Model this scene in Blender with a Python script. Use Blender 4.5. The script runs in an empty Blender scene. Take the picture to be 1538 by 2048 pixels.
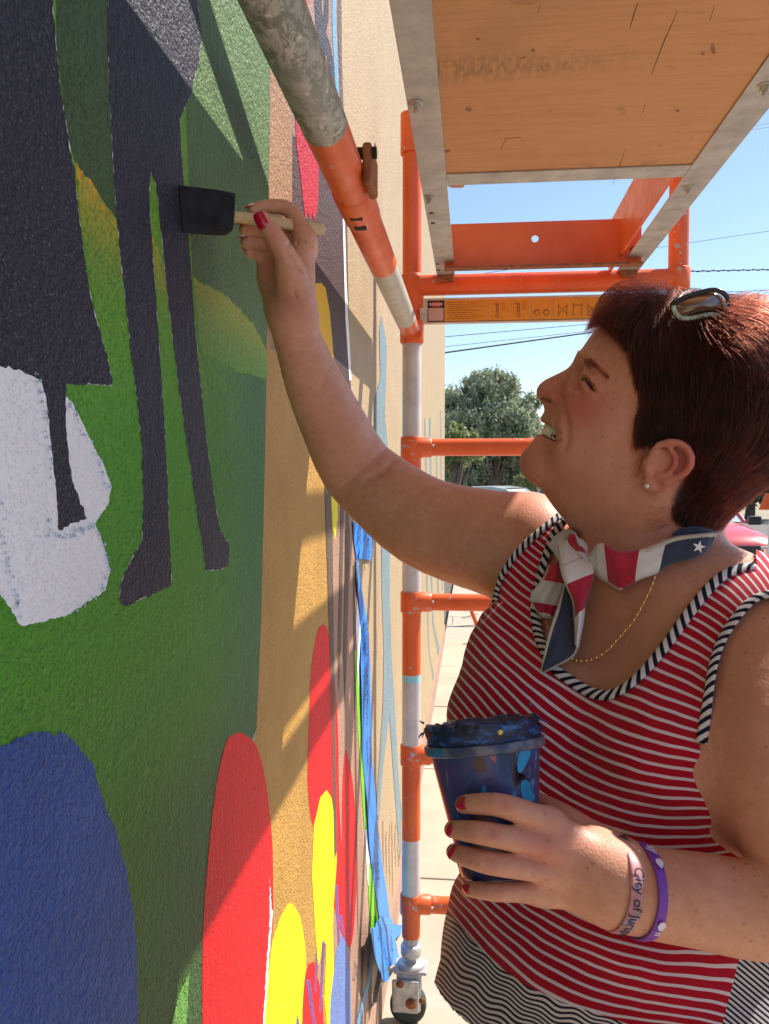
import bpy, bmesh, math, random
import numpy as np
from mathutils import Vector, Matrix, noise as mnoise
random.seed(7); rng = np.random.default_rng(7)
sc = bpy.context.scene
col = sc.collection
R = math.radians

# ---------------------------------------------------------------- camera, sky, sun, exposure
F = 1657.0                       # focal length in photo pixels (photo 1538 x 2048)
CAM = np.array([0.0, 0.0, 1.60])
_a = math.atan2(175 / F, 1.0); _b = -math.atan2(69 / F, 1.0)
FW = np.array([-math.sin(_a) * math.cos(_b), math.cos(_a) * math.cos(_b), math.sin(_b)])
RT = np.array([math.cos(_a), math.sin(_a), 0.0])
UP = np.cross(RT, FW)
cd = bpy.data.cameras.new('camera'); cam = bpy.data.objects.new('camera', cd); col.objects.link(cam)
cd.sensor_fit = 'VERTICAL'; cd.sensor_height = 24.0; cd.sensor_width = 18.02; cd.lens = 24.0 * F / 2048
cd.clip_start = 0.02; cd.clip_end = 3000
cam.matrix_world = Matrix(((RT[0], UP[0], -FW[0], CAM[0]), (RT[1], UP[1], -FW[1], CAM[1]), (RT[2], UP[2], -FW[2], CAM[2]), (0, 0, 0, 1)))
sc.camera = cam
SUN = Vector((1.0, 0.72, 1.44)).normalized()          # direction towards the sun
w = bpy.data.worlds.new('World'); sc.world = w; w.use_nodes = True
nt = w.node_tree; nt.nodes.clear()
sky = nt.nodes.new('ShaderNodeTexSky'); sky.sky_type = 'NISHITA'; sky.sun_disc = False
sky.sun_elevation = math.asin(SUN.z); sky.sun_rotation = math.atan2(SUN.x, SUN.y)
sky.air_density = 1.0; sky.dust_density = 0.3; sky.ozone_density = 1.6
bg = nt.nodes.new('ShaderNodeBackground'); bg.inputs['Strength'].default_value = 0.108
wo = nt.nodes.new('ShaderNodeOutputWorld')
nt.links.new(sky.outputs[0], bg.inputs['Color']); nt.links.new(bg.outputs[0], wo.inputs['Surface'])
sl = bpy.data.lights.new('sun', 'SUN'); sl.energy = 4.9; sl.angle = R(0.5); sl.color = (1.0, 0.93, 0.82)
so = bpy.data.objects.new('sun', sl); col.objects.link(so)
so.rotation_euler = SUN.to_track_quat('Z', 'Y').to_euler()
sc.view_settings.view_transform = 'Standard'; sc.view_settings.look = 'None'
sc.view_settings.gamma = 1; sc.view_settings.use_curve_mapping = False
sc.view_settings.exposure = 0.80
sc.render.engine = 'CYCLES'
sc.cycles.use_denoising = True
sc.cycles.max_bounces = 8; sc.cycles.diffuse_bounces = 4

def ray(px, py): return FW + RT * ((px - 769) / F) + UP * ((1024 - py) / F)
def P(px, py, d): return CAM + ray(px, py) * d
def proj(X):
    X = np.asarray(X, float) - CAM
    z = X @ FW
    return 769 + F * (X @ RT) / z, 1024 - F * (X @ UP) / z, z
WX = -0.27
def onwall(px, py, off=0.0):
    r_ = ray(px, py); t = (WX + off) / r_[0]
    return CAM + r_ * t

# ---------------------------------------------------------------- materials
def s2l(c):
    return tuple(((v / 255) / 12.92 if v / 255 <= 0.04045 else ((v / 255 + 0.055) / 1.055) ** 2.4) for v in c)
class NB:
    def __init__(s, name):
        s.m = bpy.data.materials.new(name); s.m.use_nodes = True
        s.t = s.m.node_tree; s.t.nodes.clear()
        s.out = s.n('ShaderNodeOutputMaterial'); s.b = s.n('ShaderNodeBsdfPrincipled')
        s.l(s.b.outputs[0], s.out.inputs['Surface'])
        s._pos = None
    def n(s, typ, **k):
        x = s.t.nodes.new(typ)
        for a, v in k.items(): setattr(x, a, v)
        return x
    def l(s, a, b): s.t.links.new(a, b)
    def pos(s):
        if s._pos is None: s._pos = s.n('ShaderNodeNewGeometry').outputs['Position']
        return s._pos
    def mapped(s, scale=(1, 1, 1), rot=(0, 0, 0), src=None, loc=(0, 0, 0)):
        m = s.n('ShaderNodeMapping'); m.inputs['Scale'].default_value = scale; m.inputs['Rotation'].default_value = rot; m.inputs['Location'].default_value = loc
        s.l(src or s.pos(), m.inputs['Vector']); return m.outputs[0]
    def noise(s, scale, detail=3, rough=0.55, vec=None, dist=0.0):
        x = s.n('ShaderNodeTexNoise'); x.inputs['Scale'].default_value = scale; x.inputs['Detail'].default_value = detail
        x.inputs['Roughness'].default_value = rough; x.inputs['Distortion'].default_value = dist
        s.l(vec if vec is not None else s.pos(), x.inputs['Vector']); return x.outputs['Fac']
    def voro(s, scale, vec=None, feature='F1', out='Distance'):
        x = s.n('ShaderNodeTexVoronoi', feature=feature); x.inputs['Scale'].default_value = scale
        s.l(vec if vec is not None else s.pos(), x.inputs['Vector']); return x.outputs[out]
    def ramp(s, fac, stops, interp='LINEAR'):
        x = s.n('ShaderNodeValToRGB'); cr = x.color_ramp; cr.interpolation = interp
        while len(cr.elements) < len(stops): cr.elements.new(0.5)
        for e, (p, c) in zip(cr.elements, stops):
            e.position = p; e.color = (c, c, c, 1) if isinstance(c, (int, float)) else (*c[:3], 1)
        s.l(fac, x.inputs['Fac']); return x.outputs[0]
    def mix(s, fac, a, b, mode='MIX'):
        x = s.n('ShaderNodeMix', data_type='RGBA', blend_type=mode)
        for sock, v in ((x.inputs[0], fac), (x.inputs[6], a), (x.inputs[7], b)):
            if isinstance(v, (int, float)): sock.default_value = v
            elif isinstance(v, tuple): sock.default_value = (*v[:3], 1)
            else: s.l(v, sock)
        return x.outputs[2]
    def math(s, op, a, b=0.0, c=0.0, clamp=False):
        x = s.n('ShaderNodeMath', operation=op, use_clamp=clamp)
        for sock, v in zip(x.inputs, (a, b, c)):
            if isinstance(v, (int, float)): sock.default_value = v
            else: s.l(v, sock)
        return x.outputs[0]
    def sep(s, v=None):
        x = s.n('ShaderNodeSeparateXYZ'); s.l(v or s.pos(), x.inputs[0]); return x.outputs
    def attr(s, name, out='Fac'):
        x = s.n('ShaderNodeAttribute'); x.attribute_name = name; return x.outputs[out]
    def bump(s, h, strength=0.5, dist=0.002, normal=None):
        x = s.n('ShaderNodeBump'); x.inputs['Strength'].default_value = strength; x.inputs['Distance'].default_value = dist
        s.l(h, x.inputs['Height'])
        if normal is not None: s.l(normal, x.inputs['Normal'])
        s.l(x.outputs[0], s.b.inputs['Normal']); return x.outputs[0]
    def set(s, **k):
        for a, v in k.items():
            sock = s.b.inputs[{'color': 'Base Color', 'rough': 'Roughness', 'metal': 'Metallic', 'sss': 'Subsurface Weight', 'spec': 'Specular IOR Level', 'coat': 'Coat Weight', 'trans': 'Transmission Weight', 'sheen': 'Sheen Weight', 'alpha': 'Alpha', 'emit': 'Emission Strength', 'emitc': 'Emission Color'}[a]]
            if isinstance(v, tuple): sock.default_value = (*v[:3], 1)
            elif isinstance(v, (int, float)): sock.default_value = v
            else: s.l(v, sock)
        return s
_mats = {}
def M(name, c, rough=0.5, metal=0.0, var=0.15, vs=15.0, bump=0.0, bs=200.0, spec=0.5, bd=0.001, **k):
    if name in _mats: return _mats[name]
    b = NB(name)
    lo = tuple(max(0, v * (1 - var)) for v in c); hi = tuple(min(1, v * (1 + var)) for v in c)
    colr = b.ramp(b.noise(vs, 4), [(0.3, lo), (0.7, hi)]) if var else c
    b.set(color=colr, rough=rough, metal=metal, spec=spec, **k)
    if bump: b.bump(b.noise(bs, 3), bump, bd)
    _mats[name] = b.m; return b.m

# ---------------------------------------------------------------- mesh builder
class MB:
    def __init__(s): s.v = []; s.f = []; s.mi = []; s.sm = []
    def add(s, verts, faces, mi=0, smooth=False):
        o = len(s.v); s.v.extend([tuple(map(float, p)) for p in verts])
        for f in faces: s.f.append(tuple(i + o for i in f)); s.mi.append(mi); s.sm.append(smooth)
    def box(s, lo, hi, mi=0, M4=None, bev=0.0):
        bm = bmesh.new(); bmesh.ops.create_cube(bm, size=1.0)
        c = [(a + b) / 2 for a, b in zip(lo, hi)]; d = [b - a for a, b in zip(lo, hi)]
        for v in bm.verts: v.co = Vector((c[i] + v.co[i] * d[i] for i in range(3)))
        if bev > 0: bmesh.ops.bevel(bm, geom=bm.edges[:], offset=min(bev, min(abs(x) for x in d) * 0.45), segments=2, affect='EDGES', profile=0.5)
        if M4 is not None: bm.transform(M4)
        bm.verts.index_update()
        s.add([v.co[:] for v in bm.verts], [[v.index for v in f.verts] for f in bm.faces], mi, False); bm.free()
    def tube(s, pts, rad, n=20, mi=0, caps=True, smooth=True, closed=False, flat=None, jit=0.0):
        pts = [Vector(p) for p in pts]; m = len(pts)
        rad = rad if isinstance(rad, (list, tuple, np.ndarray)) else [rad] * m
        tang = []
        for i in range(m):
            if closed: t = pts[(i + 1) % m] - pts[i - 1]
            else: t = pts[min(i + 1, m - 1)] - pts[max(i - 1, 0)]
            tang.append(t.normalized() if t.length > 1e-9 else Vector((0, 0, 1)))
        ref = Vector(flat) if flat is not None and not callable(flat) else None
        t0 = tang[0]; u = t0.cross(Vector((0, 0, 1)) if abs(t0.z) < 0.9 else Vector((1, 0, 0))).normalized()
        vs = []
        for i in range(m):
            t = tang[i]
            u = (u - t * u.dot(t)); u = u.normalized() if u.length > 1e-6 else t.orthogonal().normalized()
            w_ = t.cross(u)
            r_ = rad[i]
            ra, rb = (r_ if isinstance(r_, (tuple, list)) else (r_, r_))
            for k in range(n):
                a = 2 * math.pi * k / n; jj = 1 + (random.uniform(-jit, jit) if jit else 0)
                vs.append(pts[i] + (u * math.cos(a) * ra + w_ * math.sin(a) * rb) * jj)
        fs = []
        for i in range(m if closed else m - 1):
            j = (i + 1) % m
            for k in range(n):
                k2 = (k + 1) % n; fs.append((i * n + k, i * n + k2, j * n + k2, j * n + k))
        s.add(vs, fs, mi, smooth)
        if caps and not closed:
            s.add(vs[:n], [tuple(reversed(range(n)))], mi); s.add(vs[-n:], [tuple(range(n))], mi)
    def lathe(s, prof, origin, axis=(0, 0, 1), n=32, mi=0, smooth=True):
        ax = Vector(axis).normalized(); u = ax.orthogonal().normalized(); w_ = ax.cross(u); o = Vector(origin)
        vs = []
        for r_, h in prof:
            for k in range(n):
                a = 2 * math.pi * k / n; vs.append(o + ax * h + (u * math.cos(a) + w_ * math.sin(a)) * r_)
        fs = [(i * n + k, i * n + (k + 1) % n, (i + 1) * n + (k + 1) % n, (i + 1) * n + k) for i in range(len(prof) - 1) for k in range(n)]
        s.add(vs, fs, mi, smooth)
    def sphere(s, c, r, mi=0, seg=16, M4=None, smooth=True):
        bm = bmesh.new(); bmesh.ops.create_uvsphere(bm, u_segments=seg, v_segments=max(6, seg // 2 + 2), radius=1.0)
        rr = r if isinstance(r, (tuple, list)) else (r, r, r)
        m = Matrix.Translation(Vector(c)) @ (M4 or Matrix.Identity(4)) @ Matrix.Diagonal((*rr, 1))
        bm.transform(m); bm.verts.index_update()
        s.add([v.co[:] for v in bm.verts], [[v.index for v in f.verts] for f in bm.faces], mi, smooth); bm.free()
    def build(s, name, mats, parent=None, fix=False):
        me = bpy.data.meshes.new(name); me.from_pydata(s.v, [], s.f); me.update()
        for m in (mats if isinstance(mats, (list, tuple)) else [mats]): me.materials.append(m)
        me.polygons.foreach_set('material_index', s.mi); me.polygons.foreach_set('use_smooth', s.sm)
        if fix:
            bm = bmesh.new(); bm.from_mesh(me); bmesh.ops.recalc_face_normals(bm, faces=bm.faces[:]); bm.to_mesh(me); bm.free()
        o = bpy.data.objects.new(name, me); col.objects.link(o)
        if parent is not None: o.parent = parent
        return o
def tag(o, label=None, cat=None, group=None, kind=None):
    if label: o['label'] = label
    if cat: o['category'] = cat
    if group: o['group'] = group
    if kind: o['kind'] = kind
    return o
def split_loose(o):
    """one object per loose piece"""
    bm = bmesh.new(); bm.from_mesh(o.data); seen = set(); groups = []
    for v in bm.verts:
        if v.index in seen: continue
        st = [v]; seen.add(v.index); gg = []
        while st:
            a = st.pop(); gg.append(a.index)
            for e in a.link_edges:
                w_ = e.other_vert(a)
                if w_.index not in seen: seen.add(w_.index); st.append(w_)
        groups.append(gg)
    me = o.data; co = [tuple(v.co) for v in me.vertices]; fs = [(tuple(p.vertices), p.material_index, p.use_smooth) for p in me.polygons]; bm.free()
    for gg in groups[1:] if len(groups) > 1 else []:
        mp = {a: i for i, a in enumerate(sorted(gg))}; ff = [f for f in fs if f[0][0] in mp]; m2 = bpy.data.meshes.new(o.name); m2.from_pydata([co[a] for a in sorted(gg)], [], [tuple(mp[q] for q in f[0]) for f in ff])
        for m in me.materials: m2.materials.append(m)
        m2.polygons.foreach_set('material_index', [f[1] for f in ff]); m2.polygons.foreach_set('use_smooth', [f[2] for f in ff]); q = bpy.data.objects.new(o.name, m2); col.objects.link(q); q.parent = o.parent
    if len(groups) > 1:
        gg = groups[0]; mp = {a: i for i, a in enumerate(sorted(gg))}; ff = [f for f in fs if f[0][0] in mp]; m2 = bpy.data.meshes.new(o.name); m2.from_pydata([co[a] for a in sorted(gg)], [], [tuple(mp[q] for q in f[0]) for f in ff])
        for m in me.materials: m2.materials.append(m)
        m2.polygons.foreach_set('material_index', [f[1] for f in ff]); m2.polygons.foreach_set('use_smooth', [f[2] for f in ff]); o.data = m2
    return o
def empty(name, label, cat, group=None, loc=(0, 0, 0)):
    o = bpy.data.objects.new(name, None); col.objects.link(o); o.empty_display_size = 0.05
    return tag(o, label, cat, group)
def copy_tree(o, parent=None):
    c = o.copy(); col.objects.link(c); c.parent = parent
    for ch in [x for x in col.objects if x.parent == o]: copy_tree(ch, c)
    return c
def fixn(o):
    bm = bmesh.new(); bm.from_mesh(o.data); bmesh.ops.recalc_face_normals(bm, faces=bm.faces[:]); bm.to_mesh(o.data); bm.free(); return o
def spline(pts, n):
    """Catmull-Rom through pts -> n samples"""
    p = np.array(pts, float); p = np.vstack([2 * p[0] - p[1], p, 2 * p[-1] - p[-2]])
    seg = len(p) - 3; out = []
    for t in np.linspace(0, seg - 1e-9, n):
        i = int(t); f = t - i; a, b, c, d = p[i], p[i + 1], p[i + 2], p[i + 3]
        out.append(0.5 * ((2 * b) + (-a + c) * f + (2 * a - 5 * b + 4 * c - d) * f * f + (-a + 3 * b - 3 * c + d) * f ** 3))
    return np.array(out)
# ---------------------------------------------------------------- stucco wall with the mural
def stucco(name, c, c2=None, axis='z', lo=0, hi=1, patch=0.0, rough=0.55, speck=0.0, stops=None, var=0.10, relief=0.0052, pits=0.5):
    """paint on coarse stucco; stops = paint gradient along world z (painted blends)"""
    b = NB(name)
    base = b.noise(9, 4)
    colr = b.ramp(base, [(0.3, tuple(v * (1 - var) for v in c)), (0.7, tuple(min(1, v * (1 + var)) for v in c))])
    if stops:
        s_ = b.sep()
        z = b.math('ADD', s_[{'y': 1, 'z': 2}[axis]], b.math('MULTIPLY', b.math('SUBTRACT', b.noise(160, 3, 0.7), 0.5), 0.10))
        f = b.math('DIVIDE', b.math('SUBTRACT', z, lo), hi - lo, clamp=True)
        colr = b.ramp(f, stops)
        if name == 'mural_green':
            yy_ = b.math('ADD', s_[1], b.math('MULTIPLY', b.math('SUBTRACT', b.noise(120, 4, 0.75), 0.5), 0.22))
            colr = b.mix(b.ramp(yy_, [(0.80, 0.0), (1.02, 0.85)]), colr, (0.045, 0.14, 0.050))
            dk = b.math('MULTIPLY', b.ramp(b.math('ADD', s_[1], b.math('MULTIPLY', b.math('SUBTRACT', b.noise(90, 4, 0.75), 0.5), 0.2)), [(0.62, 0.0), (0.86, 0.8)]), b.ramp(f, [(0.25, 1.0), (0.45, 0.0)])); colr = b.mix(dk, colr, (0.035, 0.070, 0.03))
    # stucco pits: relief, plus their shade put into the colour as dark specks
    pit = b.voro(330)
    h1 = b.noise(260, 2, 0.5); h2 = b.noise(110, 2, 0.5)
    n1 = b.math('ADD', b.math('MULTIPLY', h1, 0.65), b.math('MULTIPLY', h2, 0.75))
    h = b.math('SUBTRACT', n1, b.math('MULTIPLY', b.ramp(pit, [(0.0, 1.0), (0.40, 0.0)]), 0.40))
    if speck:
        colr = b.mix(b.math('MULTIPLY', b.ramp(b.noise(420, 2, 0.6), [(0.62, 0.0), (0.70, 1.0)]), speck), colr, (0.5, 0.55, 0.62))
    pit_shade = b.math('MULTIPLY', b.ramp(b.voro(400), [(0.10, 1.0), (0.34, 0.0)]), b.ramp(b.noise(55, 3, 0.6), [(0.35, 0.25), (0.62, 1.0)]))
    colr = b.mix(b.math('MULTIPLY', pit_shade, pits), colr, tuple(v * 0.22 for v in c))
    b.set(color=colr, rough=rough, spec=0.24)
    b.bump(h, 1.0, relief)
    return b.m
cr_ = lambda l, n: [tuple(p) for p in spline(l, n)]
ORNG = (0.62, 0.095, 0.012)
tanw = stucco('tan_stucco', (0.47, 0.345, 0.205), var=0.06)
wall = empty('stucco_wall', 'tan stucco building wall with a brightly painted mural in progress beside the scaffold', 'wall')
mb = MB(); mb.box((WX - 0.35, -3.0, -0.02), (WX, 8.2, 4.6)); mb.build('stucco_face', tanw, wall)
mb = MB(); mb.box((WX - 0.42, -3.05, 4.6), (WX + 0.05, 8.28, 4.72), bev=0.01); mb.build('coping', M('coping_mortar', (0.4, 0.33, 0.24), 0.8), wall)
mb = MB(); mb.box((WX, -3.0, -0.02), (WX + 0.012, 8.2, 0.14)); mb.build('wall_base', M('reddish_base', (0.36, 0.22, 0.16), 0.85, bump=0.6, bs=150), wall)

_layer = [0]
def primer(pts, amp=0.0022, mat=None): return paint('primer_edge', pts, mat or m_white, amp=amp, step=0.0018)
def paint(name, pts, mat, amp=0.0006, smooth_n=0, layer=None, parent=wall, step=0.0024, label=None):
    """a coat of paint: an irregular sheet a fraction of a millimetre proud of the stucco"""
    amp *= 1.5; _layer[0] += 1; off = 0.0002 + 0.00002 * (_layer[0] if layer is None else layer)
    if smooth_n: pts = [tuple(p) for p in spline(list(pts) + [pts[0]], smooth_n)[:-1]]
    W = [onwall(px, py) for px, py in pts]
    out = []
    for i in range(len(W)):
        a, b_ = W[i], W[(i + 1) % len(W)]; L = np.linalg.norm(b_ - a); k = max(1, min(400, int(L / step)))
        for j in range(k): out.append(a + (b_ - a) * j / k)
    out = np.array(out); c = len(out)
    for i in range(c):
        q = out[i]
        n1 = mnoise.noise(Vector((q[1] * 210, q[2] * 210, 3.1 + _layer[0]))); n2 = mnoise.noise(Vector((q[1] * 210, q[2] * 210, 9.7)))
        m1 = mnoise.noise(Vector((q[1] * 40, q[2] * 40, 1.1))); m2 = mnoise.noise(Vector((q[1] * 40, q[2] * 40, 5.7)))
        out[i][1] += (n1 * 1.6 + m1 * 1.0) * amp; out[i][2] += (n2 * 1.6 + m2 * 1.0) * amp
    mb = MB(); o_ = [(WX + off, q[1], q[2]) for q in out]
    ar = sum(out[i][1] * out[(i + 1) % c][2] - out[(i + 1) % c][1] * out[i][2] for i in range(c))
    if ar < 0: o_.reverse()
    mb.add(o_, [tuple(range(c))]); ob = mb.build(name, mat, parent)
    if label: ob['label'] = label
    return ob
g_dark, g_mid, g_lite = (0.045, 0.095, 0.03), (0.075, 0.20, 0.03), (0.09, 0.27, 0.035)
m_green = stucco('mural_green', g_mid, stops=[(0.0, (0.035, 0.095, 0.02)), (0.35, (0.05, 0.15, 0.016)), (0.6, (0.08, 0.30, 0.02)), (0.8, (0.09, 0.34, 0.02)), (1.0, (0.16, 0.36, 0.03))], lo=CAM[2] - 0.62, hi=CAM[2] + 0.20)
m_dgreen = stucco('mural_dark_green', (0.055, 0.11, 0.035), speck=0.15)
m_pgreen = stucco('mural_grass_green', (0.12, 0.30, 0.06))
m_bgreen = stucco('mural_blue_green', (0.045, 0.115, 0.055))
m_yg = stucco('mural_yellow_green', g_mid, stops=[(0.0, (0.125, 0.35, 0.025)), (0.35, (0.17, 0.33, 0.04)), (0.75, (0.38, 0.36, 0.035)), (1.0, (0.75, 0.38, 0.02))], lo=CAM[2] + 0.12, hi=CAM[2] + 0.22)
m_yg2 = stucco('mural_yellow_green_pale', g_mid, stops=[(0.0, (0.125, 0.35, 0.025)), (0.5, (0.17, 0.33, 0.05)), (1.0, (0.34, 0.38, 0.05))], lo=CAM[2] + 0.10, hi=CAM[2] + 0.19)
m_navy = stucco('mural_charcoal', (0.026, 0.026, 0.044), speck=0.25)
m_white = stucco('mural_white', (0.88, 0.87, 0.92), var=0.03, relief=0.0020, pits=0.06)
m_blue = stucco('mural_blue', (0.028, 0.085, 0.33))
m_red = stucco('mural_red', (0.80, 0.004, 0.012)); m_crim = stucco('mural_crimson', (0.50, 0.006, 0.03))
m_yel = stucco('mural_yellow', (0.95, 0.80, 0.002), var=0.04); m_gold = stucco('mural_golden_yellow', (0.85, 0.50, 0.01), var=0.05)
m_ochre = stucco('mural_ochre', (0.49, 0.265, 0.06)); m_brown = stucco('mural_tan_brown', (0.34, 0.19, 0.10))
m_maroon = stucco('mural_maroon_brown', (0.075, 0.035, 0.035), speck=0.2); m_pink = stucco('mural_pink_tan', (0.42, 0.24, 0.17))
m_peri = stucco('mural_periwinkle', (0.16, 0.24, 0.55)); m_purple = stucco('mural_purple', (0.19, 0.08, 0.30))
m_grey = stucco('mural_blue_grey', (0.20, 0.28, 0.31)); m_drk = stucco('dark_strip_umber', (0.13, 0.085, 0.06))
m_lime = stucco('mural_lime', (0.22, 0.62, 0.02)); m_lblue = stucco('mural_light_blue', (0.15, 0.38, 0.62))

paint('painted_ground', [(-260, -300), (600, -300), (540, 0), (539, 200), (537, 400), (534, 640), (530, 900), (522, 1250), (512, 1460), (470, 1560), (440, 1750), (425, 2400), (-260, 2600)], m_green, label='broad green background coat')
paint('painted_ground', [(540, -300), (540, 200), (537, 400), (534, 640), (530, 900), (522, 1250), (512, 1470), (430, 2300), (640, 2300), (665, 2048), (668, 1500), (660, 1000), (640, 760), (590, 500), (584, 200), (588, -300)], m_ochre, amp=0.0004, label='golden ochre coat')
paint('painted_ground', [(540, -300), (540, 200), (537, 400), (534, 640), (540, 700), (600, 700), (590, 500), (584, 200), (592, -300)], m_brown, amp=0.0004, label='tan brown coat beside the green')
paint('painted_ground', [(584, -300), (584, 280), (584, 420), (600, 700), (640, 780), (702, 780), (697, 700), (690, 480), (684, 300), (676, 100), (672, -300)], m_maroon, amp=0.0004, label='dark maroon coat')
paint('painted_ground', [(640, 780), (702, 780), (712, 1050), (716, 1300), (722, 1600), (735, 1900), (745, 2300), (640, 2300), (668, 1900), (672, 1500), (660, 1000)], m_pink, amp=0.0004, label='pinkish tan coat')
paint('painted_ground', [(584, -300), (584, 270), (640, 300), (684, 250), (676, 100), (672, -300)], stucco('mural_pale_brown', (0.30, 0.18, 0.15)), amp=0.0004)
paint('painted_blend', [(110, -300), (215, -300), (218, 200), (228, 380), (236, 440), (205, 400), (180, 365), (150, 325), (135, 270), (112, 100)], m_dgreen)
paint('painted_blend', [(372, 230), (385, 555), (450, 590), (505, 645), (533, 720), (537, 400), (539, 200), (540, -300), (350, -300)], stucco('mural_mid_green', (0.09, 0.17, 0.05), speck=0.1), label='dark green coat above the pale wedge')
paint('painted_blend', [(150, 325), (180, 365), (205, 400), (236, 440), (241, 520), (250, 680), (225, 772), (195, 650), (165, 480)], m_yg, amp=0.0016, label='orange and yellow fading into green')
paint('painted_blend', [(302, 470), (316, 500), (330, 560), (345, 680), (330, 720), (315, 650), (308, 560)], m_yg, amp=0.0012)
paint('painted_blend', [(385, 555), (450, 590), (505, 645), (533, 700), (534, 760), (470, 740), (400, 700)], m_yg2, amp=0.0016, label='pale yellow green wedge')
paint('painted_blend', [(352, -20), (370, -20), (362, 80)], m_pgreen)
paint('painted_patch', [(-200, 735), (30, 735), (70, 748), (130, 790), (140, 800), (165, 850), (200, 920), (222, 970), (215, 1010), (190, 1045), (205, 1090), (220, 1140), (210, 1182), (130, 1232), (40, 1250), (10, 1200), (-20, 1160), (-200, 1080)], m_white, amp=0.0008, label='unpainted white patch')
mb = MB(); rd_ = random.Random(3)
for line in ([(2, 1000), (8, 1080), (30, 1180), (42, 1235)], [(70, 745), (88, 800), (98, 870), (100, 960)], [(140, 810), (165, 855), (198, 925), (218, 975)], [(100, 1035), (112, 1070), (150, 1068), (185, 1050)], [(190, 1045), (215, 1110), (205, 1180), (135, 1228)]):
    for p in cr_(line, 26):
        for _ in range(2):
            x, y = p[0] + rd_.gauss(0, 3.5), p[1] + rd_.gauss(0, 3.5); n_ = 7; r0 = rd_.uniform(.8, 3.0)
            if rd_.random() < .35: continue
            mb.add([onwall(x + r0 * rd_.uniform(.5, 1.3) * math.cos(6.28 * k / n_), y + r0 * rd_.uniform(.6, 1.8) * math.sin(6.28 * k / n_), 0.0019) for k in range(n_)], [tuple(range(n_))])
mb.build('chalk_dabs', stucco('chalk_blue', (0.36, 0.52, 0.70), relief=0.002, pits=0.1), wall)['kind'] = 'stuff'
_s = [(-200, -300), (100, -300), (105, 20), (112, 100), (120, 180), (135, 270), (148, 350), (158, 440), (168, 520), (180, 590), (195, 650), (215, 720), (225, 772), (132, 766), (130, 800), (131, 850), (135, 900), (143, 960), (160, 1005), (172, 1035), (148, 1045), (115, 1062), (110, 980), (103, 900), (95, 820), (80, 760), (30, 735), (-200, 735)]; primer(_s, .0003); paint('painted_silhouette', _s, m_navy, amp=0.0008, label='charcoal figure painted at the edge of the white patch')
_s = [(215, -300), (215, 100), (218, 200), (222, 280), (228, 380), (240, 520), (255, 650), (268, 760), (282, 880), (285, 1000), (283, 1080), (262, 1115), (240, 1165), (237, 1200), (250, 1212), (290, 1195), (343, 1168), (338, 1080), (335, 980), (328, 850), (322, 760), (315, 650), (308, 560), (302, 470), (298, 400), (300, 345), (310, 365), (318, 430), (330, 560), (345, 680), (360, 800), (375, 900), (390, 1000), (405, 1100), (410, 1142), (440, 1141), (457, 1130), (459, 1090), (440, 1060), (432, 1020), (420, 940), (410, 860), (398, 740), (388, 640), (382, 560), (378, 500), (370, 400), (362, 300), (358, 240), (380, 190), (395, 130), (402, 80), (396, 20), (360, -300)]; primer(_s, .0003); paint('painted_silhouette', _s, m_navy, amp=0.0007, label='tall charcoal figure being painted with two long legs')
paint('painted_oval', [(-200, 1540), (-60, 1520), (0, 1490), (60, 1465), (85, 1461), (103, 1470), (122, 1464), (150, 1488), (185, 1530), (200, 1590), (230, 1660), (250, 1740), (265, 1820), (272, 1900), (276, 2050), (280, 2400), (-200, 2600)], m_blue, amp=0.0010, label='large blue rounded shape')
paint('painted_flame', [(330, 2200), (340, 2048), (362, 1975), (378, 1945), (372, 2048), (370, 2200)], m_pgreen, label='small bright green point')
paint('painted_oval', [(405, 2250), (404, 1900), (415, 1720), (430, 1580), (450, 1490), (470, 1467), (495, 1472), (515, 1500), (530, 1560), (540, 1640), (545, 1720), (545, 1850), (535, 1950), (522, 2250)], m_red, smooth_n=120, label='large red oval at the edge of the green')
paint('painted_blend', [(540, 1760), (544, 1830), (536, 1940), (524, 2200), (516, 2200), (530, 1960), (538, 1860)], m_white, amp=0.0025)
paint('painted_flame', [(575, 2250), (590, 2060), (603, 1985), (615, 1930), (628, 1922), (645, 2000), (655, 2250)], m_red, label='red shape between the yellow ones')
paint('painted_oval', [(515, 2250), (538, 1930), (555, 1850), (575, 1809), (590, 1815), (603, 1850), (611, 1920), (605, 2000), (590, 2250)], m_yel, smooth_n=100, label='lower yellow oval')
paint('painted_oval', [(614, 1560), (617, 1450), (622, 1340), (633, 1270), (643, 1250), (655, 1262), (665, 1330), (675, 1440), (678, 1600), (685, 1720), (692, 1850), (700, 1895), (680, 1860), (650, 1740), (622, 1640)], m_red, smooth_n=120, label='tall slim red oval')
paint('painted_oval', [(688, 1510), (692, 1501), (703, 1550), (712, 1640), (713, 1750), (708, 1850), (700, 1892), (690, 1850), (684, 1700), (684, 1580)], m_red, smooth_n=80, label='narrow red oval nearest the tape')
for x0, y0, x1, y1, w_ in [(636, 1880, 630, 1990, 3), (648, 1860, 640, 2030, 3), (672, 1770, 680, 1960, 3), (680, 1830, 690, 1900, 3), (615, 1960, 632, 2090, 4), (696, 1740, 702, 1880, 1)]:
    paint('drip_streak', [(x0 - w_, y0), (x0 + w_, y0), (x1 + w_ * .6, y1 - 10), (x1, y1), (x1 - w_ * .6, y1 - 12)], m_purple, amp=0.001)
paint('painted_oval', [(629, 1850), (623, 1750), (627, 1650), (640, 1595), (652, 1580), (662, 1595), (670, 1650), (673, 1720), (668, 1790), (664, 1850), (668, 1960), (656, 2080), (648, 2000), (652, 1890), (644, 1880), (640, 1920), (635, 1930)], m_yel, amp=0.0006, label='upper yellow oval with running drips')
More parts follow.
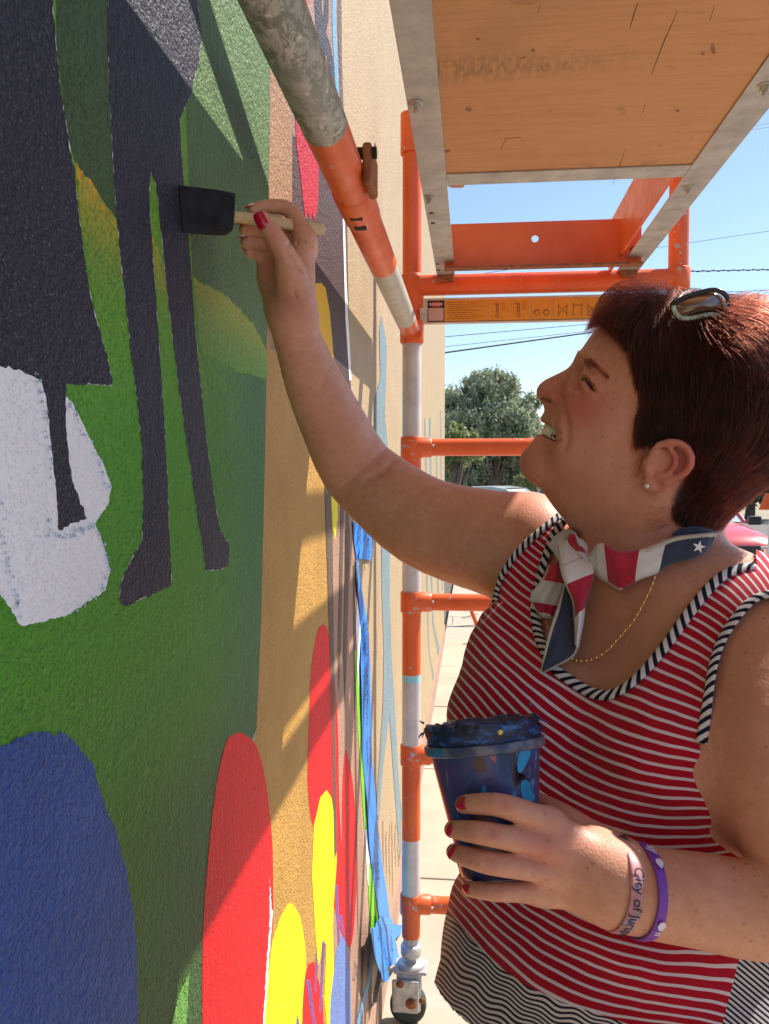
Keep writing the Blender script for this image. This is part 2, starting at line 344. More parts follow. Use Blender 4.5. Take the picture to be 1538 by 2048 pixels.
paint('painted_flame', [(655, 2250), (660, 2000), (672, 1900), (683, 1872), (692, 1885), (700, 1950), (703, 2250)], m_peri, label='periwinkle blue point low beside the tape')
paint('painted_flame', [(585, 2250), (588, 2070), (594, 2030), (600, 2060), (604, 2250)], m_purple)
paint('painted_oval', [(626, 575), (632, 567), (642, 566), (650, 576), (658, 620), (664, 680), (672, 800), (676, 1000), (674, 1040), (669, 1075), (662, 1050), (655, 1020), (645, 900), (635, 750), (628, 650)], m_gold, amp=0.0004, label='golden yellow oval behind the raised wrist')
paint('painted_oval', [(655, 985), (672, 985), (675, 1030), (670, 1078), (663, 1050), (656, 1020)], m_yel, amp=0.0008)
paint('painted_band', [(572, -300), (608, -300), (615, 60), (625, 100), (632, 130), (637, 300), (636, 390), (633, 425), (627, 444), (624, 425), (620, 440), (615, 425), (610, 440), (605, 400), (600, 350), (592, 290), (585, 150)], m_crim, amp=0.0009, label='crimson brush stroke with ragged end')
paint('painted_band', [(616, -300), (634, -300), (643, 20), (650, 60), (660, 90), (667, 130), (668, 170), (660, 145), (651, 105), (645, 130), (641, 160), (640, 90), (630, 50)], m_navy, amp=0.0006)
paint('painted_band', [(648, -300), (659, -300), (656, 40), (651, 65), (647, 45)], m_navy, amp=0.0006)
paint('painted_band', [(661, -300), (669, -300), (672, 60), (676, 160), (680, 238), (674, 230), (668, 140), (664, 60)], m_lblue, amp=0.0004, label='thin light blue line')
paint('painted_band', [(675, -300), (680, -300), (683, 120), (689, 300), (694, 470), (697, 640), (700, 760), (697, 760), (692, 560), (686, 330), (680, 200), (675, 60)], m_drk, amp=0.0003)  # dark strip painted in place of the groove and its shadow
paint('painted_band', [(684, 420), (688, 420), (692, 560), (702, 760), (698, 760), (690, 640)], m_white, amp=0.0004, label='thin white line')
for q in [[(648, 960), (660, 960), (664, 1050), (668, 1400), (673, 1700), (668, 1720), (660, 1350)], [(682, 930), (689, 930), (687, 1030), (681, 1300), (677, 1390), (675, 1300)], [(693, 930), (701, 930), (700, 1040), (693, 1300), (689, 1420), (686, 1300)], [(705, 1130), (709, 1130), (712, 1500), (716, 1900), (711, 1700), (708, 1400)], [(735, 1930), (742, 1930), (744, 2100), (738, 2060)], [(722, 1900), (727, 1900), (724, 2090), (720, 2060)]]:
    paint('drip_streak', q, m_drk, amp=0.0006)  # dark brown upright streaks
paint('painted_blend', [(716, 1118), (720, 1250), (724, 1420), (730, 1560), (738, 1700), (742, 1780), (735, 1770), (725, 1600), (716, 1400), (711, 1250)], m_white, amp=0.0012)
paint('painted_blend', [(708, 1300), (712, 1300), (722, 1450), (732, 1660), (728, 1660), (716, 1480)], m_lime, amp=0.0008)
paint('painted_blend', [(737, 1720), (748, 1760), (757, 1800), (768, 1850), (752, 1872), (742, 1858), (736, 1800)], m_lime, amp=0.002, label='lime green overspray at the tape edge')
paint('painted_blend', [(742, 1850), (735, 1960), (715, 2030), (700, 2200), (706, 2200), (722, 2030), (740, 1960)], m_lblue, amp=0.001)
mark = [(762, 632), (769, 665), (773, 689), (772, 755), (769, 829), (776, 898), (778, 1000), (779, 1090), (779, 1200), (782, 1300), (789, 1410), (795, 1526), (800, 1600), (809, 1643), (805, 1680), (799, 1726), (793, 1637), (786, 1542), (778, 1430), (772, 1480), (765, 1540), (757, 1640), (751, 1620), (758, 1520), (765, 1410), (767, 1300), (763, 1190), (762, 1090), (755, 950), (748, 844), (749, 799), (760, 755), (758, 665)]
paint('painted_outline', mark, m_grey, amp=0.0012, label='grey blue painted outline on the bare tan stucco')
for q in [[(848, 836), (850, 836), (852, 900), (856, 990), (853, 990), (850, 910)], [(858, 838), (861, 836), (862, 900), (864, 1000), (861, 1000), (859, 900)], [(852, 1150), (855, 1150), (858, 1300), (869, 1360), (866, 1360), (857, 1300)], [(858, 1060), (860, 1060), (868, 1250), (880, 1300), (876, 1310), (865, 1250)], [(872, 900), (874, 900), (878, 1200), (875, 1200)], [(880, 820), (882, 820), (886, 1180), (884, 1180)]]:
    paint('painted_outline', q, m_grey, amp=0.0010)
for k in range(9):
    x0 = 765 + k * 6; paint('drip_streak', [(x0, 1640 + 30 * (k % 3)), (x0 + 2.5, 1640 + 20 * (k % 2)), (x0 + 2, 1740 + 25 * (k % 4)), (x0 + .5, 1700)], stucco('mural_rust_drips', (0.50, 0.30, 0.19)), amp=0.001)

# masking tape: own object stuck on the wall, slightly lifted
m_tape = M('blue_masking_tape', (0.012, 0.22, 0.72), 0.45, var=0.12, vs=60, bump=0.25, bs=300)
m_ink = M('dark_ink', (0.008, 0.02, 0.07), 0.6, var=0)
tape = empty('masking_tape', 'bright blue masking tape strip running down the wall beside the pipe, crumpled at both ends', 'tape')
def tape_piece(pts, lift=0.0025, name='tape_strip', tail=0.0):
    y0_ = min(p[1] for p in pts); y1_ = max(p[1] for p in pts)
    fr = [onwall(*p, lift * (1 + 0.6 * math.sin(i * 1.7)) + tail * (.55 + .45 * (p[1] - y0_) / (y1_ - y0_))) for i, p in enumerate(pts)]; n = len(fr); mb = MB()
    bk = [q - np.array([0.0006, 0, 0]) for q in fr]
    mb.add(fr + bk, [tuple(range(n)), tuple(reversed(range(n, 2 * n)))] + [(i, i + n, (i + 1) % n + n, (i + 1) % n) for i in range(n)])
    return mb.build(name, m_tape, tape, fix=True)
tape_piece([(707, 1043), (722, 1048), (738, 1062), (746, 1085), (742, 1120), (728, 1119), (713, 1118), (708, 1080)], 0.0050)
tape_piece([(722, 1085), (734, 1076), (744, 1082), (742, 1118), (718, 1117)], 0.0062, 'tape_tab')
tape_piece([(713, 1118), (715, 1160), (719, 1215), (723, 1262), (722, 1330), (724, 1400), (724, 1500), (730, 1560), (735, 1610), (739, 1690), (747, 1760), (758, 1830), (764, 1870), (784, 1868), (776, 1800), (764, 1720), (757, 1660), (751, 1590), (744, 1520), (742, 1420), (741, 1340), (738, 1270), (731, 1220), (722, 1170), (716, 1120)], 0.0048)
tape_piece([(741, 1858), (750, 1915), (768, 1966), (779, 1958), (775, 1935), (800, 1924), (791, 1878), (807, 1862), (805, 1850), (780, 1848), (762, 1850)], 0.0020, 'tape_tab', tail=0.045)
tape_piece([(752, 1846), (764, 1832), (784, 1838), (786, 1858), (764, 1872), (750, 1862)], 0.0016, 'tape_tab', tail=0.030)
def text_on(parent, txt, size, M4, mat, name='printed_text', ext=0.0):
    cu = bpy.data.curves.new(name, 'FONT'); cu.body = txt; cu.size = size; cu.align_x = 'CENTER'; cu.align_y = 'CENTER'; cu.extrude = ext; cu.offset = 0.0006 if parent.name.startswith('masking') else 0
    t = bpy.data.objects.new(name, cu); col.objects.link(t)
    dg = bpy.context.evaluated_depsgraph_get(); me = bpy.data.meshes.new_from_object(t.evaluated_get(dg))
    bpy.data.objects.remove(t); me.transform(M4); me.materials.clear(); me.materials.append(mat)
    o = bpy.data.objects.new(name, me); col.objects.link(o); o.parent = parent; return o
def wall_m4(px, py, rot=0.0, off=0.004):
    p = onwall(px, py, off)
    return Matrix.Translation(Vector(p)) @ Matrix.Rotation(rot, 4, 'X') @ Matrix(((0, 0, 1, 0), (1, 0, 0, 0), (0, 1, 0, 0), (0, 0, 0, 1)))
for px, py, rt, s_ in [(733, 1275, -80, .030), (735, 1370, -82, .030), (741, 1500, -75, .030), (757, 1745, -70, .030), (733, 1415, -82, .028), (783, 1895, -60, .034), (760, 1870, -40, .034), (765, 1945, -50, .034), (738, 1100, 90, .026), (722, 1058, 60, .024)]:
    text_on(tape, '2090', s_ * 1.7, wall_m4(px, py, R(rt), 0.0106 if py < 1840 else 0.0545), m_ink)
# ---------------------------------------------------------------- rolling scaffold
D = 2.37; XL = -0.172; XR = 0.560; PR = 0.027; Z0 = CAM[2]
def orange_paint(name, wear=0.55, ws=60):
    b = NB(name)
    m = b.ramp(b.noise(ws, 5, 0.65), [(wear + 0.10, 0.0), (wear + 0.13, 1.0)])
    base = b.ramp(b.noise(6, 4), [(0.3, (0.66, 0.085, 0.012)), (0.7, (0.80, 0.14, 0.025))])
    b.set(color=b.mix(m, base, (0.42, 0.38, 0.36)), rough=b.ramp(b.noise(25, 3), [(0.3, 0.32), (0.7, 0.5)]), spec=0.5)
    b.bump(b.noise(90, 4), 0.15, 0.001); return b.m
m_or = orange_paint('orange_enamel'); m_orw = orange_paint('orange_enamel_worn', 0.50, 45)
def galv(name, splat=True, lo=(0.30, 0.30, 0.28), hi=(0.52, 0.50, 0.47)):
    b = NB(name); base = b.ramp(b.noise(18, 5, 0.6), [(0.3, lo), (0.7, hi)])
    if splat:
        vec = b.mapped(scale=(1.0, 0.45, 1.0), rot=(0.3, 0.5, 0.2))
        f = b.ramp(b.noise(60, 7, 0.8, vec=vec, dist=0.5), [(0.47, 0.0), (0.53, 1.0)])
        base = b.mix(b.math('MULTIPLY', f, b.ramp(b.noise(9, 3), [(.38, .35), (.6, 1.0)])), base, (0.19, 0.205, 0.165))
        f2 = b.ramp(b.noise(75, 5, 0.7), [(0.60, 0.0), (0.64, 1.0)]); base = b.mix(f2, base, (0.62, 0.60, 0.55))
    b.set(color=base, rough=0.55, metal=0.25, spec=0.5); b.bump(b.noise(120, 4), 0.25, 0.001); return b.m
m_spl = galv('paint_spattered_tube'); m_galv = galv('galvanised_steel', False, (0.33, 0.33, 0.32), (0.56, 0.55, 0.53))
m_wht = galv('whitened_tube', False, (0.50, 0.45, 0.43), (0.66, 0.62, 0.60))
m_pale = M('pale_grey_tube', (0.50, 0.47, 0.41), 0.5, var=0.12, vs=30)
m_steel = M('dull_steel', (0.50, 0.48, 0.44), 0.5, 0.35, var=0.25, vs=60)
m_dark = M('dark_slot', (0.015, 0.012, 0.01), 0.8, var=0)
m_lbl = M('light_blue_tape', (0.30, 0.58, 0.66), 0.5, var=0.1)
m_rust = M('rusty_steel', (0.30, 0.11, 0.05), 0.7, 0.3, var=0.4, vs=80)
scaf = empty('scaffold', 'orange rolling scaffold frame with worn tubes standing close along the wall', 'scaffold')
def seg_tube(name, a, b, r, segs, parent=scaf, n=28):
    a = np.array(a, float); b = np.array(b, float); mb = MB(); mats = []
    for t0, t1, m in segs:
        if m not in mats: mats.append(m)
        k = mats.index(m)
        mb.tube([a + (b - a) * t for t in np.linspace(t0, t1, 5)], r, n, k, caps=True)
    return mb.build(name, mats, parent, fix=False)
zf = lambda y, d=D: Z0 + (955 - y) * d / F
# posts (left one nearest the wall)
top = Z0 + 1.02
def fr(zz, z_lo, z_hi): return (zz - z_lo) / (z_hi - z_lo)
zlo, zhi = zf(1893), top
L = [(top, zf(655), m_or), (zf(655), zf(690), m_or), (zf(690), zf(895), m_wht), (zf(895), zf(975), m_or), (zf(975), zf(1205), m_wht), (zf(1205), zf(1352), m_or), (zf(1352), zf(1367), m_lbl), (zf(1367), zf(1517), m_wht), (zf(1517), zf(1690), m_or), (zf(1690), zf(1815), m_wht), (zf(1815), zlo, m_or)]
seg_tube('post', (XL, D, zlo), (XL, D, zhi), PR, [(fr(b_, zlo, zhi), fr(a_, zlo, zhi), m) for a_, b_, m in L])['label'] = 'wall side post banded orange and white'
seg_tube('post', (XR, D, zlo), (XR, D, Z0 + 1.18), PR, [(0, 1, m_orw)])
mb = MB(); mb.tube([(XL, D, top - 0.11), (XL, D, top)], PR + 0.006, 24); mb.build('post_cap', m_or, scaf)
zr = {575: 0.0, 895: 0, 1205: 0, 1517: 0, 1826: 0}
for y in zr:
    z = zf(y); big = y == 575
    mb = MB(); mb.tube([(XL, D, z), (XR, D, z)], 0.0290 if big else 0.0245, 24, jit=0.0); mb.build('rung', m_orw if y == 1826 else m_or, scaf)
    for x in (XL, XR):
        mb = MB(); h = 0.030
        mb.tube([(x, D, z - h), (x, D, z - h + .002), (x, D, z + h - .002), (x, D, z + h)], [0.0305, 0.032, 0.032, 0.0305], 24)
        s_ = 1 if x == XL else -1
        mb.tube([(x, D, z), (x + s_ * 0.055, D, z), (x + s_ * 0.058, D, z)], [0.029, 0.0285, 0.026], 20); mb.build('coupling', m_orw, scaf)
    for x in (XL + 0.05,):
        mb = MB(); mb.sphere((x + 0.012, D - 0.0265, z + 0.004), 0.004, seg=10); mb.sphere((x + 0.34, D - 0.0255, z - 0.004), 0.0035, seg=10); mb.build('rivet', m_steel, scaf)
# collar where the side rail meets the post
mb = MB(); mb.tube([(XL, D, zf(690)), (XL, D, zf(686)), (XL, D, zf(560))], [0.029, 0.034, 0.034], 24); mb.build('collar', m_or, scaf)
# label plate below the top rung
zt, zb = zf(602), zf(652)
mb = MB(); mb.box((XL + 0.030, D - 0.012, zb), (0.50, D + 0.004, zt), bev=0.002); mb.build('label_plate', M('plate_backing', (0.62, 0.50, 0.42), 0.5), scaf)
m_amber = M('amber_sticker', (0.70, 0.27, 0.01), 0.4, var=0.08); m_inkb = M('brown_ink', (0.16, 0.05, 0.01), 0.6, var=0); m_inkk = M('black_ink', (0.01, 0.01, 0.01), 0.6, var=0)
m_pinks = M('faded_sticker', (0.55, 0.33, 0.27), 0.5, var=0.1)
def plate_rect(x0, x1, za, zb_, m, y=D - 0.0135, name='sticker_panel'):
    mb = MB(); mb.box((x0, y - 0.0004, za), (x1, y + 0.0014, zb_)); return mb.build(name, m, scaf)
X = lambda px: (px - 944) * (D - 0.01) / F
za, zbb = zf(648), zf(607)
plate_rect(X(855) + .0, X(888), za, zbb, m_inkk, name='sticker_frame'); plate_rect(X(856.5), X(886.5), za + .002, za + (zbb - za) * 0.64, m_pinks, D - .0145)
mb = MB(); mb.lathe([(0.0, 0.0022), (0.0175, 0.0022), (0.0175, 0)], ((X(871.5)), D - .0148, zf(615)), (0, -1, 0), 24); o = mb.build('danger_oval', M('danger_red', (0.55, 0.06, 0.05), 0.5, var=0), scaf)
o.data.transform(Matrix.Translation((X(871.5), 0, zf(615))) @ Matrix.Diagonal((1.0, 1, 0.42, 1)) @ Matrix.Translation((-X(871.5), 0, -zf(615))))
def plate_m4(px, py, y=D - 0.0175): return Matrix.Translation((X(px), y, zf(py))) @ Matrix.Rotation(R(90), 4, 'X')
text_on(scaf, 'DANGER', 0.0095, plate_m4(871.5, 615, D - .0178), M('sticker_white', (0.8, 0.75, 0.7), 0.5, var=0))
px_b = [(889, 974), (975.5, 1057), (1058.5, 1098), (1099.5, 1185), (1186.5, 1300)]
for a_, b_ in px_b: plate_rect(X(a_), X(b_), za, zbb, m_amber)
plate_rect(X(854), X(1300), za - .0015, za - .0005, m_inkb, D - .0132, 'sticker_rule')
mb = MB()
for k in range(9):
    zz = zf(611.5 + k * 4.0); L0 = 893 + (k * 7) % 5; L1 = 966 - (k * 13) % 22
    x = L0
    while x < L1:
        w_ = 2.5 + (k * 31 + x * 7) % 6; mb.box((X(x), D - .0142, zz - .0007), (X(min(L1, x + w_)), D - .0139, zz + .0007)); x += w_ + 1.6
mb.build('small_print', m_inkb, scaf)
mb = MB()
def ln(x0, y0, x1, y1, t=0.0012):
    mb.tube([(X(x0), D - .0142, zf(y0)), (X(x1), D - .0142, zf(y1))], t * 0.6, 6)
for ox in (990, 1031):                               # little scaffold and caster diagrams
    ln(ox, 614, ox, 634); ln(ox + 4, 614, ox + 4, 634); ln(ox, 618, ox + 4, 618); ln(ox, 624, ox + 4, 624); ln(ox, 630, ox + 4, 630); ln(ox - 7, 617, ox, 616)
    for a in range(10): ln(ox + 2 + 3.2 * math.cos(a * .63), 639 + 3.2 * math.sin(a * .63), ox + 2 + 3.2 * math.cos((a + 1) * .63), 639 + 3.2 * math.sin((a + 1) * .63))
    for k in range(4): ln(ox + 10, 615 + k * 4, ox + 17, 615 + k * 4, .0008)
for ox in (1069, 1087):
    for a in range(12): ln(ox + 5 * math.cos(a * .524), 635 + 5 * math.sin(a * .524), ox + 5 * math.cos((a + 1) * .524), 635 + 5 * math.sin((a + 1) * .524))
    ln(ox - 7, 636, ox - 3, 628); ln(ox + 3, 626, ox, 630)
for ox, cr in ((1110, 1), (1138, 0), (1166, 1)):
    ln(ox, 618, ox, 642); ln(ox + 16, 618, ox + 16, 642); ln(ox, 622, ox + 16, 622 if not cr else 638); ln(ox, 638 if cr else 622, ox + 16, 622)
mb.build('diagram', m_inkb, scaf)
# top side rail running from the post over the camera
zrail = Z0 + 0.418; XS = XL - 0.004
ry = [(-0.5, 0.985, m_spl), (0.985, 1.63, m_or), (1.63, 2.18, m_pale), (2.18, 2.36, m_or)]
y0_, y1_ = -0.5, 2.36
seg_tube('side_rail', (XS, y0_, zrail), (XS, y1_, zrail), 0.0275, [((a - y0_) / (y1_ - y0_), (b_ - y0_) / (y1_ - y0_), m) for a, b_, m in ry])['label'] = 'side rail spattered with paint then orange then pale grey'
mb = MB(); mb.tube([(XS, 1.20, zrail), (XS, 1.205, zrail), (XS, 1.325, zrail), (XS, 1.33, zrail)], [0.0275, 0.0295, 0.0295, 0.0275], 28); mb.build('rail_sleeve', m_or, scaf)
for yy, hh in ((1.255, 0.004), (1.30, 0.008)):
    mb = MB(); mb.box((XS - 0.008, yy - hh, zrail - 0.0302), (XS + 0.010, yy + hh, zrail - 0.026)); mb.build('slot', m_dark, scaf)
mb = MB()                                         # drop lock lever on the far side of the rail
mb.box((XS + 0.0275, 1.12, zrail - 0.02), (XS + 0.040, 1.20, zrail + 0.032), bev=0.004); mb.build('lock_lever', m_rust, scaf)
mb = MB(); mb.tube([(XS + 0.02, 1.13, zrail + 0.02), (XS + 0.046, 1.13, zrail + 0.02)], 0.008, 16); mb.build('lever_pin', m_dark, scaf)
# second side rail and guard rails on the far side from the wall
mb = MB(); mb.tube([(XR, -0.5, Z0 + 1.13), (XR, D - 0.02, Z0 + 1.13)], 0.024, 24); mb.build('guard_rail', m_or, scaf)
# latch bracket between rail and top rung
mb = MB(); mb.box((XS - 0.012, D - 0.05, zrail - 0.03), (XS + 0.036, D - 0.028, zrail - 0.012), bev=0.003); mb.build('latch', m_or, scaf)
mb = MB(); mb.box((XS + 0.030, D - 0.045, zf(648)), (XS + 0.042, D - 0.030, zf(625)), bev=0.002); mb.build('latch', m_steel, scaf)
mb = MB(); mb.tube([(-0.086, 1.215, Z0 + 0.622), (-0.045, 0.72, Z0 + 0.902), (-0.005, 0.22, Z0 + 1.185)], 0.016, 20); mb.build('shadow_tube', m_or, scaf)  # unseen tube added above the deck to cast the diagonal wall shadow
# casters
def caster(x):
    mb = MB(); zc = 0.0
    mb.tube([(x, D, zf(1893)), (x, D, zf(1918))], 0.021, 20, 0)
    for k in range(10):
        a = k * math.pi / 5; mb.box((x + 0.0205 * math.cos(a) - .002, D + 0.0205 * math.sin(a) - .002, zf(1915)), (x + 0.0205 * math.cos(a) + .002, D + 0.0205 * math.sin(a) + .002, zf(1896)))
    o = mb.build('caster_stem', m_pale, scaf)
    mb = MB(); mb.lathe([(0.0, 0), (0.027, 0), (0.030, .006), (0.030, .030), (0.025, .036), (0.0, .036)], (x, D, zf(1934)), n=28); mb.lathe([(0, 0), (0.040, 0), (0.040, .006), (0.030, .014), (0, .014)], (x, D, zf(1954)), n=28)
    mb.build('swivel', m_steel, scaf)
    mb = MB(); t_ = zf(1954)
    mb.box((x - 0.048, D - 0.035, t_ - 0.012), (x + 0.048, D + 0.035, t_ - 0.001), bev=0.004)
    for s_ in (-1, 1):
        mb.box((x - 0.040, D + s_ * 0.030 - 0.003, 0.050), (x + 0.030, D + s_ * 0.030 + 0.003, t_ - 0.012), bev=0.003)
    f = mb.build('fork', m_galv, scaf)
    mb = MB(); mb.box((x - 0.052, D - 0.048, t_ - 0.118), (x + 0.026, D - 0.036, t_ - 0.022), M4=None, bev=0.006); mb.build('brake_plate', m_steel, scaf)
    mb = MB()
    for cx, cz, r_ in ((-0.028, -0.030, 0.011), (0.004, -0.086, 0.016), (0.035, -0.075, 0.009)):
        mb.lathe([(0, 0.009), (r_ * 0.5, 0.009), (r_ * 0.6, 0.004), (r_, 0.004), (r_, 0)], (x + cx, D - 0.048, t_ + cz), (0, -1, 0), 16)
    mb.build('axle_nut', m_rust, scaf)
    mb = MB(); zc = 0.054; mb.lathe([(0.0, -0.018), (0.040, -0.018), (0.044, -0.020), (0.052, -0.018), (0.054, 0), (0.052, 0.018), (0.044, 0.020), (0.040, 0.018), (0, 0.018)], (x - 0.008, D, zc), (0, 1, 0), 32)
    mb.build('caster_wheel', M('dark_green_tyre', (0.03, 0.04, 0.03), 0.6, var=0.2), scaf)
caster(XL); caster(XR)

# ---------------------------------------------------------------- platform hung on the scaffold
H = Z0 + 0.562; PY0, PY1 = -0.55, 1.60
plat = empty('work_platform', 'plywood deck overhead framed in galvanised angle with bolts resting on the scaffold', 'platform')
b = NB('weathered_plywood')
gv = b.mapped(scale=(1.0, 14.0, 1.0), rot=(0, 0, R(88)))
gr = b.noise(9, 6, 0.65, vec=gv, dist=0.6)
base = b.ramp(gr, [(0.25, (0.50, 0.25, 0.12)), (0.5, (0.575, 0.305, 0.15)), (0.75, (0.61, 0.335, 0.17))])
st = b.ramp(b.noise(3.2, 5, 0.6), [(0.55, 0.0), (0.75, 0.6)]); base = b.mix(st, base, (0.44, 0.24, 0.13))
sc2 = b.mapped(scale=(3.5, 10, 1)); st2 = b.ramp(b.noise(3.4, 6, 0.7, vec=sc2), [(0.60, 0.0), (0.70, 0.65)])
s_ = b.sep(); band = b.math('MULTIPLY', b.ramp(b.math('ABSOLUTE', b.math('SUBTRACT', s_[1], 1.18)), [(0.0, 1.0), (0.05, 0.0)]), b.ramp(s_[0], [(0.02, 1.0), (0.28, 0.0)]))
base = b.mix(b.math('MULTIPLY', b.math('MULTIPLY', band, b.ramp(b.noise(55, 5, 0.7, vec=b.mapped(scale=(2.5, .5, 1))), [(0.42, 0.0), (0.58, 1.0)])), 0.6), base, (0.12, 0.10, 0.07))
base = b.mix(b.math('MULTIPLY', st2, 0.35), base, (0.25, 0.17, 0.10))
b.set(color=base, rough=0.75, spec=0.25); b.bump(gr, 0.35, 0.0015); m_ply = b.m
mb = MB(); mb.box((-0.060, PY0, H + 0.004), (0.400, PY1, H + 0.016)); deck = mb.build('plywood_deck', m_ply, plat)
def uP(px, py, z=None):                                       # point on the underside
    r_ = ray(px, py); t = ((H + 0.004 if z is None else z) - CAM[2]) / r_[2]; return CAM + r_ * t
mb = MB()
for pts in [[(1277, 3), (1268, 28), (1260, 55)], [(1355, 22), (1325, 90), (1303, 148)], [(1292, 205), (1284, 228)], [(1252, 296), (1238, 335), (1225, 370)], [(1080, 5), (1076, 24)], [(1430, 10), (1420, 40)]]:
    q = [uP(*p) for p in pts]; q = [v - np.array([0, 0, 0.0002]) for v in q]; mb.tube(q, [0.0002] + [0.0006] * (len(q) - 2) + [0.0003], 6)
mb.build('crack', m_dark, plat)
m_knot = M('wood_knot', (0.28, 0.13, 0.065), 0.75, var=0.4, vs=90); m_knot2 = M('wood_knot_pale', (0.49, 0.25, 0.12), 0.75, var=0.2, vs=60)
for px, py, rx, ry_, m in [(937, 218, 6, 5, m_knot), (1426, 97, 5, 11, m_knot), (1405, 107, 5, 3, m_knot), (1066, 100, 4, 3, m_knot), (956, 78, 4, 3, m_knot), (1100, 222, 4, 3, m_knot2), (895, 302, 6, 3, m_knot), (1050, 2, 30, 10, m_knot2), (1243, 222, 12, 8, m_knot2), (1175, 333, 18, 8, m_knot2), (1298, 325, 16, 8, m_knot2), (965, 358, 20, 7, m_knot2), (912, 371, 16, 5, m_knot2), (1340, 136, 9, 5, m_knot2), (1321, 292, 6, 4, m_knot2), (1355, 221, 4, 3, m_knot), (1136, 82, 4, 2, m_knot2), (1088, 138, 5, 9, m_knot2), (1382, 276, 5, 3, m_knot2)]:
    n = 18; ring = []
    for k in range(n):
        a = 2 * math.pi * k / n; j = 1 + 0.10 * math.sin(2 * a + px) + random.uniform(-.06, .06); ring.append(uP(px + rx * j * math.cos(a), py + ry_ * j * math.sin(a)) - np.array([0, 0, 0.0003]))
    mb = MB(); mb.add(ring, [tuple(reversed(range(n)))]); mb.build('knot', m, plat, fix=False)
mb = MB()
for pts in [[(1001, 300), (1010, 282), (1012, 276)], [(1010, 277), (1025, 276), (1042, 274)], [(1083, 132), (1088, 142)], [(1040, 118), (1052, 112)]]:
    q = [uP(*p) - np.array([0, 0, 0.0003]) for p in pts]; mb.tube(q, 0.0006, 6)
mb.build('scratch', M('grey_scuff', (0.34, 0.19, 0.10), 0.8, var=0), plat)
def angle(name, x0, x1, y0, y1, up, m=m_galv):
    mb = MB(); mb.box((x0, y0, H), (x1, y1, H + 0.0035), bev=0.0012)
    mb.box((up - 0.0035 if up > (x0 + x1) / 2 else up, y0, H + 0.0035), (up if up > (x0 + x1) / 2 else up + 0.0035, y1, H + 0.055), bev=0.001)
    return mb.build(name, m, plat)
angle('steel_angle', -0.100, -0.050, PY0, 2.36, -0.100)
angle('steel_angle', 0.392, 0.448, PY0, 2.36, 0.448)
mb = MB(); mb.box((-0.0495, PY1 - 0.03, H + 0.0005), (0.3915, PY1 + 0.028, H + 0.0038), bev=0.001); mb.box((-0.0495, PY1 + 0.024, H + 0.004), (0.3915, PY1 + 0.028, H + 0.045)); mb.build('cross_angle', m_galv, plat)
def bolt(px, py, hgt=0.012, r_=0.0075):
    p = uP(px, py, H)
    mb = MB(); mb.lathe([(0, 0), (r_ * 1.5, 0), (r_ * 1.5, -0.002), (0, -0.002)], p, n=20)
    mb.lathe([(0, -0.002), (r_, -0.002), (r_, -0.009), (0, -0.009)], p, n=6, smooth=False); mb.lathe([(0, -.009), (r_ * .5, -.009), (r_ * .5, -hgt - .003), (0, -hgt - .003)], p, n=12); mb.build('bolt', m_steel, plat)
for p in [(832, 205), (858, 394), (1530, 170), (1376, 374)]: bolt(*p)
for p in [(863, 426), (866, 446), (875, 528), (876, 540)]:
    q = uP(p[0], p[1], H); mb = MB(); mb.lathe([(0, -.0006), (0.0055, -.0006), (0.0055, 0)], q, n=12); mb.build('bolt_hole', m_dark, plat)
# orange end channel and side cheek
mb = MB(); mb.box((-0.052, 2.03, H - 0.0 + 0.004), (0.40, 2.035, H + 0.085)); xh = 0
m_orp = orange_paint('orange_channel', 0.62, 40)
def holed(name, x0, x1, y, z0, z1, hx, hz, hr, mat):
    """upright plate with a round hole"""
    n = 24; vs = [(x0, y, z0), (x1, y, z0), (x1, y, z1), (x0, y, z1)]; c = [(hx + hr * math.cos(2 * math.pi * k / n), y, hz + hr * math.sin(2 * math.pi * k / n)) for k in range(n)]
    mb = MB(); V = []; Fc = []
    sq = []
    for k in range(n):
        a = 2 * math.pi * k / n; dx, dz = math.cos(a), math.sin(a)
        tx = ((x1 if dx > 0 else x0) - hx) / dx if abs(dx) > 1e-9 else 1e9; tz = ((z1 if dz > 0 else z0) - hz) / dz if abs(dz) > 1e-9 else 1e9
        t = min(abs(tx), abs(tz)); sq.append((hx + dx * t, y, hz + dz * t))
    V = c + sq; Fc = [(k, (k + 1) % n, (k + 1) % n + n, k + n) for k in range(n)]
    for cx, cz in ((x1, z1), (x0, z1), (x0, z0), (x1, z0)):      # fill the corners
        ks = sorted(range(n), key=lambda k: (sq[k][0] - cx) ** 2 + (sq[k][2] - cz) ** 2)
        i0 = [k for k in range(n) if abs(sq[k][0] - cx) < 1e-9 and abs(sq[k][2] - cz) < 1e-9]
        if i0: continue
        ka = min((k for k in range(n) if abs(sq[k][0] - cx) < 1e-9), key=lambda k: abs(sq[k][2] - cz)); kb = min((k for k in range(n) if abs(sq[k][2] - cz) < 1e-9), key=lambda k: abs(sq[k][0] - cx))
        V.append((cx, y, cz)); Fc.append((ka + n, len(V) - 1, kb + n))
    V2 = [(p[0], p[1] + 0.004, p[2]) for p in V]; o_ = len(V)
    F2 = [tuple(reversed([i + o_ for i in f])) for f in Fc]
    mb.add(V + V2, Fc + F2 + [(k, k + o_, (k + 1) % n + o_, (k + 1) % n) for k in range(n)])
    return fixn(mb.build(name, mat, plat))
YC = 2.20; k_ = (YC - 0) / F
cz = lambda y: Z0 + (955 - y) * YC / F
cx_ = lambda x: (x - 944) * YC / F
pl = holed('end_channel', cx_(888), cx_(1266), YC, cz(548), cz(457), cx_(1064), cz(490), 7 * YC / F, m_orp)
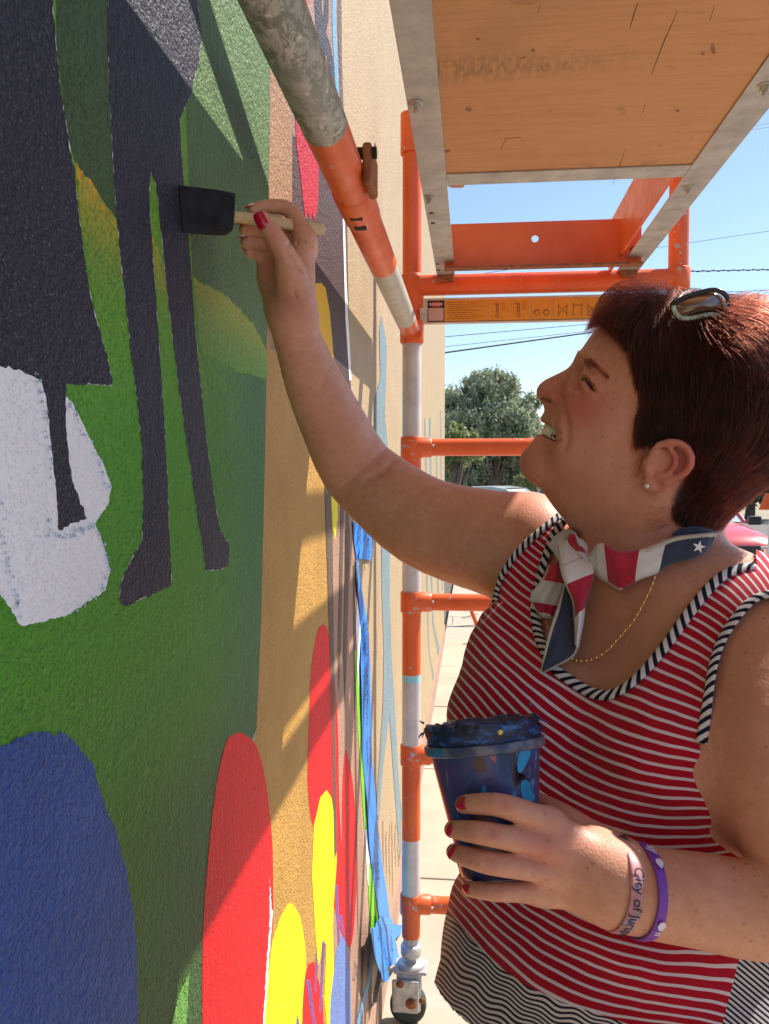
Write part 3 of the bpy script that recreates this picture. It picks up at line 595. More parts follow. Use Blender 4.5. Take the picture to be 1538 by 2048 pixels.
mb = MB(); mb.box((cx_(888), YC - 0.030, cz(549)), (cx_(1266), YC - 0.0005, cz(545)), bev=0.001); mb.build('channel_lip', m_rust, plat)
mb = MB()
for x, y in ((1251, 478), (1251, 517)): mb.lathe([(0, 0.008), (0.005, 0.008), (0.009, 0.004), (0.009, 0)], (cx_(x), YC, cz(y)), (0, -1, 0), 14)
mb.build('rivet', m_rust, plat)
mb = MB(); mb.box((0.372, PY1 + 0.03, H + 0.056), (0.378, 2.37, H + 0.135)); mb.box((0.372, PY1 + 0.03, H + 0.004), (0.378, 2.37, H + 0.056)); mb.build('side_cheek', m_orp, plat)
mb = MB(); mb.box((-0.098, 2.02, H + 0.004), (-0.090, 2.34, H + 0.05)); mb.build('side_cheek', m_rust, plat)
for x in (-0.075, 0.42):                                        # hooks over the top rung
    mb = MB(); mb.box((x - 0.022, D - 0.045, zf(575) + 0.0), (x + 0.022, D - 0.030, H), bev=0.002); mb.box((x - 0.022, D - 0.045, zf(575) + 0.027), (x + 0.022, D + 0.04, zf(575) + 0.032)); mb.build('hook', m_rust, plat)
# ---------------------------------------------------------------- ground, road and what stands beyond
b = NB('asphalt'); b.set(color=b.ramp(b.noise(30, 6, 0.7), [(0.3, (0.11, 0.108, 0.105)), (0.7, (0.17, 0.165, 0.16))]), rough=0.9); b.bump(b.noise(180, 3), 0.5, 0.004); m_asph = b.m
b = NB('pale_concrete'); c_ = b.ramp(b.noise(3, 6, 0.65), [(0.3, (0.37, 0.315, 0.24)), (0.7, (0.46, 0.40, 0.31))]); sp = b.ramp(b.noise(45, 4, 0.7), [(0.66, 0.0), (0.72, 1.0)])
b.set(color=b.mix(b.math('MULTIPLY', sp, 0.55), c_, (0.16, 0.12, 0.09)), rough=0.85); b.bump(b.noise(140, 3), 0.3, 0.002); m_conc = b.m
def sheet(name, x0, x1, y0, y1, z, m, kind='structure'):
    mb = MB(); mb.add([(x0, y0, z), (x1, y0, z), (x1, y1, z), (x0, y1, z)], [(0, 1, 2, 3)]); return tag(mb.build(name, m), kind=kind)
sheet('ground', -1500, 1500, -1500, 1500, -0.134, M('dry_earth', (0.30, 0.25, 0.18), 0.95, vs=0.5))
sheet('road', 1.75, 40, -30, 26, -0.130, m_asph); sheet('road', -60, 90, 26, 34, -0.126, m_asph)
for x in (4.6, 7.4, 10.2): sheet('painted_marking', x, x + 0.1, 3.0, 24, -0.122, M('road_white', (0.7, 0.7, 0.68), 0.7))
sw = empty('sidewalk', None, None); sw['kind'] = 'structure'
k = 0; yy = -3.0
while yy < 24:
    h = 1.25
    for (x0, x1) in ((WX, 0.62), (0.628, 1.60)):
        mb = MB(); mb.box((x0, yy, -0.12), (x1, yy + h - 0.010, 0.0 + 0.0008 * ((k * 7) % 3)), bev=0.006); mb.build('concrete_slab', m_conc, sw); k += 1
    yy += h
mb = MB(); mb.box((WX - 4.0, -3.0, -0.128), (1.60, 24, -0.05)); mb.build('slab_bed', M('joint_dirt', (0.12, 0.10, 0.08), 0.9), sw)
mb = MB(); mb.box((1.603, -3, -0.13), (1.75, 24, -0.004), bev=0.015); tag(mb.build('kerb', m_conc), kind='structure')

# trees
def leaf_mat(name, c1, c2):
    b = NB(name); oi = b.n('ShaderNodeObjectInfo'); b.set(color=b.ramp(b.noise(2.2, 3), [(0.35, c1), (0.65, c2)]), rough=0.6, spec=0.3)
    tr = b.n('ShaderNodeBsdfTranslucent'); tr.inputs[0].default_value = (*c2, 1); mx = b.n('ShaderNodeMixShader'); mx.inputs[0].default_value = 0.25
    b.l(b.b.outputs[0], mx.inputs[1]); b.l(tr.outputs[0], mx.inputs[2]); b.l(mx.outputs[0], b.out.inputs['Surface']); return b.m
m_bark = M('bark', (0.13, 0.10, 0.075), 0.9, var=0.35, vs=8, bump=0.5, bs=30)
def tree(name, label, x, y, lobes, trunk_h, lm, nleaf, leaf=0.10, droop=0.6, group=None, base=-0.13):
    t = empty(name, label, 'tree', group)
    mb = MB(); mb.tube([(x, y, base), (x + .05, y, trunk_h * 0.5), (x - .05, y + .1, trunk_h)], [0.22, 0.17, 0.12], 12)
    for (lx, ly, lz, lr) in lobes:
        mb.tube([(x, y, trunk_h * 0.8), ((x + lx) / 2 + .1, (y + ly) / 2, (trunk_h + lz) / 2), (lx, ly, lz + lr * .3)], [0.10, 0.06, 0.02], 8)
    mb.build('trunk', m_bark, t)
    vs, fs = [], []
    wts = np.array([l[3] ** 2.4 for l in lobes]); wts /= wts.sum()
    cnt = (wts * nleaf).astype(int)
    for (lx, ly, lz, lr), c in zip(lobes, cnt):
        ncl = max(6, int(c / 55))
        for q in range(ncl):
            d = rng.normal(size=3); d /= np.linalg.norm(d); rr = lr * (0.45 + 0.6 * rng.random() ** 0.6)
            cc = np.array([lx, ly, lz]) + d * rr * np.array([1, 1, 0.92])
            m = 55; ln_ = rng.random(m) ** 0.8 * lr * 0.75 * droop                       # hanging sprays
            off = rng.normal(size=(m, 3)) * lr * 0.09; off[:, 2] -= ln_; off[:, 0] += d[0] * ln_ * 0.25
            pos = cc + off
            dirs = rng.normal(size=(m, 3)) * 0.45 + np.array([d[0] * .4, d[1] * .4, -1.0 * droop - .1]); dirs /= np.linalg.norm(dirs, axis=1)[:, None]
            side = np.cross(dirs, rng.normal(size=(m, 3))); side /= np.linalg.norm(side, axis=1)[:, None] + 1e-9
            L_ = leaf * (0.7 + 0.6 * rng.random(m))[:, None]; W_ = L_ * 0.26
            for i in range(m):
                o = len(vs); vs += [pos[i], pos[i] + dirs[i] * L_[i] * .5 + side[i] * W_[i], pos[i] + dirs[i] * L_[i], pos[i] + dirs[i] * L_[i] * .5 - side[i] * W_[i]]; fs.append((o, o + 1, o + 2, o + 3))
    me = bpy.data.meshes.new('crown'); me.from_pydata([tuple(v) for v in vs], [], fs); me.materials.append(lm); o = bpy.data.objects.new('crown', me); col.objects.link(o); o.parent = t
    return t
m_leafA = leaf_mat('grey_green_leaf', (0.26, 0.30, 0.18), (0.44, 0.48, 0.33)); m_leafB = leaf_mat('yellow_green_leaf', (0.22, 0.26, 0.10), (0.34, 0.37, 0.17)); m_leafC = leaf_mat('dark_green_leaf', (0.14, 0.18, 0.09), (0.24, 0.29, 0.15))
TD = 28.0
def T(px, py, d=TD): return P(px, py, d)
def lob(lst, d=TD, dy=0.0):
    out = []
    for px, py, r_ in lst: q = T(px, py, d + dy + random.uniform(-.8, .8)); out.append((q[0], q[1], q[2], r_ * d / F))
    return out
q = T(985, 990); tree('willow_tree', 'tall grey green weeping tree behind the lower orange rung', q[0], q[1], lob([(930, 795, 46), (985, 775, 48), (960, 850, 55), (1010, 830, 52), (1045, 830, 40), (1050, 880, 42), (915, 850, 38), (990, 900, 58), (935, 915, 50), (1040, 925, 45), (1000, 760, 30), (905, 790, 22), (1060, 800, 22), (960, 760, 28)]), 1.4, m_leafA, 60000, leaf=0.13)
q = T(905, 990, 24); tree('pepper_tree', 'yellow green bushy tree against the wall end in front of the grey one', q[0], q[1], lob([(905, 870, 30), (925, 885, 30), (900, 905, 32), (945, 905, 24)], 24), 1.0, m_leafB, 6000, leaf=0.12, droop=0.35)
q = T(950, 1000, 30); tree('dark_tree', 'dark low tree crown below the orange rung', q[0], q[1], lob([(905, 945, 34), (950, 950, 36), (990, 950, 36), (1030, 955, 30), (930, 975, 26)], 30), 0.8, m_leafC, 10000, leaf=0.15)
q = T(1075, 985, 27); tree('round_shrub', 'pale green round shrub above the parked cars', q[0], q[1], lob([(1062, 950, 22), (1085, 955, 20), (1040, 962, 14)], 27), 0.3, m_leafB, 4000, leaf=0.10, droop=0.3)
for i, (px, py, r_, lb) in enumerate([(1190, 900, 60, 'broad leafy tree behind the head'), (1330, 880, 70, 'large leafy tree right behind the head'), (1500, 935, 55, 'dark green tree above the red car'), (1640, 900, 80, 'tall leafy tree beyond the right edge')]):
    q = T(px, 990, 34); tree('street_tree', lb, q[0], q[1], lob([(px, py, r_), (px - r_ * .7, py + 25, r_ * .7), (px + r_ * .7, py + 25, r_ * .7)], 34), 1.2, m_leafC, 7000, leaf=0.2, droop=.3)

# overhead wires on far poles
m_wire = M('wire_black', (0.03, 0.035, 0.04), 0.7, var=0)
def wire(a, b_, d, r_, lb, twist=False):
    A = P(*a, d); B = P(*b_, d * 1.12); dv = B - A; A = A - dv * 4.0; B = B + dv * 4.0; pts = []
    for t in np.linspace(0, 1, 60): p = A + (B - A) * t; p[2] -= 0.0 ; pts.append(p)
    mb = MB(); mb.tube(pts, r_, 6)
    if twist:
        pt = [P(*a, d) + (P(*b_, d * 1.12) - P(*a, d)) * t for t in np.linspace(-3, 3, 700)]
        mb.tube([p + np.array([0, 0.02 * math.sin(i * 1.1), r_ * 1.5 * math.cos(i * 1.1)]) for i, p in enumerate(pt)], r_ * .7, 5)
    tag(mb.build('power_line', m_wire), lb, 'cable')
wire((1485, 255), (1538, 246), 20, 0.008, 'upper thin wire of the pair high at the right edge')
wire((1485, 262), (1538, 254), 20, 0.008, 'lower thin wire of the pair high at the right edge')
wire((1100, 527), (1538, 462), 22, 0.007, 'thin wire crossing behind the orange end channel')
wire((1100, 549), (1538, 539), 18, 0.013, 'thick twisted cable beside the right scaffold post', True)
wire((885, 674), (1180, 648), 20, 0.009, 'highest wire under the yellow label plate')
wire((885, 694), (1180, 662), 20, 0.007, 'thin wire just above the thickest cable left of the forehead')
wire((885, 706), (1180, 665), 18, 0.020, 'thickest dark cable left of the forehead')
wire((1300, 592), (1538, 580), 20, 0.009, 'wire just above the hair at the right edge')
# poles carrying the wires, beyond both sides of the view



# parked cars
m_glass = M('car_glass', (0.05, 0.08, 0.09), 0.08, var=0, spec=0.8); m_tyre = M('rubber', (0.02, 0.02, 0.02), 0.8, var=0.1); m_chrome = M('chrome', (0.6, 0.6, 0.62), 0.2, 0.9, var=0.05)
def paintm(n, c): return M(n, c, 0.25, var=0.04, vs=2, coat=0.4)
def car(x, y, rot, body, label, kind='car', group=None, s=1.0, pickup=False, white_glass=False):
    """x forward is local -Y: body shell lofted from side stations"""
    t = empty('parked_car', label, kind, group)
    M4 = Matrix.Translation((x, y, -0.13)) @ Matrix.Rotation(rot, 4, 'Z') @ Matrix.Scale(s, 4)
    # stations along local y (front = negative): half width, bottom, hood top
    st = [(-2.25, .72, .35, .62), (-2.2, .80, .28, .72), (-1.9, .84, .24, .86), (-1.2, .86, .22, .94), (-0.75, .87, .22, .98), (0.2, .87, .22, .98), (1.2, .87, .22, 1.0), (1.9, .85, .25, 1.0), (2.2, .80, .30, .92), (2.25, .70, .4, .8)]
    mb = MB(); n = 14; vs = []
    for (yy, hw, z0, z1) in st:
        for k in range(n):
            a = 2 * math.pi * k / n; cx, cz = math.cos(a), math.sin(a)
            e = 0.36; sx = math.copysign(abs(cx) ** e, cx); sz = math.copysign(abs(cz) ** e, cz)
            hh = (z1 - z0) / 2; vs.append(((hw - 0.10 * max(0, sz) ** 2) * sx, yy, (z0 + z1) / 2 + hh * sz + (0.04 * (1 - sx * sx) if sz > .5 else 0)))
    fs = [(i * n + k, i * n + (k + 1) % n, (i + 1) * n + (k + 1) % n, (i + 1) * n + k) for i in range(len(st) - 1) for k in range(n)] + [tuple(range(n)), tuple(reversed(range((len(st) - 1) * n, len(st) * n)))]
    mb.add([M4 @ Vector(v) for v in vs], fs, 0, True); mb.build('body', body, t, fix=True)
    cab = [(-0.72, .72, .97, .99), (-0.10, .60, .97, 1.40), (0.35, .58, .97, 1.46), (1.0 if not pickup else 0.5, .58, .97, 1.44), (1.75 if not pickup else .85, .70, .97, 1.02)]
    mb = MB(); vs = []
    for (yy, hw, z0, z1) in cab: vs += [(-.74, yy, z0), (-hw, yy, z1), (hw, yy, z1), (.74, yy, z0)]
    fs = [(i * 4 + k, i * 4 + k + 1, i * 4 + 5 + k, i * 4 + 4 + k) for i in range(4) for k in range(3)]
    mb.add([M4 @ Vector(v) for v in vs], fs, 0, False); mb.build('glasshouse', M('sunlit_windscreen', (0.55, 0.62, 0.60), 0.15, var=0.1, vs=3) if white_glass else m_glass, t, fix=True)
    mb = MB(); vs = []
    for (yy, hw, z0, z1) in cab[1:4]: vs += [(-hw - .01, yy, z1 + .004), (-hw + .03, yy, z1 + .03), (hw - .03, yy, z1 + .03), (hw + .01, yy, z1 + .004)]
    mb.add([M4 @ Vector(v) for v in vs], [(i * 4 + k, i * 4 + k + 1, i * 4 + 5 + k, i * 4 + 4 + k) for i in range(2) for k in range(3)], 0, True); mb.build('roof', body, t)
    for sx in (-1, 1):
        for a_, b_ in ((0, 1), (3, 4)):
            p0 = cab[a_]; p1 = cab[b_]; mb = MB(); mb.tube([M4 @ Vector((sx * (p0[1] + .01), p0[0], p0[3])), M4 @ Vector((sx * (p1[1] + .01), p1[0], p1[3]))], .03 * s, 8); mb.build('pillar', body, t)
        for yy in (-1.4, 1.4):
            mb = MB(); c_ = M4 @ Vector((sx * .80, yy, .31)); ax = (M4.to_3x3() @ Vector((1, 0, 0))).normalized()
            mb.lathe([(0, -.1 * s), (.27 * s, -.1 * s), (.31 * s, -.08 * s), (.31 * s, .08 * s), (.27 * s, .1 * s), (0, .1 * s)], c_, ax, 24, 0); mb.build('wheel', m_tyre, t)
        mb = MB(); mb.box((sx * .95 - .11, -0.62, .93), (sx * .95 + .11, -0.52, 1.08), M4=M4, bev=.03); mb.build('mirror', M('mirror_black', (.012, .012, .014), .4, var=0), t)
        mb = MB(); mb.box((sx * .62 - .19, -2.275, .56), (sx * .62 + .19, -2.18, .70), M4=M4, bev=.01); mb.build('headlight', M('headlamp', (.55, .58, .55), .2, var=.15, vs=30), t)
        mb = MB(); mb.box((sx * .62 - .22, -2.31, .36), (sx * .62 + .22, -2.22, .43), M4=M4, bev=.01); mb.build('indicator', M('amber_lamp', (.75, .22, .01), .3, var=0), t)
    mb = MB(); mb.box((-.42, -2.272, .55), (.42, -2.19, .71), M4=M4); mb.build('grille', M('grille_dark', (.03, .03, .035), .5, var=0), t)
    mb = MB(); mb.box((-.84, -2.335, .44), (.84, -2.2, .53), M4=M4, bev=.02); mb.build('bumper', m_chrome, t)
    return t
car(3.78, 15.1, R(2), paintm('faded_red_paint', (0.58, 0.07, 0.085)), 'faded red car parked facing the camera behind the near shoulder', white_glass=True)
for i, (px, d, c, lb) in enumerate([(1024, 24, (0.5, .55, .56), 'pale car with bright windscreen left of the far parked cars'), (1057, 31, (0.65, .65, .66), 'white van in the far row under the trees'), (1074, 31, (0.35, .36, .38), 'grey car in the far row under the trees'), (1093, 31, (0.55, .56, .58), 'silver car in the far row nearest the neck'), (1180, 31, (.1, .1, .12), 'dark car in the far row behind the neck')]):
    q = P(px, 975, d); car(q[0], q[1], R(-25 + 10 * i) if i else R(60), paintm('car_paint_%d' % i if False else ['pale', 'white', 'grey', 'silver', 'dark'][i] + '_car_paint', c), lb, white_glass=(i == 0))
# barricade and cone by the road, trestle on the sidewalk
m_obar = M('barricade_orange', (0.75, 0.12, 0.02), 0.5, var=0.08); m_wbar = M('barricade_white', (0.75, 0.74, 0.72), 0.5, var=0.05)
def barricade(px, py, d, label, w_=1.2):
    t = empty('traffic_barricade', label, 'barricade'); q = P(px, py, d); z = q[2]
    n = 10
    for k in range(n):
        x0 = q[0] + k * w_ / n; sh = 0.07
        mb = MB(); a = [(x0, q[1], z - .09), (x0 + w_ / n, q[1], z - .09), (x0 + w_ / n + sh, q[1], z + .09), (x0 + sh, q[1], z + .09)]
        mb.add(a + [(p[0], p[1] + .03, p[2]) for p in a], [(0, 1, 2, 3), (7, 6, 5, 4), (0, 4, 5, 1), (2, 6, 7, 3), (1, 5, 6, 2), (0, 3, 7, 4)]); mb.build('stripe', m_obar if k % 2 == 0 else m_wbar, t)
    for x in (q[0] + .15, q[0] + w_ - .1):
        for s_ in (-1, 1): mb = MB(); mb.tube([(x, q[1] + .015 + s_ * .02, z + .1), (x, q[1] + s_ * .3, -.13)], .018, 8); mb.build('leg', m_wbar, t)
barricade(1519, 1003, 9.0, 'orange and white striped barricade beyond the car mirror')
def cone(px, d, label):
    t = empty('traffic_cone', label, 'cone'); q = P(px, 1000, d); mb = MB(); o = (q[0], q[1], -.12)
    mb.lathe([(.15, .02), (.12, .22)], o, n=24, mi=0); mb.lathe([(.12, .22), (.09, .38)], o, n=24, mi=1); mb.lathe([(.09, .38), (.07, .48)], o, n=24, mi=0); mb.lathe([(.07, .48), (.05, .58)], o, n=24, mi=1); mb.lathe([(.05, .58), (.02, .72), (0, .72)], o, n=24, mi=0); mb.build('cone_body', [m_obar, m_wbar], t)
    mb = MB(); mb.box((q[0] - .2, q[1] - .2, -.13), (q[0] + .2, q[1] + .2, -.10), bev=.01); mb.build('base', m_obar, t)
cone(1529, 11.5, 'traffic cone with white bands beside the red car')
tr = empty('trestle', 'low orange and white trestle with wire feet standing on the sidewalk beyond the rung', 'trestle')
def gp(px, py, z=0.0):
    r_ = ray(px, py); t = (z - CAM[2]) / r_[2]; return CAM + r_ * t
a1, a2 = gp(960, 1288), gp(985, 1240)
top_ = gp(985, 1205, 0.35)
for (p0, p1, lbl) in (((963, 1283), (974, 1228), 0),):
    A = gp(*p0); d_ = np.linalg.norm(A - CAM); B = P(p1[0], p1[1] - 0, (A - CAM) @ FW)
    for t0, t1, m in ((0, .35, m_obar), (.35, .75, m_wbar), (.75, 1.25, m_obar)):
        mb = MB(); mb.tube([A + (B - A) * t0, A + (B - A) * t1], .022, 12); mb.build('leg', m, tr)
A = gp(954, 1250); dd = (A - CAM) @ FW
mb = MB(); mb.tube([A, P(944, 1225, dd), P(940, 1205, dd)], .022, 12); mb.build('leg', m_obar, tr)
mb = MB(); mb.tube([P(905, 1233, dd), P(906, 1255, dd), P(954, 1250, dd)], .006, 8); mb.tube([P(906, 1240, dd * 1.05), P(956, 1228, dd * 1.05)], .006, 8); mb.build('wire_foot', m_steel, tr)
mb = MB(); mb.tube([P(930, 1200, dd), P(1010, 1200, dd)], .024, 12); mb.build('beam', m_obar, tr)
# ---------------------------------------------------------------- the painter: one continuous body surface from a distance field
import openvdb
def nrm(v): v = np.asarray(v, float); return v / np.linalg.norm(v)
HC = P(1230, 840, 0.74); hW = nrm(CAM - HC); hU = nrm(RT - hW * (RT @ hW)); hV = np.cross(hW, hU)
HM = np.stack([hU, hV, hW]).astype(np.float32)                     # world -> head (u back, v up, w towards the shoulder nearest the street)
def hp(px, py, w0=0.0):
    r_ = ray(px, py); t = (w0 - (CAM - HC) @ hW) / (r_ @ hW); X_ = CAM + r_ * t - HC
    return np.array([X_ @ hU, X_ @ hV, w0])
def h2w(q): return HC + hU * q[0] + hV * q[1] + hW * q[2]
GS = 0.0006; GU0, GV0 = -0.13, -0.17; GN_U, GN_V = 560, 560
gu, gv = np.meshgrid(GU0 + GS * np.arange(GN_U), GV0 + GS * np.arange(GN_V), indexing='ij')
def polyD(px_pts):
    """signed distance grid, positive inside"""
    q = np.array([hp(*p)[:2] for p in px_pts]); x, y = gu.ravel(), gv.ravel(); best = np.full(x.shape, 1e9); ins = np.zeros(x.shape, bool)
    for i in range(len(q)):
        a, b_ = q[i], q[(i + 1) % len(q)]; e = b_ - a; L2 = e @ e + 1e-12
        t = np.clip(((x - a[0]) * e[0] + (y - a[1]) * e[1]) / L2, 0, 1)
        best = np.minimum(best, (x - a[0] - t * e[0]) ** 2 + (y - a[1] - t * e[1]) ** 2)
        c = ((a[1] > y) != (b_[1] > y)) & (x < (b_[0] - a[0]) * (y - a[1]) / (b_[1] - a[1] + 1e-15) + a[0]); ins ^= c
    d = np.sqrt(best); return np.where(ins, d, -d).reshape(gu.shape).astype(np.float32)
def blur(a, r_):
    k = np.exp(-0.5 * (np.arange(-3 * r_, 3 * r_ + 1) / r_) ** 2); k /= k.sum()
    p = np.pad(a, ((3 * r_, 3 * r_), (0, 0)), mode='edge'); a = sum(k[i] * p[i:i + a.shape[0]] for i in range(len(k)))
    p = np.pad(a, ((0, 0), (3 * r_, 3 * r_)), mode='edge'); return sum(k[i] * p[:, i:i + a.shape[1]] for i in range(len(k))).astype(np.float32)
def samp(g, u, v):
    x = np.clip((u - GU0) / GS, 0, GN_U - 1.001); y = np.clip((v - GV0) / GS, 0, GN_V - 1.001)
    i = x.astype(np.int32); j = y.astype(np.int32); fx = x - i; fy = y - j
    return (g[i, j] * (1 - fx) * (1 - fy) + g[i + 1, j] * fx * (1 - fy) + g[i, j + 1] * (1 - fx) * fy + g[i + 1, j + 1] * fx * fy)
front = [(1225, 620), (1204, 648), (1192, 660), (1180, 674), (1167, 693), (1157, 708), (1152, 720), (1147, 729), (1141, 738)]
mid_nose = [(1134, 752), (1122, 775), (1108, 795), (1094, 810)]
lips = [(1090, 814), (1089, 823), (1085, 830), (1083, 837), (1085, 843), (1088, 847), (1090, 856), (1090, 865), (1082, 870), (1074, 874), (1069.5, 881), (1068, 888.5), (1065, 895), (1057, 901), (1050, 907), (1046, 915), (1044, 926), (1047, 937.5), (1052.5, 948), (1062, 958)]
lips_s = [(1092, 816), (1090, 835), (1088, 850), (1084, 866), (1078, 880), (1070, 893), (1060, 903), (1051, 913), (1047, 926), (1049, 938), (1055, 949), (1064, 959)]
throat = [(1074, 968), (1084, 980), (1107, 1013), (1125, 1035), (1145, 1058), (1168, 1085), (1190, 1150), (1400, 1150), (1436, 1085), (1440, 1050)]
skull = [(1470, 1010), (1520, 960), (1560, 890), (1578, 810), (1565, 730), (1520, 665), (1450, 620), (1370, 596), (1300, 592), (1255, 603)]
def cr(l, n):
    return [tuple(p) for p in spline(l, n)]
front = cr(front, 30); skull = cr(throat[-2:] + skull + front[:2], 60)[6:-4]; throat = throat[:-2] + cr(throat[-3:], 12)[5:-4]
Dd = polyD(front + mid_nose + lips + throat + skull); Ds = polyD(front + mid_nose + lips_s + throat + skull)
Db = blur(Ds, 8); wgt = np.clip((Dd - 0.006) / 0.012, 0, 1)
Dd = Dd * (1 - wgt) + Db * wgt; Ds = Ds * (1 - wgt) + Db * wgt; Dd = blur(Dd, 1)
Wpts = [(1100, 850, .050), (1085, 890, .047), (1060, 930, .040), (1120, 940, .050), (1180, 850, .066), (1170, 900, .062), (1240, 900, .068), (1290, 950, .066), (1230, 780, .069), (1230, 980, .060), (1180, 990, .056), (1150, 1030, .055), (1250, 1080, .060), (1380, 1080, .060), (1400, 1010, .064), (1180, 690, .064), (1150, 750, .060), (1130, 790, .054), (1300, 700, .072), (1400, 750, .077), (1500, 800, .077), (1350, 880, .074), (1450, 900, .073), (1300, 620, .07), (1480, 970, .068)]
num = 0; den = 0
for (px, py, W_) in Wpts:
    q = hp(px, py); g_ = np.exp(-((gu - q[0]) ** 2 + (gv - q[1]) ** 2) / (2 * 0.020 ** 2)) + 1e-9; num = num + g_ * W_; den = den + g_
Wg = (num / den).astype(np.float32)
Dn = blur(polyD([(1157, 708), (1148, 728), (1140, 737), (1124.5, 743), (1108, 751), (1091, 759), (1079, 768.5), (1073.5, 778), (1072.5, 787), (1075.5, 796), (1081, 802.5), (1087, 807), (1096, 814), (1125, 822), (1150, 800), (1170, 760), (1172, 720)]), 1)
Wn = np.interp(gu, [hp(1075, 780)[0], hp(1100, 780)[0], hp(1120, 780)[0], hp(1150, 780)[0]], [.0115, .0115, .0100, .0110]).astype(np.float32)
Dm = polyD([(1066, 850), (1080, 850), (1088, 847), (1109, 852), (1130, 863), (1137, 875), (1131, 881), (1117, 881.5), (1099, 875), (1086, 868.5), (1066, 861)])
Wn = Wn + 0.0 * gv.astype(np.float32)

def smin(a, b_, k):
    h = np.clip(0.5 + 0.5 * (b_ - a) / k, 0, 1); return b_ * (1 - h) + a * h - k * h * (1 - h)
def smax(a, b_, k): return -smin(-a, -b_, k)
def seg(X, a, b_, ra, rb):
    a = np.asarray(a, np.float32); e = (np.asarray(b_, np.float32) - a); L2 = float(e @ e) + 1e-12
    d = X - a; t = np.clip((d @ e) / L2, 0, 1); d = d - t[:, None] * e
    return np.sqrt((d * d).sum(1)) - (ra + t * (rb - ra))
def path(X, pts, rad, k=None):
    f = None
    for i in range(len(pts) - 1):
        d = seg(X, pts[i], pts[i + 1], rad[i], rad[i + 1]); f = d if f is None else np.minimum(f, d)
    return f
def ell(X, c, r_, ax=None):
    d = X - np.asarray(c, np.float32)
    if ax is not None: d = d @ ax.T
    r_ = np.asarray(r_, np.float32); k0 = np.sqrt(((d / r_) ** 2).sum(1)) + 1e-9; k1 = np.sqrt(((d / r_ ** 2) ** 2).sum(1)) + 1e-9
    return k0 * (k0 - 1) / k1
RH = 0.062
def head_base(X):
    Q = (X - HC.astype(np.float32)) @ HM.T; u, v, w_ = Q[:, 0], Q[:, 1], np.abs(Q[:, 2])
    s_ = np.clip((w_ - 0.012) / 0.020, 0, 1); D_ = samp(Dd, u, v) * (1 - s_) + samp(Ds, u, v) * s_
    W_ = samp(Wg, u, v)
    f = (np.sqrt((np.maximum(RH - D_, 0) / RH) ** 2 + (w_ / W_) ** 2) - 1) * 0.060
    return f, u, v, w_, Q
head_ops = []          # filled in two passes: (kind, fn(Qabs), k)
def head(X, upto=None):
    f, u, v, w_, Q = head_base(X); A = np.stack([u, v, w_], 1)
    dn = samp(Dn, u, v); wn = samp(Wn, u, v); Rn = 0.013
    fn = (np.sqrt((np.maximum(Rn - dn, 0) / Rn) ** 2 + (w_ / wn) ** 2) - 1) * Rn
    f = smin(f, fn, 0.007)
    for kind, fn_, k in (head_ops if upto is None else head_ops[:upto]):
        d = fn_(A)
        f = smin(f, d, k) if kind == '+' else smax(f, -d, k)
    dm = samp(Dm, u, v); cav = np.maximum(-dm, w_ - 0.048)
    if upto is None: f = smax(f, -cav, 0.0025)
    return f
H3 = lambda px, py, w0: hp(px, py, w0)
def addc(kind, pts, rad, k):
    rad = rad if isinstance(rad, list) else [rad] * len(pts); pts = [np.array(p, np.float32) for p in pts]
    head_ops.append((kind, lambda A, pts=pts, rad=rad: path(A, pts, rad), k))
def adde(kind, c, r_, k, rot=None):
    ax = None
    if rot is not None: ca, sa = math.cos(rot), math.sin(rot); ax = np.array([[ca, sa, 0], [-sa, ca, 0], [0, 0, 1]], np.float32)
    head_ops.append((kind, lambda A, c=c, r_=r_, ax=ax: ell(A, c, r_, ax), k))
TILT = R(25)                                                       # head thrown back
adde('+', H3(1192, 838, .042), (.023, .029, .0145), .020, TILT)       # cheek
adde('+', H3(1112, 800, .0120), (.0100, .0088, .0078), .0035)        # wing of the nose
adde('-', H3(1160, 750, .036), (.0090, .012, .012), .012, TILT)      # eye socket
addc('+', [H3(1170, 716, .020), H3(1182, 722, .032), H3(1198, 734, .042)], [.004, .005, .004], .012)   # brow
adde('+', H3(1186, 762, .0335), (.0125, .0125, .0125), .004)        # lids over the eyeball
adde('-', H3(1163, 766, .040), (.0035, .0050, .0060), .006, TILT)
addc('+', [H3(1178, 778, .030), H3(1192, 790, .040)], [.0045, .0045], .006)                 # bag
adde('+', H3(1080, 925, .012), (.015, .016, .016), .014)
adde('+', H3(1150, 880, .040), (.018, .022, .014), .018)
addc('+', [H3(1089, 838, .004), H3(1105, 846, .020), H3(1126, 861, .030)], [.0026, .0026, .0016], .004)   # upper lip
addc('+', [H3(1080, 876, .004), H3(1097, 885, .018), H3(1116, 890, .028), H3(1127, 886, .032)], [.0036, .0036, .0028, .0014], .004)
# ear
def E3(px, py, w0=.080): return hp(px, py, w0)
adde('+', E3(1330, 925, .0755), (.0185, .013, .0055), .004, R(32))
rim = [(1303, 905, .075), (1318, 890, .0815), (1340, 884, .0855), (1359, 887, .0875), (1374, 898, .089), (1381, 914, .0895), (1380, 931, .089), (1370, 945, .087), (1352, 956, .084), (1332, 964, .081)]
addc('+', [E3(*p) for p in rim], [.0022, .0028, .003, .0032, .0034, .0035, .0033, .003, .003, .004], .003)
adde('+', E3(1308, 966, .0765), (.0095, .0065, .0042), .005, R(20))
addc('+', [E3(1340, 898, .084), E3(1352, 912, .085), E3(1350, 932, .084), E3(1336, 946, .082), E3(1318, 952, .080)], [.0022, .0026, .0028, .0026, .003], .0025)
addc('-', [E3(1351, 893, .090), E3(1366, 905, .092), E3(1369, 924, .092), E3(1358, 940, .090)], [.0016, .0022, .0024, .0018], .002)
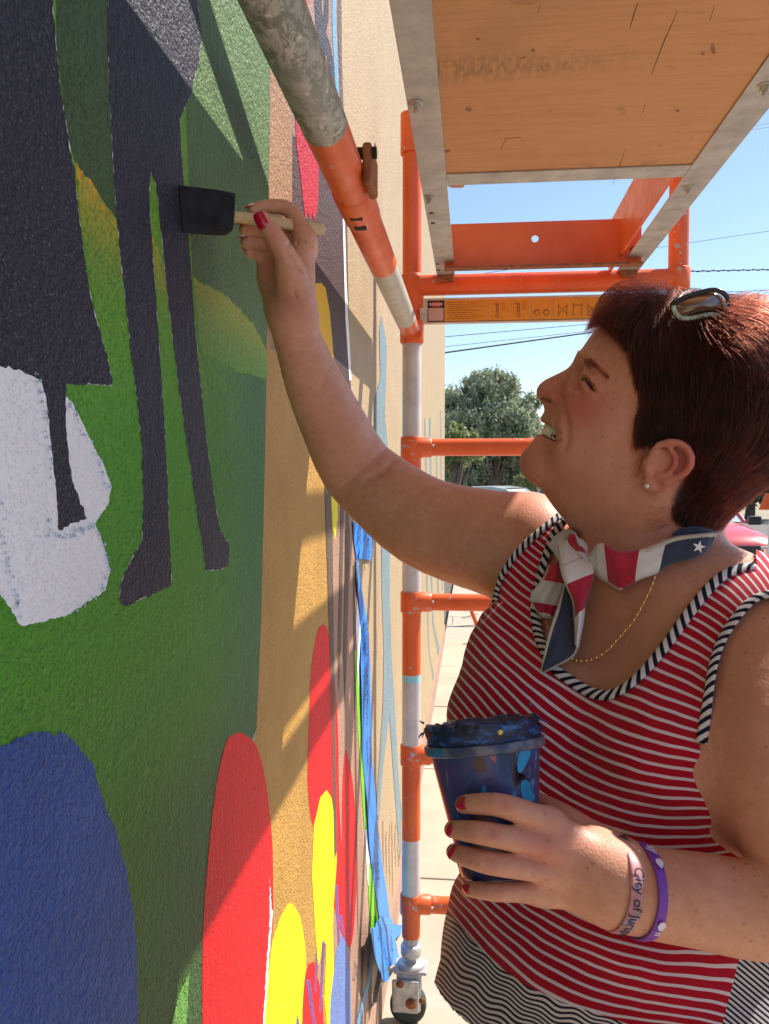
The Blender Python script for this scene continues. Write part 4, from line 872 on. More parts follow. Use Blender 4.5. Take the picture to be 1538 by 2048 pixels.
adde('-', E3(1322, 930, .088), (.0085, .0075, .0070), .003, R(40))
addc('-', [E3(1330, 908, .088), E3(1336, 918, .088)], [.002, .0025], .002)
adde('+', E3(1296, 938, .0785), (.0035, .005, .004), .003)
# neck tendon
addc('+', [H3(1330, 985, .056), H3(1260, 1080, .050), H3(1215, 1140, .036)], [.010, .009, .008], .02)
_n_base = len(head_ops)
def march(px, py, fn, t0=0.45, t1=1.1):
    r_ = ray(px, py).astype(np.float32); t = t0
    for _ in range(90):
        d = float(fn((CAM.astype(np.float32) + r_ * t)[None])[0])
        if d < 0.00025: break
        t += d * 0.75
        if t > t1: return None
    return CAM + r_ * t
def march_many(pts, fn, t0=0.45, t1=1.1, it=70):
    D_ = np.array([ray(p[0], p[1]) for p in pts], np.float32); t = np.full(len(D_), t0, np.float32); act = np.ones(len(D_), bool); hit = np.zeros(len(D_), bool); C_ = CAM.astype(np.float32)
    for _ in range(it):
        i = np.where(act)[0]
        if not len(i): break
        d = fn(C_ + D_[i] * t[i, None]); h_ = d < .00025; hit[i[h_]] = True; t[i[~h_]] += d[~h_] * .75; act[i] = ~h_ & (t[i] < t1)
    return [(CAM + D_[i].astype(float) * t[i]) if hit[i] else None for i in range(len(D_))]
def grad_many(fn, P_, e=.0008):
    P_ = np.asarray(P_, np.float32); G = np.stack([fn(P_ + np.float32(v)) - fn(P_ - np.float32(v)) for v in ([e, 0, 0], [0, e, 0], [0, 0, e])], 1); return G / (np.linalg.norm(G, axis=1, keepdims=True) + 1e-12)
def w2h(p): q = HM @ (p - HC); return q
def crease(pts, rad, k=.002, dep=0.3, upto=None):
    """engraved line that follows the skin"""
    out = []
    for h_ in march_many(pts, lambda X: head(X, _n_base)):
        if h_ is not None: q = w2h(h_); out.append(q - np.array([0, 0, -rad * dep if not isinstance(rad, list) else -rad[0] * dep]))
    addc('-', out, rad, k)
crease([(1171, 753), (1177, 763), (1184, 773), (1191, 783)], [.0012, .0021, .0021, .0010], .0012, dep=0.1)
crease([(1191, 783), (1198, 793), (1206, 801)], [.0007, .0008, .0004], .0015)
crease([(1200, 787), (1216, 793), (1236, 797)], [.0006, .0009, .0004], .0015)
crease([(1197, 796), (1207, 806), (1224, 812)], [.0006, .0009, .0004], .0015)
crease([(1160, 770), (1158, 780), (1163, 792)], [.0004, .0007, .0003], .002)
crease([(1124, 812), (1130, 832), (1134, 858), (1134, 880), (1128, 896)], [.0006, .0009, .0010, .0009, .0005], .006)
crease([(1116, 786), (1122, 795), (1124, 808), (1119, 818)], [.0008, .0017, .0018, .0008], .003)
crease([(1083, 796), (1090, 799), (1096, 800), (1102, 806)], [.0018, .0030, .0030, .0016], .001, dep=-0.8)
crease([(1103, 786), (1111, 783)], [.0005, .0005], .004)
crease([(1268, 955), (1264, 965), (1266, 972)], [.0005, .0008, .0004], .002)
crease([(1174, 738), (1180, 744), (1190, 748)], [.0004, .0009, .0004], .003)

def bulge(pts, rad, k=.004, dep=.2):
    out = [w2h(h_) - np.array([0, 0, rad[0] * dep]) for h_ in march_many(pts, lambda X: head(X, _n_base)) if h_ is not None]
    n0 = len(head_ops); addc('+', out, rad, k); head_ops.insert(_n_base, head_ops.pop(n0))
bulge([(1177, 748), (1186, 759), (1198, 778)], [.0030, .0036, .0022], .003, .35)
bulge([(1166, 766), (1172, 778), (1184, 789)], [.0026, .0032, .0022], .004, .45)
crease([(1214, 800), (1226, 806), (1236, 808)], [.0004, .0005, .0003], .0015)
# ---- torso, arms, hands in world space
prims = []
def rc(pts, k=0.02, rpx=True):
    if len(pts) > 2: pts = [tuple(q) for q in spline(pts, (len(pts) - 1) * 4 + 1)]
    p3 = [P(a[0], a[1], a[2]).astype(np.float32) for a in pts]; rr = [a[3] * a[2] / F if rpx else a[3] for a in pts]
    lo = np.min([p - r_ for p, r_ in zip(p3, rr)], 0); hi = np.max([p + r_ for p, r_ in zip(p3, rr)], 0)
    prims.append((lambda X, p3=p3, rr=rr: path(X, p3, rr), lo, hi, k)); return p3, rr
def el(c, r_, k=0.04, ax=None):
    c = np.asarray(c, np.float32); m = max(r_); prims.append((lambda X, c=c, r_=r_, ax=ax: ell(X, c, r_, ax), c - m, c + m, k))
AL = nrm(np.array([.63, -.774, 0.0])); AF = np.array([-.774, -.63, 0.0]); AX = np.stack([AL, AF, [0, 0, 1]]).astype(np.float32)
W3 = lambda x, y, z: np.array([x, y, CAM[2] + z])
# torso block (also used to cut the shirt)
def torso_prims():
    el(W3(.168, .735, -.215), (.150, .100, .165), .04, AX)
    rc([(1060, 1105, .85, 88), (1250, 1190, .76, 95), (1640, 1335, .61, 150)], .05)
    el(P(1092, 1462, .715), (.068, .068, .072), .035); el(P(1370, 1520, .635), (.070, .070, .070), .035)
    rc([(1054, 1195, .80, 62), (1020, 1340, .75, 86), (1006, 1460, .73, 95), (1012, 1620, .72, 98)], .03)
    el(W3(.138, .705, -.42), (.160, .132, .20), .05, AX)
    el(W3(.140, .715, -.66), (.180, .148, .18), .06, AX)
    rc([(1300, 1060, .765, 92), (1300, 1150, .755, 110)], .03)
torso_prims(); N_TORSO = len(prims)
FA = [(583, 640, .832, 45), (603, 700, .85, 50), (632, 775, .873, 59), (672, 860, .90, 67), (702, 918, .917, 72), (738, 962, .922, 76), (850, 1045, .89, 91), (985, 1085, .862, 104), (1050, 1090, .85, 104)]
rc(FA, .03)
NA = [(1632, 1322, .61, 142), (1592, 1430, .58, 147), (1588, 1545, .555, 150), (1652, 1690, .525, 150), (1770, 1800, .50, 135), (1640, 1815, .508, 105), (1500, 1817, .522, 94), (1400, 1800, .530, 90), (1300, 1785, .538, 86), (1235, 1768, .543, 84)]
rc(NA, .03)
# near (left) hand round the cup
NH = dict(index=[(1098, 1645, .545, 27), (1008, 1612, .5385, 23.5), (952, 1608, .547, 20.5), (928, 1609, .555, 18)],
          middle=[(1100, 1692, .540, 26), (980, 1669, .535, 23.5), (926, 1661, .549, 20), (905, 1659, .563, 17)],
          ring=[(1098, 1740, .541, 26), (982, 1726, .536, 23), (930, 1712, .549, 19.5), (909, 1704, .563, 17)],
          little=[(1088, 1782, .549, 23), (995, 1784, .546, 18.5), (957, 1780, .554, 16.5), (938, 1778, .562, 14.5)])
for nme, pts in NH.items(): rc(pts, .0035)
rc([(1225, 1745, .545, 62), (1098, 1650, .549, 26)], .012); rc([(1225, 1755, .542, 62), (1100, 1692, .544, 27)], .010); rc([(1225, 1768, .542, 60), (1098, 1738, .545, 27)], .010); rc([(1225, 1785, .545, 55), (1088, 1780, .551, 25)], .012)
rc([(1200, 1700, .56, 44), (1120, 1640, .592, 34), (1050, 1600, .628, 24), (985, 1570, .636, 21)], .012)
# far (right) hand pinching the brush
FH = dict(thumb=[(592, 600, .822, 30), (578, 530, .806, 24), (552, 478, .797, 20.5), (524, 438, .793, 16.5)],
          index=[(612, 478, .838, 21), (580, 421, .838, 16), (534, 413, .832, 13.5), (505, 419, .824, 10.5)],
          middle=[(612, 492, .850, 22), (560, 464, .850, 17), (515, 459, .838, 15), (490, 458, .829, 12.5)],
          ring=[(600, 520, .862, 22), (552, 492, .868, 16), (516, 486, .852, 14.5), (493, 485, .842, 12.5)],
          little=[(572, 545, .872, 20), (540, 512, .876, 14.5), (514, 505, .864, 13), (499, 504, .856, 11.5)])
for nme, pts in FH.items(): rc(pts, .0035)
rc([(588, 625, .835, 42), (606, 480, .845, 22)], .010); rc([(584, 625, .838, 40), (598, 505, .852, 24)], .010)
rc([(570, 620, .842, 38), (580, 530, .862, 26)], .010); rc([(556, 610, .848, 26), (538, 560, .866, 24), (530, 535, .870, 16)], .010)
rc([(604, 500, .852, 26), (576, 482, .857, 20)], .008)
rc([(590, 635, .83, 40), (588, 590, .822, 31), (580, 545, .812, 25)], .012)
def skin_line(pts, rad, k=.003, t0=.4):
    hs_ = [h_ for h_ in march_many(pts, lambda X: np.minimum.reduce([fn(X) for fn, *_ in prims[N_TORSO:]]), t0) if h_ is not None]
    CARVE.append(([np.array(h_, np.float32) for h_ in hs_], rad, k))
CARVE = []
skin_line([(786, 921), (770, 938), (752, 950), (730, 958)], [.0010, .0022, .0018, .0006], .008)
skin_line([(588, 585), (600, 610), (612, 622)], [.0004, .0008, .0004], .004)
skin_line([(536, 548), (552, 572), (570, 586)], [.0005, .0010, .0005], .004)
skin_line([(572, 505), (586, 528), (603, 545)], [.0006, .0012, .0006], .004)
skin_line([(575, 490), (596, 485), (612, 482)], [.0005, .0009, .0004], .003)
for x_, y_ in ((1008, 1610), (980, 1668), (982, 1727), (995, 1784)):
    for dx_ in (-5, 0, 6): skin_line([(x_ + dx_, y_ - 13), (x_ + dx_ - 1.5, y_), (x_ + dx_, y_ + 11)], [.0003, .0007, .0003], .0015)
hlo = np.min([h2w((a, b_, c)) for a in (-.09, .17) for b_ in (-.15, .12) for c in (-.085, .085)], 0); hhi = np.max([h2w((a, b_, c)) for a in (-.09, .17) for b_ in (-.15, .12) for c in (-.1, .1)], 0)
prims.append((head, hlo, hhi, 0.022))
def body_sdf(X, idx=None):
    f = np.full(len(X), 0.5, np.float32)
    for i, (fn, lo, hi, k) in enumerate(prims):
        if idx is None or i in idx: f = smin(f, fn(X), k)
    if len(X) > 0:
        lo_, hi_ = X.min(0) - .02, X.max(0) + .02
        for pts_, rad, k in CARVE:
            m_ = pts_[len(pts_) // 2]
            if np.all(m_ > lo_ - .03) and np.all(m_ < hi_ + .03): f = smax(f, -path(X, pts_, rad), k)
    return f
def torso_sdf(X):
    f = np.full(len(X), 0.5, np.float32)
    for fn, lo, hi, k in prims[:N_TORSO]: f = smin(f, fn(X), k)
    return f
def mesh_sdf(fn_idx, plist, lo, hi, h, extra=None, B=24):
    g = openvdb.FloatGrid(0.5); lo = np.asarray(lo); nb = np.ceil((np.asarray(hi) - lo) / (h * B)).astype(int)
    ax = np.arange(B, dtype=np.float32) * h
    gx, gy, gz = np.meshgrid(ax, ax, ax, indexing='ij'); base = np.stack([gx.ravel(), gy.ravel(), gz.ravel()], 1)
    ijk = np.stack(np.meshgrid(*[np.arange(n) for n in nb], indexing='ij'), -1).reshape(-1, 3)
    cen = (lo + (ijk + 0.5) * h * B).astype(np.float32); fc = fn_idx(cen, None); half = h * B * 0.87
    inside = np.full((B, B, B), -0.5, np.float32); ne = 0
    for c, cc, f0 in zip(ijk, cen, fc):
        if f0 > half * 1.35 + .004: continue
        if f0 < -half * 1.9 - .01: g.copyFromArray(inside, ijk=tuple(int(v) for v in c * B)); continue
        bl = lo + c * h * B; bh = bl + h * B
        ids = [i for i, (_, a, b_, k) in enumerate(plist) if np.all(bl <= b_ + k + .004) and np.all(bh >= a - k - .004)]
        if not ids: continue
        v = fn_idx(base + bl.astype(np.float32), ids).reshape(B, B, B); g.copyFromArray(np.ascontiguousarray(v), ijk=tuple(int(q) for q in c * B)); ne += 1
    pts, quads = g.convertToQuads(0.0)
    return pts * h + lo, quads, ne
# ---------------------------------------------------------------- skin surface and its colouring
person = empty('person', 'short haired woman in a striped tank top painting the wall with one arm raised', 'person')
inpoly_px = None
def inpoly(x, y, pts):
    c = np.zeros(np.shape(x), bool); n = len(pts)
    for i in range(n):
        (x0, y0), (x1, y1) = pts[i], pts[(i + 1) % n]
        c ^= ((y0 > y) != (y1 > y)) & (x < (x1 - x0) * (y - y0) / (y1 - y0 + 1e-12) + x0)
    return c
def pdist(x, y, pts, closed=False):
    b_ = np.full(np.shape(x), 1e9); n = len(pts)
    for i in range(n if closed else n - 1):
        a, c = np.array(pts[i], float), np.array(pts[(i + 1) % n], float); e = c - a; L = e @ e + 1e-9
        t = np.clip(((x - a[0]) * e[0] + (y - a[1]) * e[1]) / L, 0, 1); b_ = np.minimum(b_, np.hypot(x - a[0] - t * e[0], y - a[1] - t * e[1]))
    return b_
def projv(Pt):
    X_ = Pt - CAM; z = X_ @ FW; return 769 + F * (X_ @ RT) / z, 1024 - F * (X_ @ UP) / z, z
def nmesh(name, pts, quads, mat, parent, attrs=None):
    me = bpy.data.meshes.new(name)
    me.vertices.add(len(pts)); me.vertices.foreach_set('co', np.asarray(pts, np.float32).ravel())
    q = np.asarray(quads, np.int32); me.loops.add(q.size); me.loops.foreach_set('vertex_index', q.ravel())
    me.polygons.add(len(q)); me.polygons.foreach_set('loop_start', np.arange(len(q), dtype=np.int32) * q.shape[1]); 
    me.polygons.foreach_set('use_smooth', np.ones(len(q), bool)); me.update(calc_edges=True); me.validate()
    for k, v in (attrs or {}).items():
        a = me.attributes.new(k, 'FLOAT', 'POINT'); a.data.foreach_set('value', np.asarray(v, np.float32))
    me.materials.append(mat); o = bpy.data.objects.new(name, me); col.objects.link(o); o.parent = parent; return o
def orient(pts, quads, fn, h=0.002):
    """make faces look outwards along the field gradient"""
    i = len(quads) // 2; q = quads[i]; a, b_, c = pts[q[0]], pts[q[1]], pts[q[2]]; n = np.cross(b_ - a, c - a); n /= np.linalg.norm(n) + 1e-12
    m = (pts[q[0]] + pts[q[2]]) / 2; f1 = fn((m + n * h)[None].astype(np.float32))[0]; f0 = fn((m - n * h)[None].astype(np.float32))[0]
    return quads if f1 > f0 else quads[:, ::-1]
HAIRP = [(1172, 662), (1183, 625), (1205, 585), (1240, 560), (1290, 554), (1340, 564), (1380, 578), (1450, 586), (1540, 590), (1640, 650), (1680, 760), (1670, 900), (1600, 1000), (1538, 972), (1520, 990), (1480, 1022), (1440, 1062), (1415, 1068), (1370, 1060), (1345, 1040), (1337, 1000), (1348, 975), (1372, 955), (1388, 930), (1389, 905), (1372, 889), (1350, 881), (1318, 884), (1300, 889), (1273, 895), (1263, 878), (1261, 839), (1277, 819), (1281, 800), (1268, 767), (1253, 712), (1240, 692), (1222, 672), (1204, 656), (1195, 650)]
lo = np.min([p[1] for p in prims], 0) - .01; hi = np.max([p[2] for p in prims], 0) + .01
bp, bq, ne = mesh_sdf(body_sdf, prims, lo, hi, 0.0015)
bq = orient(bp, bq, body_sdf)
qx, qy, qz = projv(bp)
Qh = (bp - HC) @ HM.astype(float).T; inhead = (Qh[:, 1] > -.12) & (Qh[:, 0] > -.1) & (np.abs(Qh[:, 2]) < .11) & (qx > 1030) & (qy < 1100)
mir = bp.copy(); neg = Qh[:, 2] < 0; mQ = Qh.copy(); mQ[:, 2] = np.abs(mQ[:, 2]); mp = HC + mQ @ HM.astype(float); mx, my, _ = projv(mp)
def g(x, y, cx, cy, r_): return np.exp(-((x - cx) ** 2 + (y - cy) ** 2) / (2 * r_ * r_))
lip = np.zeros(len(bp)); near = inhead & (mx < 1160) & (my > 780) & (my < 930)
dl = np.minimum(pdist(mx, my, [(1084, 838), (1088, 845), (1105, 855), (1123, 866)]), pdist(mx, my, [(1076, 872), (1086, 873), (1099, 878.5), (1114, 884), (1124, 880)]))
lip[near] = np.clip(1.2 - dl[near] / 4.0, 0, 1) * .7
dm_ = samp(Dm, Qh[:, 0].astype(np.float32), Qh[:, 1].astype(np.float32)); fb, *_ = head_base(bp.astype(np.float32))
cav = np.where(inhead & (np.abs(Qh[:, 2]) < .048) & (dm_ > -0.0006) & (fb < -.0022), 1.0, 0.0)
cav = np.maximum(cav, np.where(inhead & (my < 812) & (np.abs(Qh[:, 2]) < .024), np.clip(1.5 - pdist(mx, my, [(1083, 797), (1090, 799), (1096, 801), (1101, 805)]) / 1.6, 0, 1), 0))  # nostril shade painted dark along the carved slit
red = np.where(inhead, 0.20 + 0.30 * g(mx, my, 1095, 785, 26) + 0.6 * g(mx, my, 1165, 812, 34) + 0.75 * g(mx, my, 1365, 925, 26) + 0.3 * g(mx, my, 1060, 925, 18) + .35 * g(mx, my, 1320, 960, 18), 0)
handn = (qx > 880) & (qx < 1240) & (qy > 1590) & (qy < 1830) & (qz < .60); red += np.where(handn, .45 * g(qx, qy, 1090, 1700, 38) + .35 * g(qx, qy, 985, 1669, 12) + .35 * g(qx, qy, 982, 1727, 12) + .3 * g(qx, qy, 1008, 1611, 12) + .3 * g(qx, qy, 995, 1784, 10), 0)
handf = (qx > 460) & (qx < 660) & (qy > 390) & (qy < 640) & (qz > .7); red += np.where(handf, .5 * g(qx, qy, 590, 605, 20) + .25 * g(qx, qy, 550, 470, 16), 0)
scalp = np.where(inhead & inpoly(mx, my, HAIRP), np.clip(pdist(mx, my, HAIRP, True) / 14.0, 0, 1), 0)
scalp = np.where(inhead & (mx > 1395) & (my < 1060), 1.0, scalp)
chest = np.where((qy > 1120) & (qy < 1420) & (qx > 1050) & (qx < 1400), 1.0, 0) * g(qx, qy, 1230, 1270, 110)
b = NB('skin')
n1 = b.ramp(b.noise(22, 4, 0.6), [(0.35, (0.62, 0.30, 0.20)), (0.65, (0.70, 0.36, 0.25))])
mott = b.ramp(b.noise(120, 4, 0.65), [(0.35, 0.0), (0.68, 0.45)]); n1 = b.mix(mott, n1, (0.56, 0.22, 0.15))
fr = b.voro(150); frm = b.math('MULTIPLY', b.ramp(fr, [(0.13, 1.0), (0.22, 0.0)]), b.ramp(b.noise(38, 3), [(0.46, 0.0), (0.60, 0.42)])); n1 = b.mix(frm, n1, (0.26, 0.095, 0.05))
fr2 = b.voro(62); frm2 = b.math('MULTIPLY', b.ramp(fr2, [(0.06, 1.0), (0.11, 0.0)]), b.ramp(b.noise(25, 2), [(0.48, 0.0), (0.56, 0.38)])); n1 = b.mix(frm2, n1, (0.20, 0.07, 0.04))
n1 = b.mix(b.math('MULTIPLY', b.attr('red'), 0.9, clamp=True), n1, (0.50, 0.10, 0.085))
n1 = b.mix(b.math('MULTIPLY', b.attr('chest'), 0.55), n1, (0.30, 0.115, 0.055))
n1 = b.mix(b.attr('lip'), n1, (0.42, 0.085, 0.075))
n1 = b.mix(b.attr('scalp'), n1, (0.022, 0.008, 0.007))
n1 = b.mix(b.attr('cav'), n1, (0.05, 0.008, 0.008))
b.set(color=n1, rough=b.ramp(b.noise(60, 3), [(0.3, 0.42), (0.7, 0.58)]), spec=0.42, sss=0.12)
b.b.inputs['Subsurface Radius'].default_value = (1.0, 0.35, 0.2); b.b.inputs['Subsurface Scale'].default_value = 0.006
h1 = b.noise(900, 3, 0.6); h2 = b.voro(520); hh = b.math('ADD', b.math('MULTIPLY', h1, 0.6), b.math('MULTIPLY', h2, 0.5)); b.bump(hh, 0.5, 0.0007)
m_skin = b.m
body = nmesh('body', bp, bq, m_skin, person, dict(red=red, lip=lip, cav=cav, scalp=scalp, chest=chest))

def grad(fn, p, e=0.0008):
    p = np.asarray(p, np.float32); X = np.array([p + [e, 0, 0], p - [e, 0, 0], p + [0, e, 0], p - [0, e, 0], p + [0, 0, e], p - [0, 0, e]], np.float32); v = fn(X)
    return nrm([v[0] - v[1], v[2] - v[3], v[4] - v[5]])
# ---- nails
m_nail = M('red_nail_varnish', (0.50, 0.004, 0.045), 0.12, var=0.08, vs=300, coat=0.6)
def nail(tip, prev, face, L, W_, bulge=0.0012, out=0.0, up=0.5):
    """curved plate on the fingertip: tip/prev are 3D points, face = outward direction"""
    tip = np.array(tip, float); d = nrm(tip - np.array(prev, float)); n = nrm(np.array(face, float) - d * (np.array(face, float) @ d)); s_ = np.cross(d, n)
    N, Mm = 9, 9; vs = []; rad = W_ * 0.62
    for i in range(N):
        t = i / (N - 1)
        for j in range(Mm):
            a = (j / (Mm - 1) - 0.5) * 1.75; wd = 1.0 - 0.10 * (2 * t - 1) ** 6 - (0.10 if t < .12 else 0)
            vs.append(tip + d * ((t - 0.5) * L) + s_ * (math.sin(a) * rad * wd) + n * (math.cos(a) * rad - rad + bulge + out - 0.0006 * (2 * t - 1) ** 2 * (1 if t > .5 else 0.5)))
    top = [np.array(v) + n * 0.0005 for v in vs]; k = len(vs); mb = MB()
    fs = [(i * Mm + j, i * Mm + j + 1, (i + 1) * Mm + j + 1, (i + 1) * Mm + j) for i in range(N - 1) for j in range(Mm - 1)]
    mb.add([tuple(v) for v in top + vs], fs + [tuple(reversed([a + k for a in f])) for f in fs], 0, True)
    rim_ = [j for j in range(Mm)] + [(i + 1) * Mm - 1 for i in range(1, N)] + [(N - 1) * Mm + j for j in range(Mm - 2, -1, -1)] + [i * Mm for i in range(N - 2, 0, -1)]
    mb.add([tuple(v) for v in top + vs], [(rim_[i], rim_[(i + 1) % len(rim_)], rim_[(i + 1) % len(rim_)] + k, rim_[i] + k) for i in range(len(rim_))], 0, True)
    o = mb.build('fingernail', m_nail, person, fix=True); return o
def nail_on(px, py, dirpx, L, W_, lift=0.0):
    """nail where the photographed nail is: on the skin surface, lying along a direction"""
    h_ = march(px, py, body_sdf, 0.4)
    if h_ is None: return
    n = grad(body_sdf, h_, .0015); d = RT * dirpx[0] - UP * dirpx[1]; d = nrm(d - n * (d @ n))
    return nail(h_ + n * lift, h_ - d, n, L, W_, bulge=0.0006)
px2 = lambda k, d: k * d / F
nail_on(920, 1607, (-1, -.02), px2(29, .55), px2(26, .55)); nail_on(897, 1657, (-1, .05), px2(26, .56), px2(25, .56))
nail_on(902, 1701, (-1, -.1), px2(26, .56), px2(24, .56)); nail_on(931, 1777, (-1, -.2), px2(24, .56), px2(18, .56))
nail_on(521, 441, (-.42, -.9), px2(33, .79), px2(25, .79), 0.0003)
def tipnail(fin, face, L, W_, o=0.0):
    a, b_ = fin[-1], fin[-2]; A = P(a[0], a[1], a[2]); B = P(b_[0], b_[1], b_[2]); d = nrm(A - B); r_ = a[3] * a[2] / F; n = nrm(np.array(face) - d * (np.array(face) @ d))
    return nail(A + n * r_ * 0.80 + d * r_ * 0.35, B + n * r_ * 0.8, n, L, W_)
tipnail(FH['index'], UP * 1 - RT * .1 - FW * .15, .0105, .0095)
tipnail(FH['middle'], UP * .75 - FW * .55 - RT * .3, .0110, .0095); tipnail(FH['ring'], UP * .6 - FW * .6 - RT * .4, .0110, .0095); tipnail(FH['little'], UP * .9 - FW * .3 - RT * .4, .0085, .008)

# ---- teeth, eye
m_tooth = M('tooth_enamel', (0.86, 0.80, 0.64), 0.25, var=0.06, vs=200)
for sgn in (1, -1):
    for i, (px, py, w0, hgt, wd) in enumerate([(1089, 856, .0042, .0125, .0082), (1094, 859.5, .0118, .0118, .0074), (1102.5, 864.5, .0190, .0122, .0076), (1110.5, 869, .0250, .0112, .0070), (1118, 873, .0295, .0100, .0066), (1124, 876, .0325, .0088, .0064)]):
        q = hp(px, py, w0); c_ = h2w((q[0] + .0012, q[1], q[2] * sgn + .001 * sgn)); mb = MB(); hgt *= 1.0; up_ = nrm(hV * math.cos(TILT) + hU * math.sin(TILT)); fwd = nrm(-hU * math.cos(TILT) + hV * math.sin(TILT)); lat = hW * sgn
        ang = min(1.2, w0 * 38); out_ = nrm(fwd * math.cos(ang) + lat * math.sin(ang)); sd = nrm(np.cross(up_, out_)); M4 = Matrix(((sd[0], up_[0], out_[0], c_[0]), (sd[1], up_[1], out_[1], c_[1]), (sd[2], up_[2], out_[2], c_[2]), (0, 0, 0, 1)))
        mb.box((-wd / 2, -hgt / 2, -.0028), (wd / 2, hgt / 2, .0024), M4=M4, bev=.0022); o = mb.build('tooth', m_tooth, person)
        for p_ in o.data.polygons: p_.use_smooth = True
b = NB('eye_white'); b.set(color=(0.10, 0.06, 0.05), rough=0.15); m_eye = b.m
for sgn in (1, -1):
    q = hp(1184, 762, .0335); mb = MB(); mb.sphere(h2w((q[0] + .001, q[1], q[2] * sgn)), .0105, seg=20); mb.build('eye', m_eye, person)

q = hp(1110, 872, 0); mb = MB(); mb.sphere(h2w((q[0] + .004, q[1], 0)), (.0105, .0075, .030), seg=20, M4=Matrix(((hU[0], hV[0], hW[0], 0), (hU[1], hV[1], hW[1], 0), (hU[2], hV[2], hW[2], 0), (0, 0, 0, 1)))); mb.build('mouth_interior', M('mouth_dark_red', (.10, .02, .02), .4), person)  # dark filler behind the teeth, standing in for the shaded mouth
# ---- hair
def hairobj(name, strands, rad, mat):
    hc = bpy.data.hair_curves.new(name); hc.add_curves([len(s_) for s_ in strands]); P_ = np.concatenate(strands).astype(np.float32)
    hc.points.foreach_set('position', P_.ravel())
    rr = np.concatenate([np.interp(np.linspace(0, 1, len(s_)), [0, .6, 1], [rad * .9, rad, rad * .25]) for s_ in strands]).astype(np.float32)
    hc.points.foreach_set('radius', rr); hc.materials.append(mat); o = bpy.data.objects.new(name, hc); col.objects.link(o); o.parent = person; return o
def hairmat(name, c, rough=0.32):
    m = bpy.data.materials.new(name); m.use_nodes = True; t = m.node_tree; t.nodes.clear(); o_ = t.nodes.new('ShaderNodeOutputMaterial'); h_ = t.nodes.new('ShaderNodeBsdfHairPrincipled')
    h_.parametrization = 'COLOR'; h_.inputs['Color'].default_value = (*c, 1); h_.inputs['Roughness'].default_value = rough; h_.inputs['Radial Roughness'].default_value = .4
    h_.inputs['IOR'].default_value = 1.42
    for k_ in ('Random Roughness',):
        if k_ in h_.inputs: h_.inputs[k_].default_value = .3
    g_ = t.nodes.new('ShaderNodeNewGeometry'); nz = t.nodes.new('ShaderNodeTexNoise'); nz.inputs['Scale'].default_value = 90; t.links.new(g_.outputs['Position'], nz.inputs['Vector'])
    rp = t.nodes.new('ShaderNodeValToRGB'); rp.color_ramp.elements[0].color = (*[v * .45 for v in c], 1); rp.color_ramp.elements[1].color = (*[min(1, v * 2.0) for v in c], 1); rp.color_ramp.elements[0].position = .35; rp.color_ramp.elements[1].position = .68
    t.links.new(nz.outputs['Fac'], rp.inputs[0]); t.links.new(rp.outputs[0], h_.inputs['Color']); t.links.new(h_.outputs[0], o_.inputs['Surface']); return m
m_hair = hairmat('maroon_hair', (0.018, 0.0026, 0.0015))
flow = [(1215, 632, -.45, .9), (1240, 600, -.75, .65), (1275, 590, -.7, .7), (1250, 650, -.3, .95), (1310, 590, -.25, .97), (1340, 620, .12, 1), (1345, 680, .18, 1), (1400, 620, .1, 1), (1430, 600, .5, .8), (1500, 610, .75, .6), (1540, 660, .6, .8), (1470, 680, .35, .9), (1290, 750, .0, 1), (1270, 830, .02, 1), (1400, 800, -.03, 1), (1350, 850, .05, 1), (1500, 800, .15, 1), (1560, 850, -.25, 1), (1520, 930, -.6, .8), (1450, 950, -.45, .9), (1400, 960, -.25, 1), (1420, 1010, -.45, .9), (1370, 1010, -.2, 1)]
fpts = np.array(flow)
hs = np.array([(1210, 640, .012), (1240, 600, .019), (1290, 590, .016), (1340, 600, .010), (1390, 610, .006), (1450, 620, .014), (1510, 650, .022), (1570, 720, .022), (1300, 750, .007), (1270, 830, .006), (1400, 800, .010), (1330, 870, .006), (1500, 820, .014), (1560, 870, .014), (1450, 960, .010), (1400, 1020, .006), (1360, 1000, .004)])
def field(x, y):
    w_ = np.exp(-((x[:, None] - fpts[:, 0]) ** 2 + (y[:, None] - fpts[:, 1]) ** 2) / (2 * 38.0 ** 2)) + 1e-7; w_ /= w_.sum(1, keepdims=True)
    d = w_ @ fpts[:, 2:]; return d / np.linalg.norm(d, axis=1, keepdims=True)
def hfield(x, y):
    w_ = np.exp(-((x[:, None] - hs[:, 0]) ** 2 + (y[:, None] - hs[:, 1]) ** 2) / (2 * 35.0 ** 2)) + 1e-9; w_ /= w_.sum(1, keepdims=True); return w_ @ hs[:, 2]
